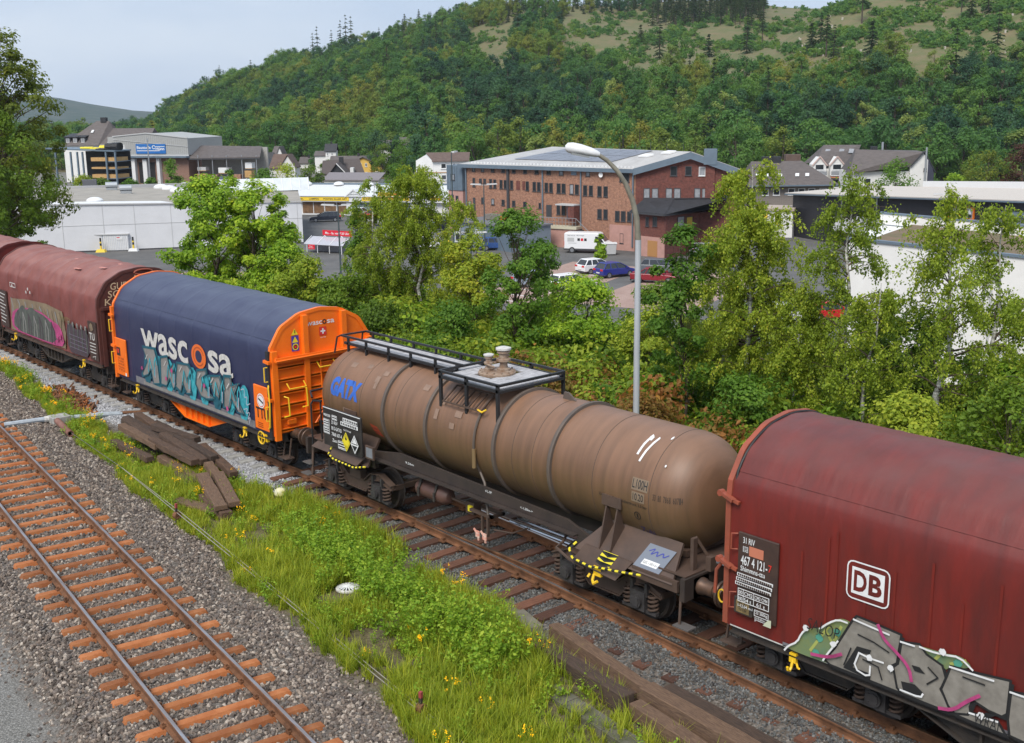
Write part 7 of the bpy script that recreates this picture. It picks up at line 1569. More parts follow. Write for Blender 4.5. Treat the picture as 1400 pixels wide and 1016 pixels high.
for k, (u, v, D, w, h) in enumerate(((554, 187, 312, 4.6, 4), (527, 191, 312, 2.6, 3), (641, 176, 285, 2.4, 2.5))):
    X, Y = aD(u, D); z = float(hill_z(np.array([(u - 700) / F_]), np.array([D]))[0]) + 2; zt = CAM.z + D * (143 - .0126 * 0 - v + (700 - u) * .0126) / F_
    H = Bld('hillside_cottage', ['grey roof showing between the trees on the hill above the white flats', 'white walled cottage nearly hidden by trees on the hill', 'bright white gable peeking out of the wood behind the brick building'][k], 'house', (X, Y), (X + RGT[0] * w, Y + RGT[1] * w), zt - 9)
    H.part('wall', RENDER, lambda b: b.box(0, w, 0, h, zt - 9, zt - 1.6)); H.part('roof', SLATE, lambda b: roof_x(b, 0, w, 0, h, zt - 1.6, zt, .4, .2)); H.part('chimney', SLATED, lambda b: b.box(w * .4, w * .4 + .5, h / 2, h / 2 + .5, zt - .3, zt + .6))
H = Bld('white_flats', 'plain white block of flats with brown roof left of the brick building', 'house', (-139.45, 107.69), (-134.08, 113.8))
H.part('wall', RENDER, lambda b: b.prism([(0, ZT), (3.0, ZT), (3.0, -.45), (1.6, .6), (0, -.3)], 'Y', 0, 9)); H.part('side_wall', RENDER, lambda b: b.box(3.0, 9.0, .05, 8.95, ZT, -.45)); H.part('roof', TILEB, lambda b: b.hexa([(2.9, -.4, -.55), (9.3, -.4, -.5), (9.3, 4.5, .75), (1.5, 4.5, .75), (2.9, -.4, -.38), (9.3, -.4, -.35), (9.3, 4.5, .9), (1.5, 4.5, .9)]))
H.part('floor_band', mat('tan_band', (.42, .26, .14), .8), lambda b: (b.box(-.02, 9.02, -.05, 0, -2.45, -2.3), b.box(-.02, 9.02, -.05, 0, -4.45, -4.3)))
shutters(H, [(x, x + w, z, z + .95) for z in (-1.75, -3.7, -5.7) for x, w in ((4.3, 1.0), (6.3, .75))])
# cluster left of the dark house
for k, (u0, u1, D, vr, ve, m, w2) in enumerate(((345, 372, 262, 206, 222, RENDER, 1), (366, 380, 300, 207, 220, RENDER, 0), (379, 396, 320, 199, 211, RENDER, 0), (376, 411, 258, 210, 225, RENDER, 0), (418, 450, 330, 213, 220, RENDER, 0), (520, 545, 350, 214, 226, RENDER, 0))):
    A, B_ = aD(u0, D), aD(u1, D); hh = lambda v: CAM.z + D * (143 + (700 - u0) * .0126 - v) / F_; ze, zr = hh(ve), hh(vr)
    H = Bld('village_house', ['white gable house with tan strip and dark roof edge beside the shed', 'small white house with dark roof behind the tan striped gable', 'white gable house with grey roof farthest back in the left village', 'brown roofed house with white gable to the right of the tan striped one', 'low grey roofed houses between the village and the dark gable house', 'grey roofed house right of the yellow house'][k], 'house', A, B_, ZT - 3, 'houses of the village at the foot of the hill')
    L = H.L
    if k == 0:
        H.part('wall', m, lambda b: b.prism([(-1, ZT - 3), (L + 4, ZT - 3), (L + 4, ze - 2.6), (1.4, zr), (-1, ze)], 'Y', 0, 7)); H.part('roof', SLATED, lambda b: (b.bar((1.4, -.3, zr + .1), (L + 4.2, -.3, ze - 2.6), .5, .25), b.hexa([(1.4, 0, zr), (L + 4, 0, ze - 2.5), (L + 4, 7, ze - 2.5), (1.4, 7, zr), (1.4, 0, zr + .2), (L + 4, 0, ze - 2.3), (L + 4, 7, ze - 2.3), (1.4, 7, zr + .2)]))); H.part('tan_strip', mat('tan_timber', (.50, .30, .14), .7), lambda b: b.box(2.6, 4.2, -.06, 0, ZT, zr - 1.3)); H.part('chimney', SLATED, lambda b: b.box(2.0, 2.8, 2, 3, zr - .6, zr + 1.3))
    elif k in (2, 3):
        H.part('wall', m, lambda b: b.prism([(L * .45, ZT - 3), (L, ZT - 3), (L, ze), (L * .75, zr - .1), (L * .45, ze)], 'Y', 0, 6)); H.part('roof', SLATE if k == 2 else TILEB, lambda b: (roof_y(b, L * .45, L, 0, 6, ze, zr, .25, .15), b.hexa([(-.2, .5, ze - .5), (L * .6, .5, ze - .5), (L * .75, 4, zr), (.4, 4, zr), (-.2, .5, ze - .3), (L * .6, .5, ze - .3), (L * .75, 4, zr + .15), (.4, 4, zr + .15)]))); H.part('side_wall', m, lambda b: b.box(0, L * .45, .8, 5, ZT - 3, ze - .4))
    else:
        H.part('wall', m, lambda b: b.box(0, L, 0, 5, ZT - 3, ze)); H.part('roof', SLATE if k != 1 else SLATED, lambda b: roof_x(b, 0, L, 0, 5, ze, zr, .3, .15)); H.part('chimney', SLATED, lambda b: b.box(L * .3, L * .3 + .5, 2, 2.5, zr - .2, zr + .7))
    shutters(H, ((L * .55, L * .55 + .5, ze - 1.2, ze - .4), (L * .8, L * .8 + .5, ze - 1.2, ze - .4)))
# right hand group
H = Bld('slate_roof_block', 'long house with broad brown slate roof and two dark chimney blocks', 'house', (-88.02, 135.93), (-80.07, 144.99))
H.part('wall', mat('grey_brown_wall', (.22, .19, .17), .8, noise=.2), lambda b: b.box(0, 12.5, 1.0, 8, ZT, -3.8)); H.part('roof', SLATE, lambda b: b.add([(-1.2, 0, -4.0), (13.4, 0, -4.0), (8.4, 5, -.4), (.2, 5, -.4), (-1.2, 10, -4.0), (13.4, 10, -4.0)], [(0, 1, 2, 3), (1, 5, 2), (0, 3, 4), (3, 2, 5, 4), (0, 4, 5, 1)])); H.part('gutter', ZINC, lambda b: b.box(-1.2, 13.4, -.15, .02, -4.12, -3.92))
for x, y, z in ((1.9, 4.2, .35), (3.6, 4.6, .35)): H.part('chimney', SLATED, lambda b: b.box(x, x + 1.35, y, y + 1, -2.0, z))
for x in (.3, 1.7, 3.9, 6.6, 8.2): H.part('skylight', FRAMEW, lambda b: b.hexa([(x, 1.75, -2.72), (x + .6, 1.75, -2.72), (x + .75, 2.3, -2.3), (x + .15, 2.3, -2.3), (x, 1.65, -2.62), (x + .6, 1.65, -2.62), (x + .75, 2.2, -2.2), (x + .15, 2.2, -2.2)]))
shutters(H, [(x, x + 1.1, -5.6, -4.5) for x in (1.2, 3.0, 5.4, 7.0, 8.6, 10.4)], 1.0, FRAMEW)
H.part('roof_annex', TILEB, lambda b: b.box(6.4, 8.8, 7.5, 9, -.8, .5))
H = Bld('gabled_villa', 'white villa with brown roof and twin balcony gables between the slate roofed houses', 'house', (-99.97, 167.78), (-94.95, 173.5))
H.part('wall', RENDER, lambda b: b.box(1.0, 7.6, 1.5, 9, ZT, -3.2)); H.part('side_wall', mat('cream_render', (.62, .56, .46), .8), lambda b: b.prism([(-.5, ZT), (9, ZT), (9, -2.0), (4.5, .9), (-.5, -3.0)], 'X', 7.6, 8.0) if False else b.hexa([(7.0, 1.4, ZT), (9.6, 4.0, ZT), (9.4, 4.2, ZT), (6.9, 1.6, ZT), (7.0, 1.4, -3.6), (9.6, 4.0, -1.2), (9.4, 4.2, -1.2), (6.9, 1.6, -3.6)]))
H.part('roof', SLATE, lambda b: b.add([(1.6, 1.2, -2.0), (7.4, 1.2, -4.0), (10.9, 5.5, .9), (3.9, 5.5, .95), (1.0, 9, -2.6), (10.9, 9, -2.6)], [(0, 1, 2, 3), (1, 5, 2), (0, 3, 4), (3, 2, 5, 4), (0, 4, 5, 1)]))
for x in (.8, 4.0):
    H.part('balcony_gable', RENDER, lambda b: b.prism([(x - .1, ZT), (x + 2.3, ZT), (x + 2.3, -2.4), (x + 1.1, -1.0), (x - .1, -2.4)], 'Y', .2, 3)); H.part('gable_verge', mat('pink_verge', (.55, .40, .36), .7), lambda b: (b.bar((x - .3, .1, -2.6), (x + 1.1, .1, -.95), .2, .2), b.bar((x + 2.5, .1, -2.6), (x + 1.1, .1, -.95), .2, .2))); H.window(x + .25, x + 1.95, -3.4, -2.3, .2, FRAMEW, GLASS, t=.12)
    H.part('balcony', GLASSL, lambda b: b.box(x - .1, x + 2.3, -.6, -.5, -4.3, -3.6)); H.part('balcony_floor', FRAMEW, lambda b: b.box(x - .1, x + 2.3, -.6, .2, -4.45, -4.3)); H.part('awning', mat('orange_awning', (.60, .22, .10), .7), lambda b: b.hexa([(x - .1, -.7, -4.75), (x + 2.3, -.7, -4.75), (x + 2.3, .2, -4.5), (x - .1, .2, -4.5), (x - .1, -.7, -4.7), (x + 2.3, -.7, -4.7), (x + 2.3, .2, -4.45), (x - .1, .2, -4.45)])); H.window(x + .3, x + 1.9, -6.6, -5.0, .2, FRAMEW, t=.12)
for x in (3.6, 6.2, 8.0): H.part('skylight', GLASSL, lambda b: b.hexa([(x, 3.7, -.55), (x + .9, 3.7, -.6), (x + 1.3, 4.4, .1), (x + .4, 4.4, .15), (x, 3.6, -.45), (x + .9, 3.6, -.5), (x + 1.3, 4.3, .2), (x + .4, 4.3, .25)]))
H = Bld('white_slate_house', 'white house with big brown slate roof and blue grey slate hung end wall at right', 'house', (-86.56, 160.32), (-76.15, 172.17))
H.part('wall', RENDER, lambda b: b.box(.3, 10.2, .8, 8, ZT, -2.9)); H.part('gable_wall', RENDER, lambda b: b.prism([(10.2, ZT), (13.2, ZT), (13.2, -1.1), (12.2, .25), (10.2, -1.9)], 'Y', .3, .9)); H.part('end_wall', mat('blue_slate_wall', (.085, .085, .125), .7, noise=.15), lambda b: b.hexa([(13.2, .3, ZT), (16.0, 5, ZT), (15.8, 5.2, ZT), (13.0, .5, ZT), (13.2, .3, -1.0), (16.0, 5, -3.2), (15.8, 5.2, -3.2), (13.0, .5, -1.0)]))
H.part('roof', SLATE, lambda b: b.add([(-.3, 0, -3.1), (10.3, 0, -2.1), (12.3, 3.5, .45), (2.0, 4.5, .7), (16.3, 5.2, -3.3), (1, 10, -3), (15, 10, -3), (12.4, .1, .3)], [(0, 1, 7, 3), (7, 4, 2), (3, 7, 2), (3, 2, 6, 5), (2, 4, 6), (0, 3, 5)]))
H.part('verge', FRAMED, lambda b: (b.bar((10.2, .0, -2.0), (12.3, .0, .4), .2, .25), b.bar((12.3, .0, .4), (16.2, 5.1, -3.3), .2, .25))); H.part('flue', SILVER, lambda b: b.cyl((12.6, -.3, -6), (12.6, -.3, 1.1), .16, 10)); H.part('chimney', SLATED, lambda b: b.box(4.6, 5.6, 4, 5, .4, 1.2)); H.part('flue_pipe', SILVER, lambda b: b.cyl((6.6, 4.5, .4), (6.6, 4.5, 1.9), .2, 8))
H.part('dormer', FRAMED, lambda b: b.prism([(5.6, -2.6), (9.2, -1.9), (7.0, -1.0)], 'Y', .3, 2.4))
for x in (1.9, 2.9, 4.2, 5.2): H.part('skylight', FRAMEW, lambda b: b.hexa([(x, .85, -2.25), (x + .6, .85, -2.2), (x + .75, 1.35, -1.85), (x + .15, 1.35, -1.9), (x, .75, -2.15), (x + .6, .75, -2.1), (x + .75, 1.25, -1.75), (x + .15, 1.25, -1.8)]))
shutters(H, ((.8, 1.8, -5.4, -4.0), (2.6, 3.8, -5.4, -4.0)), .8); H.window(12.5, 13.0, -3.0, -2.4, .3, FRAMED)
# dark flat building
Db = Bld('black_market', 'black clad flat market building with pale roof edge and two orange framed picture panels', 'shop', (-63.38, 110.95), (-26.16, 95.75))
DZ = lambda x: -2.46 + (x - .7) * (1.9 / 38.8)
BLK = mat('black_cladding', (.022, .021, .026), .55, noise=.3, scale=.5, streak=(1, 1, .05))
Db.part('wall', BLK, lambda b: b.hexa([(0, 0, ZT), (46, 0, ZT), (46, 14, ZT), (0, 14, ZT), (0, 0, DZ(0) - .2), (46, 0, DZ(46) - .2), (46, 14, DZ(46) - .2), (0, 14, DZ(0) - .2)]))
rf = Db.part('roof', mat('pale_flat_roof', (.52, .47, .42), .8, noise=.1), lambda b: b.hexa([(-.8, -.7, DZ(0) - .2), (46, -.7, DZ(46) - .2), (46, 12, DZ(46) + .3), (-.8, 12, DZ(0) + .3), (-.8, -.7, DZ(0) + .02), (46, -.7, DZ(46) + .02), (46, 12, DZ(46) + .5), (-.8, 12, DZ(0) + .5)]))
Db.part('roof_edge', ZINC, lambda b: b.hexa([(-.85, -.78, DZ(0) - .24), (46, -.78, DZ(46) - .24), (46, -.70, DZ(46) - .24), (-.85, -.70, DZ(0) - .24), (-.85, -.78, DZ(0) - .08), (46, -.78, DZ(46) - .08), (46, -.70, DZ(46) - .08), (-.85, -.70, DZ(0) - .08)]))
Db.part('rear_parapet', FRAMEW, lambda b: b.hexa([(10, 12, DZ(10) + .4), (46, 12, DZ(46) + .4), (46, 12.4, DZ(46) + .4), (10, 12.4, DZ(10) + .4), (10, 12, DZ(10) + 1.2), (46, 12, DZ(46) + 1.3), (46, 12.4, DZ(46) + 1.3), (10, 12.4, DZ(10) + 1.2)]))
for x0, x1, z0, z1 in ((9.2, 13.6, -6.4, -4.7), (13.8, 21.0, -6.0, -4.3), (21.2, 27.1, -5.6, -4.2), (35.6, 38.6, -5.0, -3.9)):
    w = Db.part('white_panel', mat('white_ribbed_panel', (.66, .66, .66), .6, noise=.08), lambda b: b.box(x0, x1, -.12, 0, z0, z1))
    for k in range(int((x1 - x0) / .5)): Db.part('rib', FRAMEW, lambda b: b.box(x0 + .1 + k * .5, x0 + .18 + k * .5, -.15, -.12, z0 + .05, z1 - .05), w)
for x0, x1, z0, z1 in ((29.6, 31.26, -3.14, -1.86), (32.2, 33.4, -3.05, -1.72)):
    p = Db.part('picture_panel', mat('orange_frame', (.75, .19, .015), .5), lambda b: b.box(x0, x1, -.14, 0, z0, z1)); Db.part('picture', GLASSL, lambda b: b.box(x0 + .16, x1 - .16, -.16, -.14, z0 + .16, z1 - .16), p)
    g = Flat(lambda s, q, l: (s, -.161 - l, q - ZT)); xm = (x0 + x1) / 2; g.poly([(xm - .3, z0 + .6), (xm + .3, z0 + .6), (xm, z1 - .25)], 1); g.rect(xm - .35, z0 + .25, xm + .35, z0 + .5, 0); g.build('lettering', [BLACKP, WHITE], p)
for x in (10.9, 17.6): Db.part('downpipe', SILVER, lambda b: b.cyl((x, -.2, ZT), (x, -.2, DZ(x) - .25), .09, 8))
Db.part('grey_block', mat('violet_grey_render', (.14, .14, .18), .8), lambda b: b.box(38.6, 46, -2.5, -.02, ZT, -1.9)); Db.part('block_coping', ZINC, lambda b: b.box(38.5, 46, -2.6, -.02, -1.9, -1.7))
for x, y, w in ((34.5, 7, 5.5), (40.5, 7.5, 4)): Db.part('roof_light', FRAMEW, lambda b: b.prism([(x, DZ(x) + .35), (x + w, DZ(x) + .35), (x + w - .9, DZ(x) + 1.0), (x + .9, DZ(x) + 1.0)], 'Y', y, y + 3), rf)
for x in (33.5, 36.2, 40, 41): Db.part('roof_mast', SILVER, lambda b: b.cyl((x, 10, DZ(x) + .4), (x, 10, DZ(x) + (2.8 if x != 40 else 3.6)), .05, 6), rf)
Lw = Bld('low_white_store', 'low white shed roof seen through the birch left of the black building', 'shed', aD(1025, 150), aD(1085, 148)); Lw.part('wall', RENDER, lambda b: b.box(0, Lw.L, 0, 5, ZT, -4.6)); Lw.part('roof', mat('tan_flat_roof', (.40, .33, .27), .8), lambda b: b.box(-.2, Lw.L + .2, -.2, 5, -4.6, -4.3)); Lw.part('sign_board', SIGNY, lambda b: b.box(1.0, 2.4, -.15, -.01, -5.6, -4.7))
# near white hall at right
Rh = Bld('white_render_hall', 'big plain white rendered hall with blue grey roof edge behind the birches at right', 'building', (-14.89, 47.87), (-4.89, 51.75))
rz_ = lambda x: .60 - .065 * x
Rh.part('wall', RENDER, lambda b: b.hexa([(0, 0, ZT), (20, 0, ZT), (20, 12, ZT), (0, 12, ZT), (0, 0, rz_(0)), (20, 0, rz_(20)), (20, 12, rz_(20) - .1), (0, 12, rz_(0) - .1)]))
Rh.part('coping', ZINC, lambda b: b.hexa([(-.1, -.12, rz_(0)), (20, -.12, rz_(20)), (20, .3, rz_(20)), (-.1, .3, rz_(0)), (-.1, -.12, rz_(0) + .16), (20, -.12, rz_(20) + .16), (20, .3, rz_(20) + .16), (-.1, .3, rz_(0) + .16)]))
Rh.part('roof', mat('sedum_roof', (.20, .13, .085), .95, 0, col2=(.11, .10, .045), scale=.9, bump=.5, bscale=6), lambda b: b.hexa([(1.2, .3, rz_(0) - .02), (20, .3, rz_(20) - .02), (20, 10.4, rz_(20) - .02), (2.2, 10.4, rz_(0) - .02), (1.2, .3, rz_(0) + .02), (20, .3, rz_(20) + .02), (20, 10.4, rz_(20) + .02), (2.2, 10.4, rz_(0) + .02)]))
Rh.part('rear_parapet', RENDER, lambda b: b.hexa([(0, 10.4, rz_(0)), (20, 10.4, rz_(20)), (20, 10.7, rz_(20)), (0, 10.7, rz_(0)), (0, 10.4, rz_(0) + .7), (20, 10.4, rz_(20) + .8), (20, 10.7, rz_(20) + .8), (0, 10.7, rz_(0) + .7)])); Rh.part('rear_coping', ZINC, lambda b: b.hexa([(0, 10.35, rz_(0) + .7), (20, 10.35, rz_(20) + .8), (20, 10.8, rz_(20) + .8), (0, 10.8, rz_(0) + .7), (0, 10.35, rz_(0) + .82), (20, 10.35, rz_(20) + .92), (20, 10.8, rz_(20) + .92), (0, 10.8, rz_(0) + .82)]))
Rh.part('downpipe', LGREY, lambda b: (b.cyl((8.47, -.12, -6.5), (8.47, -.12, -1.2), .06, 8), b.box(8.25, 8.75, -.22, -.01, -1.3, -.85))); Rh.part('wall_lamp', LGREY, lambda b: (b.box(4.25, 4.6, -.35, -.01, -.62, -.5), b.cyl((4.4, -.3, -.62), (4.4, -.3, -.7), .12, 8)))

# ---------------------------------------------------------------- vehicles
TYRE = mat('tyre_rubber', (.02, .02, .021), .8); RIM = mat('alloy_rim', (.42, .43, .45), .35, .8); LAMPR = mat('red_tail_lamp', (.55, .02, .02), .3); LAMPW = mat('clear_head_lamp', (.6, .62, .65), .2); CGL = mat('car_glass', (.02, .023, .027), .06, spec=.8)
def paint(n, c): return mat(n, c, .28, .0, spec=.6)
KIND = dict(   # stations: belt line and roof as fractions of the length, then heights
 hatch=dict(L=4.1, W=1.72, H=1.52, prof=[(-.5, .22), (-.5, .60), (-.485, .64), (.28, .60), (.46, .50), (.50, .40), (.50, .18)], gb=(-.47, .30), gt=(-.36, .05), belt=.60),
 suv=dict(L=4.55, W=1.84, H=1.66, prof=[(-.5, .24), (-.5, .62), (-.48, .66), (.24, .62), (.46, .54), (.50, .42), (.50, .20)], gb=(-.47, .27), gt=(-.37, .04), belt=.62),
 wagon=dict(L=4.7, W=1.80, H=1.48, prof=[(-.5, .22), (-.5, .58), (-.485, .63), (.22, .60), (.45, .52), (.50, .42), (.50, .18)], gb=(-.48, .25), gt=(-.40, .03), belt=.60),
 sedan=dict(L=4.6, W=1.78, H=1.42, prof=[(-.5, .24), (-.5, .58), (-.47, .66), (-.30, .66), (.20, .62), (.46, .52), (.50, .40), (.50, .18)], gb=(-.34, .22), gt=(-.20, .03), belt=.64))
def wheel_set(r, L, W, rad, xs):
    b = MB(); b.lathe([(rad * .55, -.09), (rad, -.09), (rad, .09), (rad * .55, .09)], (0, 0, rad), 'Y', 18, False); tm = b.mesh('wheel', TYRE, True)
    b = MB(); b.lathe([(.02, -.095), (rad * .62, -.095), (rad * .62, .06), (.02, .06)], (0, 0, rad), 'Y', 14, False); rm = b.mesh('rim', RIM)
    for x in xs:
        for y in (-1, 1): w = inst('wheel', tm, r, (x, y * (W / 2 - .08), 0), (0, 0, 0 if y < 0 else pi)); inst('rim', rm, w)
def car(label, pos, head, kind, m, grp='cars parked in the town'):
    k = KIND[kind]; L, W, H_ = k['L'], k['W'], k['H']; r = thing('parked_car', label, 'car', (pos[0], pos[1], ZT + .02), head, grp)
    b = MB(); P = [(x * L, z * H_) for x, z in k['prof']]; b.prism(P, 'Y', -W / 2, W / 2); b.build('body', m, r, bevel=.07)
    zb, x0, x1, t0, t1 = k['belt'] * H_, k['gb'][0] * L, k['gb'][1] * L, k['gt'][0] * L, k['gt'][1] * L; w0, w1 = W * .47, W * .37
    g = MB(); g.hexa([(x0, -w0, zb), (x1, -w0, zb), (x1, w0, zb), (x0, w0, zb), (t0, -w1, H_ * .97), (t1, -w1, H_ * .97), (t1, w1, H_ * .97), (t0, w1, H_ * .97)]); g.build('windows', CGL, r)
    b = MB(); b.hexa([(t0 - .06, -w1 - .02, H_ * .955), (t1 + .08, -w1 - .02, H_ * .955), (t1 + .08, w1 + .02, H_ * .955), (t0 - .06, w1 + .02, H_ * .955), (t0 + .1, -w1 + .1, H_), (t1 - .15, -w1 + .1, H_), (t1 - .15, w1 - .1, H_), (t0 + .1, w1 - .1, H_)])
    for s in (-1, 1):
        for xa, xb in ((x0, t0), (x1, t1), (x0 * .35 + x1 * .65 - .25, t0 * .3 + t1 * .7 - .1), (x0 * .72 + x1 * .28, t0 * .72 + t1 * .28)): b.bar((xa, s * (w0 + .005), zb), (xb, s * (w1 + .005), H_ * .96), .09, .05)
    b.build('roof', m, r)
    for s in (-1, 1):
        b = MB(); b.box(-.505 * L, -.45 * L, s * W * .36 - W * .10, s * W * .36 + W * .145, .50 * H_, .62 * H_); b.build('tail_light', LAMPR, r); b = MB(); b.box(.44 * L, .495 * L, s * W * .36 - W * .12, s * W * .36 + W * .12, .41 * H_, .49 * H_); b.build('headlight', LAMPW, r)
        b = MB(); b.box(.20 * L, .24 * L, s * (W / 2 + .02) - .08, s * (W / 2 + .02) + .08, zb, zb + .14); b.build('mirror', m, r)
    b = MB(); b.box(-.51 * L, -.495 * L, -.26, .26, .33 * H_, .40 * H_); b.build('number_plate', FRAMEW, r); b = MB(); b.box(.492 * L, .508 * L, -W * .38, W * .38, .14 * H_, .24 * H_); b.box(-.508 * L, -.492 * L, -W * .42, W * .42, .15 * H_, .25 * H_); b.build('bumper', FRAMED, r)
    wheel_set(r, L, W, .34 if kind == 'suv' else .31, (-.31 * L, .31 * L)); return r
WH, RD_, BL, DK_, SV, MR, GN = paint('white_car_paint', (.75, .75, .76)), paint('red_car_paint', (.55, .02, .02)), paint('blue_car_paint', (.02, .03, .22)), paint('dark_blue_car_paint', (.02, .025, .04)), paint('silver_car_paint', (.36, .38, .41)), paint('dark_red_car_paint', (.22, .015, .025)), paint('grey_car_paint', (.12, .13, .15))
Lh, Rr = RA + pi, RA
car('white off road car parked side on in front of the red car by the shop', (-114.65, 82.35), Lh + .1, 'suv', WH); car('bright red car right behind the white off road car', (-123.99, 87.28), Lh, 'hatch', RD_); car('dark blue car right of the white off road car', (-119.8, 89.4), Rr + .3, 'sedan', BL)
car('dark car half hidden at the corner of the white hall', (-126.5, 80.5), Lh + .2, 'wagon', DK_); car('white car close to the glass shop front', (-128.5, 88.3), Rr + .9, 'hatch', WH); car('white estate right of the double car park lamp', (-109.83, 86.74), Lh + .3, 'wagon', WH); car('dark car behind the birches right of the white estate', (-102.9, 83.6), Lh + .4, 'wagon', DK_)
car('white people carrier seen from behind on the red paving', (-58.19, 69.69), Rr + .55, 'hatch', WH); car('blue hatchback next to the white people carrier', (-54.9, 69.0), Rr + .55, 'hatch', BL); car('dark grey car behind the lamp post on the red paving', (-53.0, 74.2), Rr - .3, 'wagon', GN); car('dark red car partly hidden by leaves right of the lamp post', (-49.4, 68.9), Rr - .3, 'sedan', MR); car('silver estate beside the round vent of the annex', (-58.2, 88.3), Rr + .2, 'wagon', SV)
car('white car in the trees below the shop signs', (-87.59, 70.37), Rr, 'hatch', WH); car('blue car in front of the grey workshop', (-80.5, 75.3), Rr + .1, 'hatch', paint('mid_blue_car_paint', (.03, .08, .25))); car('white car glimpsed through leaves left of the lamp post', (-52.4, 60.5), Rr + .6, 'wagon', WH); car('silver blue car glimpsed under the oak leaves', (-56.5, 59.4), Rr + .6, 'hatch', paint('ice_blue_car_paint', (.34, .42, .50)))
car('white car behind the tall birch', (-27.9, 59.9), Rr + .3, 'suv', WH); car('red car behind the tall birch', (-26.3, 63.5), Rr + .3, 'hatch', RD_); car('ice blue car behind the lower birch stems', (-23.2, 51.2), Rr + .3, 'hatch', MATS['ice_blue_car_paint']); car('red car nearest the white hall base, seen between bushes', (-3.2, 41.0), Rr + .1, 'hatch', RD_)
r = thing('delivery_van', 'white high roof delivery van parked by the terrace of the brick building', 'van', (*aD(807, 135.5), ZT + .02), RA - .30)
b = MB(); b.prism([(-2.7, .35), (-2.7, 2.25), (-2.6, 2.38), (1.25, 2.38), (1.5, 2.28), (2.1, 1.42), (2.65, 1.18), (2.75, .95), (2.75, .35)], 'Y', -.98, .98); b.build('body', WH, r, bevel=.08)
b = MB()
for s in (-1, 1): b.hexa([(1.0, s * .985, 1.30), (2.05, s * .985, 1.30), (2.05, s * .96, 1.30), (1.0, s * .96, 1.30), (1.0, s * .985, 1.98), (1.58, s * .985, 1.98), (1.58, s * .96, 1.98), (1.0, s * .96, 1.98)])
b.build('side_window', CGL, r); b = MB(); b.hexa([(1.60, -.85, 2.15), (2.12, -.9, 1.45), (2.14, -.9, 1.47), (1.62, -.85, 2.17), (1.60, .85, 2.15), (2.12, .9, 1.45), (2.14, .9, 1.47), (1.62, .85, 2.17)]); b.build('windscreen', CGL, r)
g = Flat(lambda s, t, l: (s, -.982 - l, t)); g.text('Service', -2.3, 2.0, .9, .14, .01, 0); g.text('Montage', -1.2, 2.0, .9, .14, .01, 0); g.rect(-2.3, 1.35, -1.5, 1.8, 2)
for k, m in ((0, 1), (1, 3), (2, 1)): g.rect(-1.1 + k * .4, 1.45, -.8 + k * .4, 1.75, m)
g.rect(-2.2, 1.15, -1.2, 1.22, 2); g.build('side_lettering', [GREYS, BLACKP, LGREY, SIGNR], r); b = MB(); b.box(2.6, 2.8, -.95, .95, .35, .62); b.box(-2.75, 2.7, -1.0, -.96, .36, .55); b.build('bumper', FRAMED, r)
for s in (-1, 1): MB().box(2.55, 2.74, s * .72 - .18, s * .72 + .18, .85, 1.1).build('headlight', LAMPW, r); MB().box(-2.73, -2.68, s * .9 - .06, s * .9 + .06, .9, 1.4).build('tail_light', LAMPR, r)
wheel_set(r, 5.5, 1.98, .36, (-1.75, 1.75))
t = thing('waste_container', 'pale grey plastic waste bin right of the van', 'bin', (*aD(838, 133), ZT + .02), RA); MB().hexa([(-.5, -.4, .1), (.5, -.4, .1), (.5, .4, .1), (-.5, .4, .1), (-.6, -.5, 1.3), (.6, -.5, 1.3), (.6, .5, 1.3), (-.6, .5, 1.3)]).build('body', LGREY, t, bevel=.05); MB().box(-.65, .65, -.55, .55, 1.3, 1.42).build('lid', FRAMEW, t, bevel=.03)
# trolley shelter
Sl = Bld('trolley_shelter', 'glass trolley shelter with long red banner on its roof in the car park', 'shelter', (-95.48, 58.15), (-90.67, 59.79))
clr = mat('pale_acrylic', (.42, .42, .46), .15, noise=.1)
Sl.part('roof', clr, lambda b: b.hexa([(-.3, -.2, -7.0), (5.6, -.2, -7.0), (5.0, 1.6, -6.25), (-.3, 1.6, -6.25), (-.3, -.2, -6.96), (5.6, -.2, -6.96), (5.0, 1.6, -6.21), (-.3, 1.6, -6.21)])); Sl.part('side_panel', clr, lambda b: b.box(0, 5.2, 1.55, 1.6, ZT, -6.3)); Sl.part('frame', FRAMEW, lambda b: [b.bar((x, -.2, -6.94), (x - .3, 1.6, -6.19), .07) for x in (-.2, 1.7, 3.6, 5.5)] + [b.bar((x, -.1, ZT), (x, -.1, -6.95), .07) for x in (.1, 1.7, 3.5, 5.3)])
p = Sl.part('banner', SIGNR, lambda b: b.box(1.2, 5.6, 1.6, 1.66, -6.05, -5.42)); g = Flat(lambda s, q, l: (s, 1.598 - l, q - ZT)); g.text('Mo. - Sa. von 7-20 Uhr', 1.6, -5.88, 3.6, .28, .02); g.build('lettering', [WHITE], p)
p = Sl.part('notice', SIGNR, lambda b: b.box(.4, 1.4, -.25, -.2, -7.55, -7.0)); g = Flat(lambda s, q, l: (s, -.251 - l, q - ZT)); g.text('hier', .6, -7.25, .5, .14, .01); g.text('parken', .5, -7.45, .7, .14, .01); g.build('lettering', [WHITE], p)
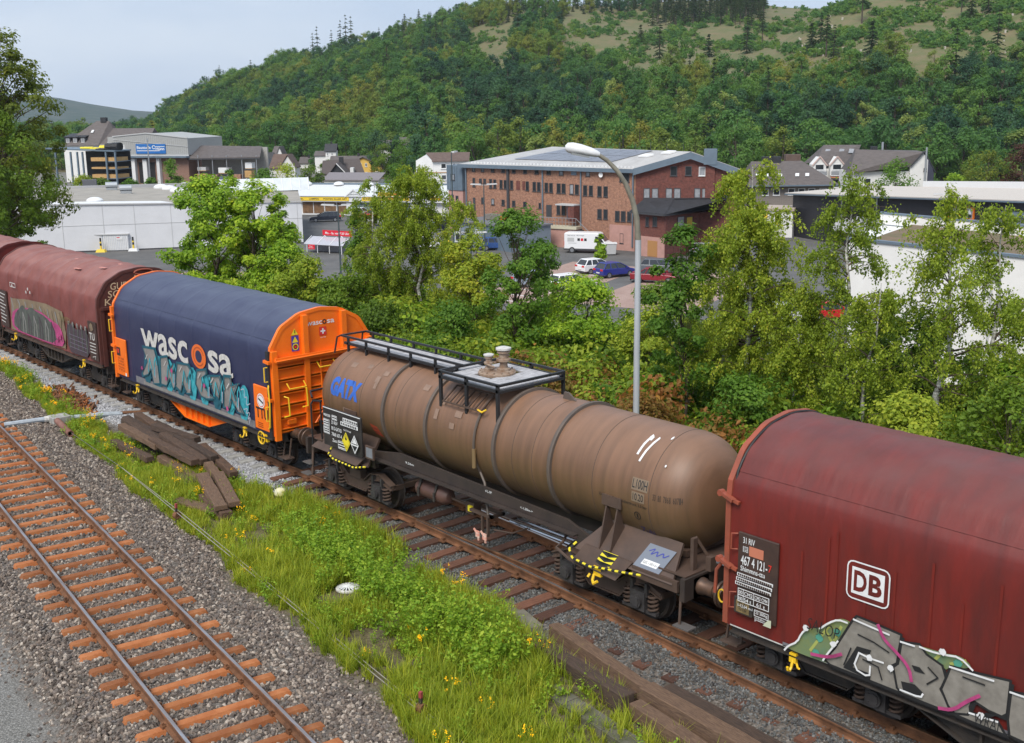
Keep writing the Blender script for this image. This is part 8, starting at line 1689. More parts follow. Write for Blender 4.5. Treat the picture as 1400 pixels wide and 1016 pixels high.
# car park lamps
def double_lamp(lab, x, y, zt, rz, n=2):
    t = thing('car_park_lamp', lab, 'lamp post', (x, y, ZT), rz, 'lamps of the car parks'); h = zt - ZT
    MB().cyl((0, 0, 0), (0, 0, h), .10, 10, .06).build('pole', mat('dark_green_grey_pole', (.055, .075, .08), .5), t)
    for s in ((-1, 1) if n == 2 else (1,)): MB().bar((0, 0, h - .1), (s * .5, 0, h - .05), .06).hexa([(s * .3, -.22, h - .1), (s * 1.6, -.16, h - .02), (s * 1.6, .16, h - .02), (s * .3, .22, h - .1), (s * .35, -.2, h + .06), (s * 1.5, -.12, h + .10), (s * 1.5, .12, h + .10), (s * .35, .2, h + .06)]).build('lamp_head', LGREY, t)
double_lamp('tall double headed lamp in the car park right of the white hall corner', -68.21, 45.14, .01, RA); double_lamp('slim double headed lamp standing in front of the brick building', -79.69, 72.82, -.02, RA); double_lamp('short lamp with two broad heads above the oak leaves', -62.79, 56.86, -3.15, RA); double_lamp('double headed lamp behind the maple top at the white hall', -105.27, 49.06, .35, RA); double_lamp('slim lamp in front of the black building at right', -38.5, 104.0, -1.0, RA); double_lamp('flat topped lamp rising above the left part of the brick building roof', -84.6, 72.0, 3.6, RA + 1.2, 1)

# ================================================================ trees and thicket between the railway and the town
def gz(x, y): return float(ground_z(np.array([x]), np.array([y]))[0])
def at(x, y, dz=0): return (x, y, gz(x, y) - .05 + dz)
BT = [  # name, label, x, y, builder arguments
 ('tall birch with weeping olive crown and white stem standing right of the lamp post', 6.95, 9.0, dict(seed=1, H=7.8, R=1.75, nbr=84, per=327, leaf=.072, c0=.26)),
 ('thin birch with loose drooping sprays in front of the left end of the white hall', 9.2, 10.0, dict(seed=2, H=7.7, R=1.5, nbr=64, per=196, leaf=.072, sparse=.9, c0=.18)),
 ('sparse birch with gaps in its crown in front of the middle of the white hall', 12.5, 9.0, dict(seed=3, H=7.4, R=1.55, nbr=58, per=176, leaf=.072, sparse=.9, c0=.2)),
 ('young birch with few leaves at the right edge of the picture', 15.0, 7.6, dict(seed=4, H=5.4, R=1.3, nbr=46, per=157, leaf=.072, sparse=.9, c0=.1)),
 ('broad weeping birch left of the oak, the taller of the left birches', -10.0, 11.0, dict(seed=5, H=7.0, R=2.1, nbr=90, per=301, leaf=.072, c0=.12)),
 ('birch leaning left in front of the shop signs', -11.6, 10.2, dict(seed=6, H=6.6, R=1.6, nbr=70, per=262, leaf=.072, c0=.1, lean=(-.3, 0))),
 ('lower birch between the weeping birch and the oak', -8.2, 11.6, dict(seed=7, H=5.9, R=1.5, nbr=60, per=236, leaf=.072, c0=.1)),
 ('short yellowing birch bush right of the tall birch', 8.3, 9.2, dict(seed=8, H=4.7, R=1.2, nbr=60, per=262, leaf=.072, c0=.08)),
 ('small birch with white stem leaning left of the sparse birch', 10.6, 8.4, dict(seed=9, H=5.3, R=1.1, nbr=44, per=183, leaf=.072, c0=.2, lean=(.5, 0))),
 ('slim birch left of the lamp post above the tank', 4.5, 11.0, dict(seed=10, H=5.6, R=1.3, nbr=56, per=222, leaf=.072, c0=.12)),
 ('thin birch farther back in front of the white hall roof edge', 12.0, 12.2, dict(seed=11, H=6.9, R=1.3, nbr=56, per=190, leaf=.075, c0=.15)),
 ('loose birch between the sparse birch and the right edge', 14.4, 10.4, dict(seed=12, H=6.3, R=1.4, nbr=56, per=190, leaf=.075, c0=.12)),
]
for lab, x, y, k in BT: grow('birch_tree', lab, 'birch', at(x, y), birch_tree(**k), 'birch', BIRCHB, 'birches on the railway bank')
TT = [
 ('oak_tree', 'dark green young oak in the middle above the tank walkway', 'oak tree', -3.5, 10.2, dict(seed=21, H=5.9, R=1.55, trunk=.09, crown=(.12, 1), nclump=80, per=190, leaf=.125, clr=.26, holes=.25), 'oak'),
 ('oak_tree', 'smaller oak bush left of the dark young oak', 'oak tree', -6.6, 10.8, dict(seed=22, H=4.7, R=1.5, trunk=.08, crown=(.05, 1), nclump=70, per=170, leaf=.125, clr=.28, holes=.2), 'bush'),
 ('maple_tree', 'bright yellow green maple behind the blue wagon, the larger left one', 'maple tree', -20.6, 8.0, dict(seed=23, H=6.5, R=2.2, trunk=.12, crown=(.08, 1), nclump=110, per=230, leaf=.155, clr=.24, holes=.2), 'maple'),
 ('maple_tree', 'yellow green maple touching the larger one on its right', 'maple tree', -18.6, 8.8, dict(seed=24, H=6.3, R=1.6, trunk=.10, crown=(.08, 1), nclump=85, per=220, leaf=.155, clr=.26, holes=.2), 'maple'),
 ('sapling', 'slender sapling with narrow crown right of the maples', 'sapling', -16.8, 9.0, dict(seed=25, H=6.2, R=.55, trunk=.05, crown=(.2, 1), nclump=36, per=90, leaf=.16, clr=.5, shape='column'), 'maple'),
 ('column_tree', 'dark narrow column shaped tree in front of the trolley shelter', 'tree', -15.6, 12.0, dict(seed=26, H=5.2, R=.62, trunk=.06, crown=(.1, 1), nclump=46, per=130, leaf=.13, clr=.55, shape='column'), 'oak'),
 ('ash_tree', 'thin stemmed ash with dark leaves between the lamp post and the tall birch', 'ash tree', 5.7, 8.0, dict(seed=27, H=6.2, R=.95, trunk=.055, crown=(.30, 1), nclump=48, per=150, leaf=.125, clr=.36, shape='oval', holes=.25), 'oak'),
 ('shrub', 'yellow green shrub tree left of the lamp post above the tank', 'shrub', -1.0, 11.0, dict(seed=28, H=3.9, R=1.4, trunk=.05, crown=(.05, 1), nclump=70, per=150, leaf=.12, clr=.3, holes=.3), 'maple'),
 ('shrub', 'loose olive shrub just left of the lamp post', 'shrub', 1.8, 11.2, dict(seed=29, H=3.9, R=1.4, trunk=.05, crown=(.05, 1), nclump=66, per=140, leaf=.12, clr=.3, holes=.35), 'bush'),
 ('shrub', 'dense green bush right behind the end of the blue wagon roof', 'shrub', -13.4, 8.0, dict(seed=30, H=3.6, R=1.7, trunk=.06, crown=(0, 1), nclump=70, per=140, leaf=.14, clr=.32, shape='dome'), 'bush'),
 ('shrub', 'yellow green bush between the sapling and the trolley shelter', 'shrub', -15.6, 8.4, dict(seed=31, H=4.0, R=1.5, trunk=.06, crown=(0, 1), nclump=70, per=140, leaf=.14, clr=.32, shape='dome'), 'maple'),
 ('shrub', 'green bush under the birches above the tank left end', 'shrub', -10.8, 8.2, dict(seed=32, H=3.3, R=1.6, trunk=.06, crown=(0, 1), nclump=70, per=140, leaf=.13, clr=.32, shape='dome'), 'bush'),
 ('shrub', 'large green bush in front of the white hall base between the thin birches', 'shrub', 11.2, 10.4, dict(seed=33, H=4.4, R=1.6, trunk=.06, crown=(.05, 1), nclump=64, per=130, leaf=.12, clr=.30, holes=.3), 'bush'),
 ('shrub', 'green bush below the young birch at the right edge', 'shrub', 15.0, 7.0, dict(seed=34, H=3.7, R=1.8, trunk=.06, crown=(0, 1), nclump=80, per=140, leaf=.11, clr=.30, shape='dome'), 'bush'),
 ('shrub', 'olive bush behind the roof of the red logo wagon', 'shrub', 12.9, 6.8, dict(seed=35, H=3.1, R=1.7, trunk=.06, crown=(0, 1), nclump=80, per=140, leaf=.11, clr=.30, shape='dome'), 'birch'),
 ('shrub', 'dark green bush at the foot of the tall birch', 'shrub', 8.2, 7.4, dict(seed=36, H=2.8, R=1.4, trunk=.06, crown=(0, 1), nclump=66, per=130, leaf=.11, clr=.30, shape='dome'), 'oak'),
 ('shrub', 'reddening bush in front of the ash stem', 'shrub', 6.3, 5.6, dict(seed=37, H=2.1, R=1.2, trunk=.05, crown=(0, 1), nclump=60, per=120, leaf=.10, clr=.32, shape='dome'), 'autumn'),
 ('shrub', 'reddish brown bush behind the valves of the tank wagon', 'shrub', 2.0, 6.4, dict(seed=38, H=2.0, R=1.4, trunk=.05, crown=(0, 1), nclump=60, per=120, leaf=.10, clr=.32, shape='dome'), 'autumn'),
 ('shrub', 'yellow leaved shrub left of the slim birch', 'shrub', 3.2, 9.4, dict(seed=39, H=3.6, R=1.3, trunk=.05, crown=(0, 1), nclump=60, per=130, leaf=.11, clr=.32, shape='dome'), 'birch'),
 ('shrub', 'dark bush below the dark young oak', 'shrub', -4.2, 8.0, dict(seed=40, H=2.9, R=1.7, trunk=.05, crown=(0, 1), nclump=70, per=130, leaf=.12, clr=.32, shape='dome'), 'oak'),
 ('shrub', 'mid green bush behind the orange wagon end', 'shrub', -7.6, 7.6, dict(seed=41, H=2.7, R=1.6, trunk=.05, crown=(0, 1), nclump=70, per=130, leaf=.12, clr=.32, shape='dome'), 'bush'),
 ('leafy_tree', 'tall dark leafy tree filling the left edge behind the old red wagons', 'tree', -60.0, 12.0, dict(seed=42, H=15.2, R=4.3, trunk=.32, crown=(.10, 1), nclump=190, per=170, leaf=.24, clr=.20, holes=.12), 'big'),
 ('leafy_tree', 'lower spreading tree at the left edge in front of the tall one', 'tree', -54.0, 9.0, dict(seed=43, H=9.4, R=3.6, trunk=.22, crown=(.05, 1), nclump=120, per=160, leaf=.22, clr=.22, holes=.1), 'bush'),
 ('leafy_tree', 'tall tree just outside the left edge, its twigs reaching into the picture', 'tree', -66.0, 7.0, dict(seed=44, H=16.5, R=4.6, trunk=.32, crown=(.1, 1), nclump=140, per=130, leaf=.24, clr=.18, holes=.3), 'big'),
]
for nm, lab, cat, x, y, k, lm in TT: grow(nm, lab, cat, at(x, y), clump_tree(**k), lm, BARK)
# young wild growth on the slope below (kept low so the town shows over it)
YW = [('young willow scrub on the slope right of the shop birches', -5.2, 13.5, 3.6, 1.4, 'bush', 61), ('thin green scrub on the slope behind the lamp post', 2.8, 14.5, 4.2, 1.5, 'maple', 62), ('olive scrub on the slope under the tall birch', 5.8, 13.2, 4.0, 1.5, 'birch', 63), ('pale scrub on the slope before the white hall corner', 8.6, 13.8, 4.2, 1.5, 'bush', 64), ('loose scrub before the white hall under the sparse birch', 13.0, 12.0, 3.9, 1.5, 'maple', 65), ('low scrub on the slope left of the weeping birch', -14.2, 13.0, 3.2, 1.4, 'bush', 66), ('scrub on the slope at the right picture edge', 17.0, 9.5, 4.0, 1.7, 'birch', 67)]
for lab, x, y, h, r_, lm, sd in YW: grow('scrub_bush', lab, 'shrub', at(x, y), clump_tree(sd, h * .8, r_, .05, (0, 1), 56, 120, .125, clr=.30, shape='oval', holes=.3), lm, BARK)
# trees standing in the town
X, Y = aD(823, 121); grow('street_tree', 'young staked yellow green tree in front of the white van', 'tree', (X, Y, ZT), clump_tree(71, 3.7, .62, .07, (.22, 1), 26, 60, .28, clr=.45, shape='column'), 'maple', BARK)
TW = [(243, 205, 8.2, 2.6, 'round dark green tree in front of the storage shed left end', 'oak'), (216, 206, 5.4, 1.9, 'low bush in front of the warehouse loading gates', 'oak'), (122, 208, 5.6, 3.0, 'bush in front of the timber rack', 'bush'), (150, 207, 5.0, 2.6, 'bush right of the timber rack in front of the warehouse', 'bush'), (186, 206, 4.8, 2.4, 'low bush below the blue sign', 'oak'), (322, 206, 6.6, 1.6, 'slim tree in front of the storage shed right end', 'oak'), (400, 208, 7.2, 4.2, 'broad dark bush left of the dark gable house', 'bush'), (372, 207, 6.2, 3.4, 'round bush right of the storage shed', 'oak'), (432, 210, 6.6, 2.8, 'bush touching the dark gable house', 'bush'), (552, 215, 6.5, 2.2, 'tree between the yellow house and the white flats', 'oak'), (543, 225, 6.0, 2.0, 'dark tree right of the yellow house', 'oak'),
      (1222, 178, 8.0, 4.0, 'round bright green tree in front of the white slate roofed house', 'oak'), (1302, 182, 5.4, 2.4, 'bright green bush right of the blue slate end wall', 'maple'), (1345, 190, 8.6, 4.6, 'broad olive tree behind the roof of the black building', 'big'), (1392, 185, 9.8, 3.6, 'dark purple tree at the right edge', 'plum'), (556, 290, 8.6, 3.6, 'bush below the grey cottage roof on the lower hill', 'oak'), (530, 290, 8.0, 3.4, 'bush below the white walled cottage on the lower hill', 'bush'), (641, 277, 10.2, 4.6, 'round tree in front of the cottage behind the brick building', 'oak'), (457, 300, 3.6, 2.6, 'low bush in front of the small white hill house', 'bush'), (800, 168, 9.0, 4.2, 'pale green tree behind the roof of the brick building', 'willow')]
for u, D, h, r_, lab, lm in TW:
    X, Y = aD(u, D if u != 800 else 215); grow('town_tree', lab, 'tree', (X, Y, ZT), clump_tree(int(u), h, r_, .16, (.02, 1), 44, 80, .34, clr=.34, shape='dome'), lm, BARK)
# bramble thicket filling the bank
rg = np.random.default_rng(77)
def thicket_mesh(seed, lm):
    tb, V, F, tint, P = clump_tree(seed, 1.1, .85, .012, (0, 1), 22, 42, .105, shape='dome', clr=.46, up=.5)
    return npmesh('thicket', V, F, [LV[lm]], False, {'tint': tint})
TM = [thicket_mesh(200 + i, lm) for i, lm in enumerate(('bush', 'bush', 'birch', 'oak', 'maple', 'autumn', 'autumn'))]
n = 1700; x = rg.uniform(-27, 26, n); y = 3.9 + rg.uniform(0, 1, n) ** .8 * 9.5
red = np.exp(-((x - 2.2) / 2.6) ** 2 - ((y - 6) / 2.5) ** 2) + np.exp(-((x - 7.2) / 2.2) ** 2 - ((y - 5.4) / 1.6) ** 2) * .8
q = rg.uniform(0, 1, n); idx = np.where(q < red * .75, rg.integers(5, 7, n), rg.integers(0, 5, n)); idx = np.where((idx == 4) & (rg.uniform(0, 1, n) < .5), 0, idx)
s = rg.uniform(.75, 1.35, n) * (1 + .45 * sstep(5, 8, y)) * np.where(x < -16, .8, 1)
scatter('bramble_thicket', TM, np.stack([x, y, ground_z(x, y) - .1], 1), np.stack([rg.normal(0, .15, n), rg.normal(0, .15, n), rg.uniform(0, 6.3, n)], 1), np.stack([s, s, s * rg.uniform(.8, 1.25, n)], 1), idx, label='tangle of brambles and bushes turning red and yellow along the railway bank', cat='undergrowth')
# fence along the bank
fe = thing('wire_fence', 'green wire fence almost lost in the brambles behind the tank wagon', 'fence', (5, 4.9, -.35))
for k in range(11): x = -9 + k * 2.0; MB().box(x - .025, x + .025, -.025, .025, 0, 1.75).build('post', mat('green_fence_post', (.012, .07, .055), .5), fe)
tag(MB().build('wire', MATS['green_fence_post'], fe) if False else (lambda b: ([b.bar((-9, 0, z), (11, 0, z), .012) for z in (.4, .8, 1.2, 1.65)], b.build('wire', MATS['green_fence_post'], fe))[1])(MB()), kind='stuff')
# ---------------------------------------------------------------- the curved street lamp behind the train
sl_ = thing('street_lamp', 'tall grey street lamp with curved top and long white head rising behind the tank wagon', 'street lamp', (7.42, 4.2, -.35), RA + pi)
b = MB(); path = [(0, 0, 0), (0, 0, 3), (0, 0, 6.35), (.04, 0, 6.85), (.14, 0, 7.25), (.30, 0, 7.62), (.50, 0, 7.92), (.72, 0, 8.14), (.95, 0, 8.29)]
b.tube(path[:3], .078, 16, True, .068); b.build('pole', mat('galvanised_lamp_pole', (.48, .50, .52), .5, .2, noise=.12, scale=3, streak=(3, 3, .3)), sl_, True)
MB().tube(smooth_open(path[2:], 1) if False else path[2:], .066, 12, True, .045).build('arm', mat('weathered_lamp_arm', (.24, .22, .17), .6, .2, noise=.3, scale=4), sl_, True)
b = MB(); rings = []
for t, w, hu, hd in ((0, .05, .05, .05), (.06, .085, .08, .07), (.2, .12, .12, .08), (.45, .155, .15, .09), (.62, .15, .15, .10), (.74, .11, .12, .10), (.80, .05, .05, .06)):
    cx, cz = .88 + t * .97, 8.27 + t * .20; rings.append([(cx, w * cos(a), cz + (hu if sin(a) > 0 else hd) * sin(a)) for a in np.linspace(0, 2 * pi, 17)[:-1]])
b.loft(rings, True, True); b.build('lamp_head', mat('white_lamp_cover', (.70, .70, .70), .4, noise=.1), sl_, True)
b = MB(); b.hexa([(1.12, -.11, 8.20), (1.52, -.12, 8.28), (1.52, .12, 8.28), (1.12, .11, 8.20), (1.12, -.11, 8.24), (1.52, -.12, 8.33), (1.52, .12, 8.33), (1.12, .11, 8.24)]); b.build('lamp_glass', mat('lamp_glass', (.25, .26, .26), .2), sl_)

# ================================================================ grass, weeds and the small things by the tracks
GRASS = leafmat('grass_blade', [(0, (.065, .105, .012)), (.4, (.14, .19, .018)), (.75, (.25, .27, .030)), (1, (.40, .33, .09))], spread=.4)
WEED = leafmat('weed_leaf', [(0, (.05, .12, .012)), (.5, (.13, .22, .022)), (1, (.27, .33, .05))], spread=.3)
FLOW = leafmat('yellow_flower', [(0, (.70, .38, .006)), (1, (.85, .55, .012))], spread=.3)
def grass_mesh(seed, nb, h, lean):
    rg = np.random.default_rng(seed); V = []; F = []; T = []
    for k in range(nb):
        a = rg.uniform(0, 6.28); r = abs(rg.normal(0, .07)); x, y = r * cos(a), r * sin(a); hh = h * rg.uniform(.55, 1.2); l = lean * rg.uniform(.2, 1.3); b = rg.uniform(0, 6.28); w = rg.uniform(.004, .009); px, py = -sin(b) * w, cos(b) * w; o = len(V); t = np.clip(rg.normal(.45, .2), 0, 1)
        for i, (f, ww) in enumerate(((0, 1), (.5, .85), (1, .12))):
            cx, cy, cz = x + cos(b) * l * hh * f * f, y + sin(b) * l * hh * f * f, hh * f * (1 - .18 * f * l); V += [(cx - px * ww, cy - py * ww, cz), (cx + px * ww, cy + py * ww, cz)]
        F += [(o, o + 1, o + 3, o + 2), (o + 2, o + 3, o + 5, o + 4)]; T += [t, t]
    return npmesh('grass_tuft', np.array(V), np.array(F), [GRASS], False, {'tint': np.array(T)})
def weed_mesh(seed, h, n, lf):
    rg = np.random.default_rng(seed); P = []; b = MB()
    for k in range(n):
        a = rg.uniform(0, 6.28); Q = limb((rg.normal(0, .06), rg.normal(0, .06), 0), (cos(a) * .35, sin(a) * .35, 1), h * rg.uniform(.6, 1.1), rg, 5, .03, .08); b.tube(Q, .004, 4, False, .002)
        for i in range(1, 6):
            for j in range(4): P.append(Q[i] + rg.normal(0, .035, 3))
    P = np.array(P); V, F = leafverts(P, lf * rg.uniform(.6, 1.3, len(P)), rg, .6); bv = np.array(b.v); q = np.array([f for f in b.f if len(f) == 4])
    return npmesh('weed', np.concatenate([V, bv]), np.concatenate([F, q + len(V)]), [WEED], False, {'tint': np.concatenate([np.clip(rg.normal(.5, .2, len(F)), 0, 1), np.full(len(q), .2)])})
def flower_mesh(seed):
    rg = np.random.default_rng(seed); P = []; b = MB()
    for k in range(6):
        a = rg.uniform(0, 6.28); e = np.array((cos(a) * .10, sin(a) * .10, rg.uniform(.22, .42))); b.bar((0, 0, 0), e, .006)
        for j in range(6): P.append(e + rg.normal(0, .022, 3))
    P = np.array(P); V, F = leafverts(P, .028 * np.ones(len(P)), rg, 1.2, .95); bv = np.array(b.v); q = np.array(b.f)
    return npmesh('flower', np.concatenate([V, bv]), np.concatenate([F, q + len(V)]), [FLOW, WEED], False, {'tint': np.concatenate([rg.uniform(0, 1, len(F)), np.full(len(q), .3)])}, None, np.concatenate([np.zeros(len(F)), np.ones(len(q))]).astype(int))
rg = np.random.default_rng(99)
def grassy_points(n, x0, x1, fn):
    x = rg.uniform(x0, x1, n); lo = np.interp(x, gL[:, 0], gL[:, 1]); hi = np.interp(x, gR[:, 0], gR[:, 1]); y = lo + (hi - lo) * rg.uniform(-.08, 1.08, n); k = (np.hypot(x - 7.19, y + 3.83) > .36) & (np.hypot(x - 7.5, y + 4.25) > .45) & (in_grass(x, y) > .4 + .3 * wob(x, y, 2.2)) & (rg.uniform(0, 1, n) < fn(x, y)); return x[k], y[k]
GM = [grass_mesh(i, 20, .20, .6) for i in range(3)] + [grass_mesh(10 + i, 20, .36, .6) for i in range(3)]
bare = lambda x, y: np.clip((.58 - .18 * (x < -3)) + .65 * wob(x * .9, y * 1.3, .7) + .25 * wob(x, y, 2.6) - .5 * ((x < -6)) * (rg.uniform(0, 1, len(x)) < .5), 0, 1)
x, y = grassy_points(30000, -19, 17, bare)
tall = np.exp(-((x - 9) / 5) ** 2) + .15 + .4 * wob(x, y, .9); idx = np.where(rg.uniform(0, 1, len(x)) < tall * .55, rg.integers(3, 6, len(x)), rg.integers(0, 3, len(x))); s = rg.uniform(.6, 1.25, len(x)) * np.where(x < -4, .7, 1)
scatter('grass', GM, np.stack([x, y, ground_z(x, y) - .02], 1), np.stack([np.zeros(len(x)), np.zeros(len(x)), rg.uniform(0, 6.3, len(x))], 1), s, idx, label='uneven green grass between the two tracks', cat='grass')
WM = [weed_mesh(20 + i, .34, 5, .05) for i in range(3)] + [weed_mesh(30 + i, .74, 9, .066) for i in range(3)]
x, y = grassy_points(3300, -19, 16, lambda x, y: np.clip(.10 + .9 * np.exp(-((y + 3.35 + (x - 8) * .13) / .62) ** 2) * (sstep(2.2, 4, x) * sstep(13, 11.3, x)) + .6 * np.exp(-((x - 3.2) / 1.6) ** 2 - ((y + 2.4) / .5) ** 2), 0, 1))
big = (sstep(3, 6, x) * sstep(13, 11, x)) * np.exp(-((y + 3.4 + (x - 8) * .13) / .6) ** 2); idx = np.where(rg.uniform(0, 1, len(x)) < big, rg.integers(3, 6, len(x)), rg.integers(0, 3, len(x)))
scatter('weeds', WM, np.stack([x, y, ground_z(x, y) - .02], 1), np.stack([np.zeros(len(x)), np.zeros(len(x)), rg.uniform(0, 6.3, len(x))], 1), rg.uniform(.6, 1.2, len(x)), idx, label='leafy bright green weeds growing thickest in front of the tank wagon', cat='weeds')
FM = [flower_mesh(40 + i) for i in range(3)]
x, y = grassy_points(430, -19, 14, lambda x, y: np.clip(.10 + .8 * (wob(x * 1.4, y * 1.9, 1.2) > .35) * (.35 + .65 * (x < -3)), 0, 1))
scatter('yellow_flowers', FM, np.stack([x, y, ground_z(x, y)], 1), np.stack([np.zeros(len(x)), np.zeros(len(x)), rg.uniform(0, 6.3, len(x))], 1), rg.uniform(.6, 1.1, len(x)), rg.integers(0, 3, len(x)), label='scattered yellow wildflowers in the grass', cat='flowers')
# ---------------------------------------------------------------- old wooden sleepers
def beam(lab, x0, y0, x1, y1, zt0, zt1, w=.25, h=.16, m=None, grp='old sleepers lying between the tracks', seed=0):
    L = hypot(x1 - x0, y1 - y0); rgb = np.random.default_rng(seed); b = MB(); rings = []
    for i, t in enumerate(np.linspace(0, 1, 9)):
        q = rgb.normal(0, .006, 8); rings.append([(t * L, -w / 2 + q[0], -h + q[1]), (t * L, w / 2 + q[2], -h + q[3]), (t * L, w / 2 - .012 + q[4], q[5]), (t * L, -w / 2 + .012 + q[6], q[7])])
    b.loft(rings, True, True)
    o = b.build('old_sleeper', m or WOOD, None, False, .012)
    o.location = (x0, y0, zt0); o.rotation_euler = (0, -math.asin((zt1 - zt0) / L), atan2(y1 - y0, x1 - x0)); return tag(o, lab, 'sleeper', grp)
FRESHW = mat('brown_split_wood', (.085, .048, .030), .85, 0, col2=(.19, .115, .07), scale=6, streak=(1, 10, 10), bump=.7, bscale=14)
BM = [
 ('nearest beam at the left end of the big sleeper pile', -6.3, -2.72, -3.78, -2.78, .12, .13), ('second beam back at the left end of the big pile', -6.45, -2.46, -3.9, -2.52, .14, .15), ('third beam back at the left end of the big pile', -6.6, -2.2, -4.1, -2.25, .13, .15), ('rearmost beam at the left end of the big pile', -6.9, -1.95, -4.35, -2.0, .10, .12),
 ('lower beam under the left end of the big pile', -5.9, -2.85, -3.4, -2.95, -.10, -.12), ('lower rear beam under the left end of the big pile', -6.3, -2.3, -3.8, -2.35, -.06, -.06),
 ('nearest beam in the right half of the big pile', -3.8, -2.66, -1.28, -2.78, .17, .10), ('middle beam in the right half of the big pile', -3.95, -2.38, -1.45, -2.5, .20, .14), ('rear beam in the right half of the big pile', -4.05, -2.1, -1.6, -2.22, .18, .15), ('beam lying crooked on top of the big pile', -4.9, -2.35, -2.9, -1.9, .30, .27),
 ('lower beam under the right half of the big pile', -3.5, -2.72, -1.1, -2.85, -.06, -.10), ('lower rear beam under the right half of the big pile', -3.6, -2.2, -1.2, -2.3, -.02, -.04), ('beam leaning off the right end of the big pile', -2.6, -1.95, -.45, -2.1, .12, .0), ('short split piece behind the big pile', -6.1, -1.72, -5.0, -1.82, .02, .03), ('dark block at the right foot of the big pile', -1.5, -2.95, -.45, -3.15, -.08, -.12), ('small block jammed at the right end of the big pile', -1.3, -2.5, -.6, -2.62, .05, .0)]
for i, (lab, x0, y0, x1, y1, z0, z1) in enumerate(BM):
    j = rg.normal(0, .05, 4); beam(lab, x0 + j[0] * 3, y0 + j[1], x1 + j[0] * 3, y1 + j[2], z0 + (.17 if z0 > 0 else .05) + j[3], z1 + (.14 if z1 > 0 else .03) - j[3], m=WOOD if i % 5 else FRESHW, seed=i)
for i, (lab, a, m, w, h) in enumerate((('left of the two light brown boards leaning on a block', (-.74, -2.9, 1.62, -3.62, .12, .05), FRESHW, .32, .13), ('right of the two light brown boards leaning on a block', (-.55, -2.56, 1.62, -3.28, .13, .05), FRESHW, .30, .13), ('dark beam under the two light brown boards', (.2, -3.35, 1.75, -3.55, -.07, -.10), WOOD, .30, .18), ('thin plank in the grass left of the two light boards', (-.1, -3.92, 1.35, -3.5, -.14, -.18), FRESHW, .34, .07), ('dark block supporting the upper end of the two boards', (-.9, -3.1, -.3, -2.5, -.02, -.02), WOOD, .26, .22))): beam(lab, *a, w=w, h=h, m=m, seed=30 + i)
for i, (lab, a, m, w, h) in enumerate((('dark tarred beam nearest the grass, left of the beam row in front', (11.35, -2.86, 14.05, -3.16, .02, .02), WOOD, .27, .32), ('rounded brown beam lying slantwise behind the dark tarred beam', (11.45, -2.30, 14.1, -2.72, .06, .02), FRESHW, .24, .26), ('flat dark beam between the tarred beam and the rounded one', (11.6, -2.62, 13.9, -2.90, -.12, -.12), WOOD, .26, .18), ('long brown beam in the front right row nearest the rail gravel', (14.2, -2.42, 17.2, -2.62, -.02, -.04), WOOD, .28, .24), ('reddish brown beam in the front right row, the broadest', (14.05, -2.74, 17.1, -3.0, .05, .03), FRESHW, .33, .28), ('cracked round timber nearest the camera in the grass', (14.15, -3.12, 16.6, -3.5, -.05, -.05), FRESHW, .28, .26))): beam(lab, *a, w=w, h=h, m=m, seed=50 + i, grp='old sleepers in front of the tank wagon')
# drain cover
t = thing('drain_cover', 'round white spoked drain cover lying in the grass', 'drain cover', (7.19, -3.83, gz(7.19, -3.83) + .02))
t.scale = (.82, .82, .82)
MB().lathe([(.02, 0), (.27, 0), (.28, -.10), (.0, -.10)], (0, 0, 0), 'Z', 24, False).build('shaft', BLACKP, t)
MB().lathe([(.235, .03), (.29, .0), (.29, .035), (.24, .06)], (0, 0, 0), 'Z', 28, False).lathe([(.235, .03), (.24, .06)], (0, 0, 0), 'Z', 28, False).build('rim', OFFW, t)
b = MB(); b.bar((-.025, 0, .085), (.025, 0, .085), .11, .03); sp_me = None
for k in range(16): a = k * pi / 8; m_ = MB(); m_.bar((.04 * cos(a), .04 * sin(a), .08), (.25 * cos(a), .25 * sin(a), .045), .028, .02); m_.build('spoke', WHITE, t)
MB().lathe([(.07, .06), (.07, .095), (.0, .10)], (0, 0, 0), 'Z', 14, False).build('hub', WHITE, t)
# signal wires on small pulley posts
def pulley(lab, x, y):
    z = gz(x, y); t = thing('wire_pulley_post', lab, 'post', (x, y, z), .2, 'wire pulley posts')
    MB().box(-.025, .025, -.02, .02, -.05, .42).build('post', DARKST, t); MB().cyl((-.05, 0, .22), (.06, 0, .22), .085, 12).build('pulley', RAILS, t); MB().box(-.09, .09, -.05, .05, .15, .19).build('bracket', RAILS, t)
    MB().box(-.02, .03, -.025, .025, .40, .50).build('painted_tip', mat('faded_red_tip', (.30, .05, .05), .6), t)
pulley('rusty wire pulley post by the grass edge left of the two light boards', 1.13, -4.50); pulley('rusty wire pulley post at the bottom edge of the picture', 12.11, -5.75)
for k, dy_ in enumerate((-.03, .05)):
    P = [(-7.6, -3.58, -.12), (-3, -4.02, -.02), (1.1, -4.47 + dy_, -.03), (6, -5.02 + dy_, -.06), (12.1, -5.72 + dy_, -.10), (18, -6.5 + dy_, -.1)]
    tag(MB().tube(P, .009, 5).build('signal_wire', mat('pale_steel_wire', (.34, .31, .26), .6, .3)), ['left strand of the twin wire running along the grass edge', 'right strand of the twin wire running along the grass edge'][k], 'wire', 'signal wires')
tag(MB().lathe([(.07, 0), (.095, 0), (.095, 1.85), (.07, 1.85), (.07, 0)], (0, 0, 0), 'X', 18, False).build('rusty_pipe', mat('rusty_red_pipe', (.17, .065, .045), .7, 0, col2=(.24, .12, .09), scale=4), None, True), 'short rusty red pipe where the twin wire leaves the grey conduit', 'pipe').location = (-9.5, -3.30, -.16)
bpy.data.objects['rusty_pipe'].rotation_euler = (0, 0, -.15)
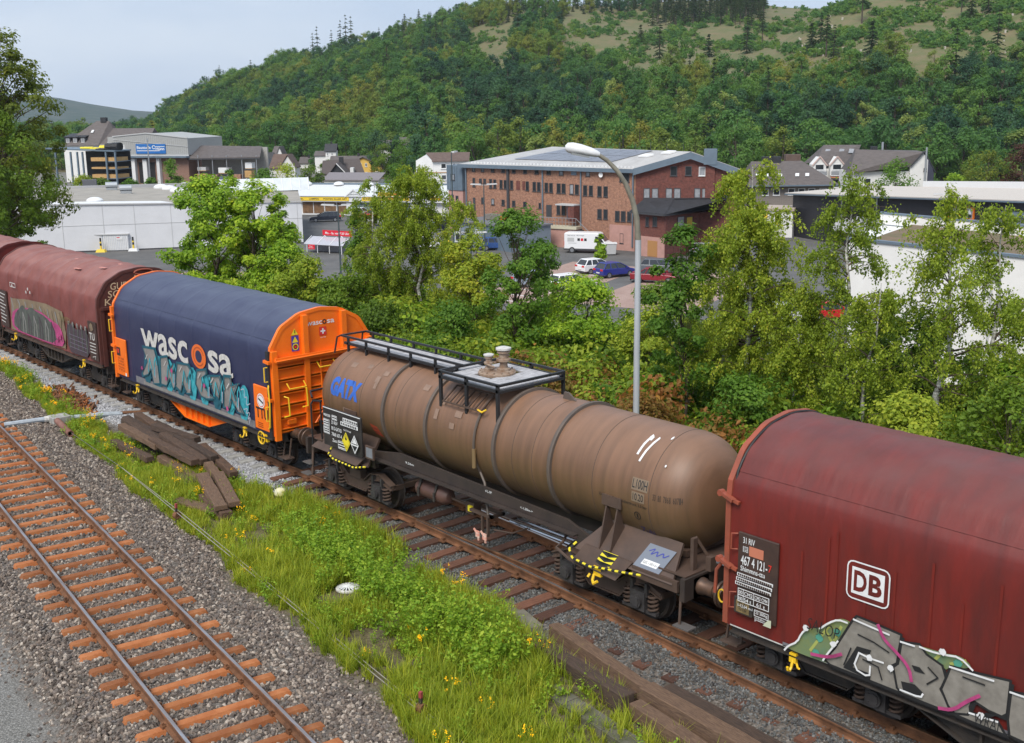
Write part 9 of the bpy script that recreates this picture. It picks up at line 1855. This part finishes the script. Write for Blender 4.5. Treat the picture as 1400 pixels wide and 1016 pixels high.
t = thing('grey_conduit', 'pale blue grey conduit crossing the grass from the rusty track to the train track', 'conduit', (-9.6, -2.7, -.25))
b = MB(); b.tube([(-.5, -1.95, .08), (-.25, -1.0, .10), (-.1, -.6, .10)], .075, 8); b.build('pipe', mat('pale_blue_grey_pipe', (.36, .40, .44), .6, noise=.25, scale=5), t, True); MB().tube([(.1, -.35, .10), (.4, .7, .08), (.62, 1.25, .05)], .075, 8).build('pipe', MATS['pale_blue_grey_pipe'], t, True); MB().tube([(.6, 1.2, .08), (.95, 1.9, .06), (1.3, 2.3, .06)], .05, 6).build('rusty_strip', RAILS, t); MB().box(-.26, .22, -.75, -.2, -.1, .19).build('concrete_block', CONC, t, bevel=.02); MB().cyl((-.2, -.86, .1), (-.16, -.70, .1), .095, 10).build('collar', OFFW, t)
t = thing('marker_block', 'small marker block with yellow and white top and black base beside the train track', 'marker', (1.51, -1.99, gz(1.51, -1.99)))
MB().lathe([(.14, 0), (.16, .02), (.16, .17), (.13, .17)], (0, 0, 0), 'Z', 12).build('base', BLACKP, t); MB().lathe([(.15, .17), (.16, .2), (.13, .29), (.06, .33), (.0, .335)], (0, 0, 0), 'Z', 12, False).build('cap', mat('yellow_white_cap', (.62, .60, .52), .6, 0, col2=(.62, .55, .05), scale=5), t, True); MB().box(.12, .20, -.1, .1, .02, .12).build('foot', DARKST, t)
b = MB(); b.hexa([(9.45, -2.45, -.32), (10.85, -2.9, -.32), (11.0, -2.1, -.32), (9.7, -1.75, -.32), (9.47, -2.43, -.17), (10.83, -2.87, -.17), (10.97, -2.12, -.18), (9.72, -1.78, -.18)])
tag(b.build('concrete_slab', mat('mossy_concrete', (.20, .18, .15), .9, 0, col2=(.10, .095, .05), scale=3, bump=.3), None, bevel=.02), 'mossy flat concrete slab at the right edge of the weeds', 'slab')
t = thing('cable_trough', 'row of concrete trough lids half sunk in the grass in front', 'cable trough', (11.3, -3.45, gz(12, -3.6) - .05))
lid = MB().box(0, .97, -.17, .17, -.08, .10).mesh('lid', mat('weathered_trough_lid', (.15, .135, .11), .9, 0, col2=(.08, .08, .045), scale=4))
for k in range(6): inst('lid', lid, t, (k * .985, -k * .11, rg.uniform(-.01, .01)), (rg.normal(0, .02), 0, -.11 + rg.normal(0, .01)))
# a rusty heap of old fastenings
m_ = [MB().box(-.09, .09, -.03, .03, -.02, .02).mesh('scrap', RAILS), MB().tube([(-.08, 0, 0), (0, .05, .02), (.08, 0, 0)], .015, 5).mesh('scrap', RUST)]
n = 520; x = rg.normal(-11.9, .95, n); y = -1.98 - (x + 11.9) * .06 + rg.normal(0, .22, n)
scatter('rusty_scrap', m_, np.stack([x, y, ground_z(x, y) + np.abs(rg.normal(0, .07, n))], 1), rg.uniform(0, 6.3, (n, 3)), rg.uniform(.7, 1.6, n), rg.integers(0, 2, n), label='heap of rusty rail fastenings in the grass at the left', cat='scrap')

add_haze(.00010)
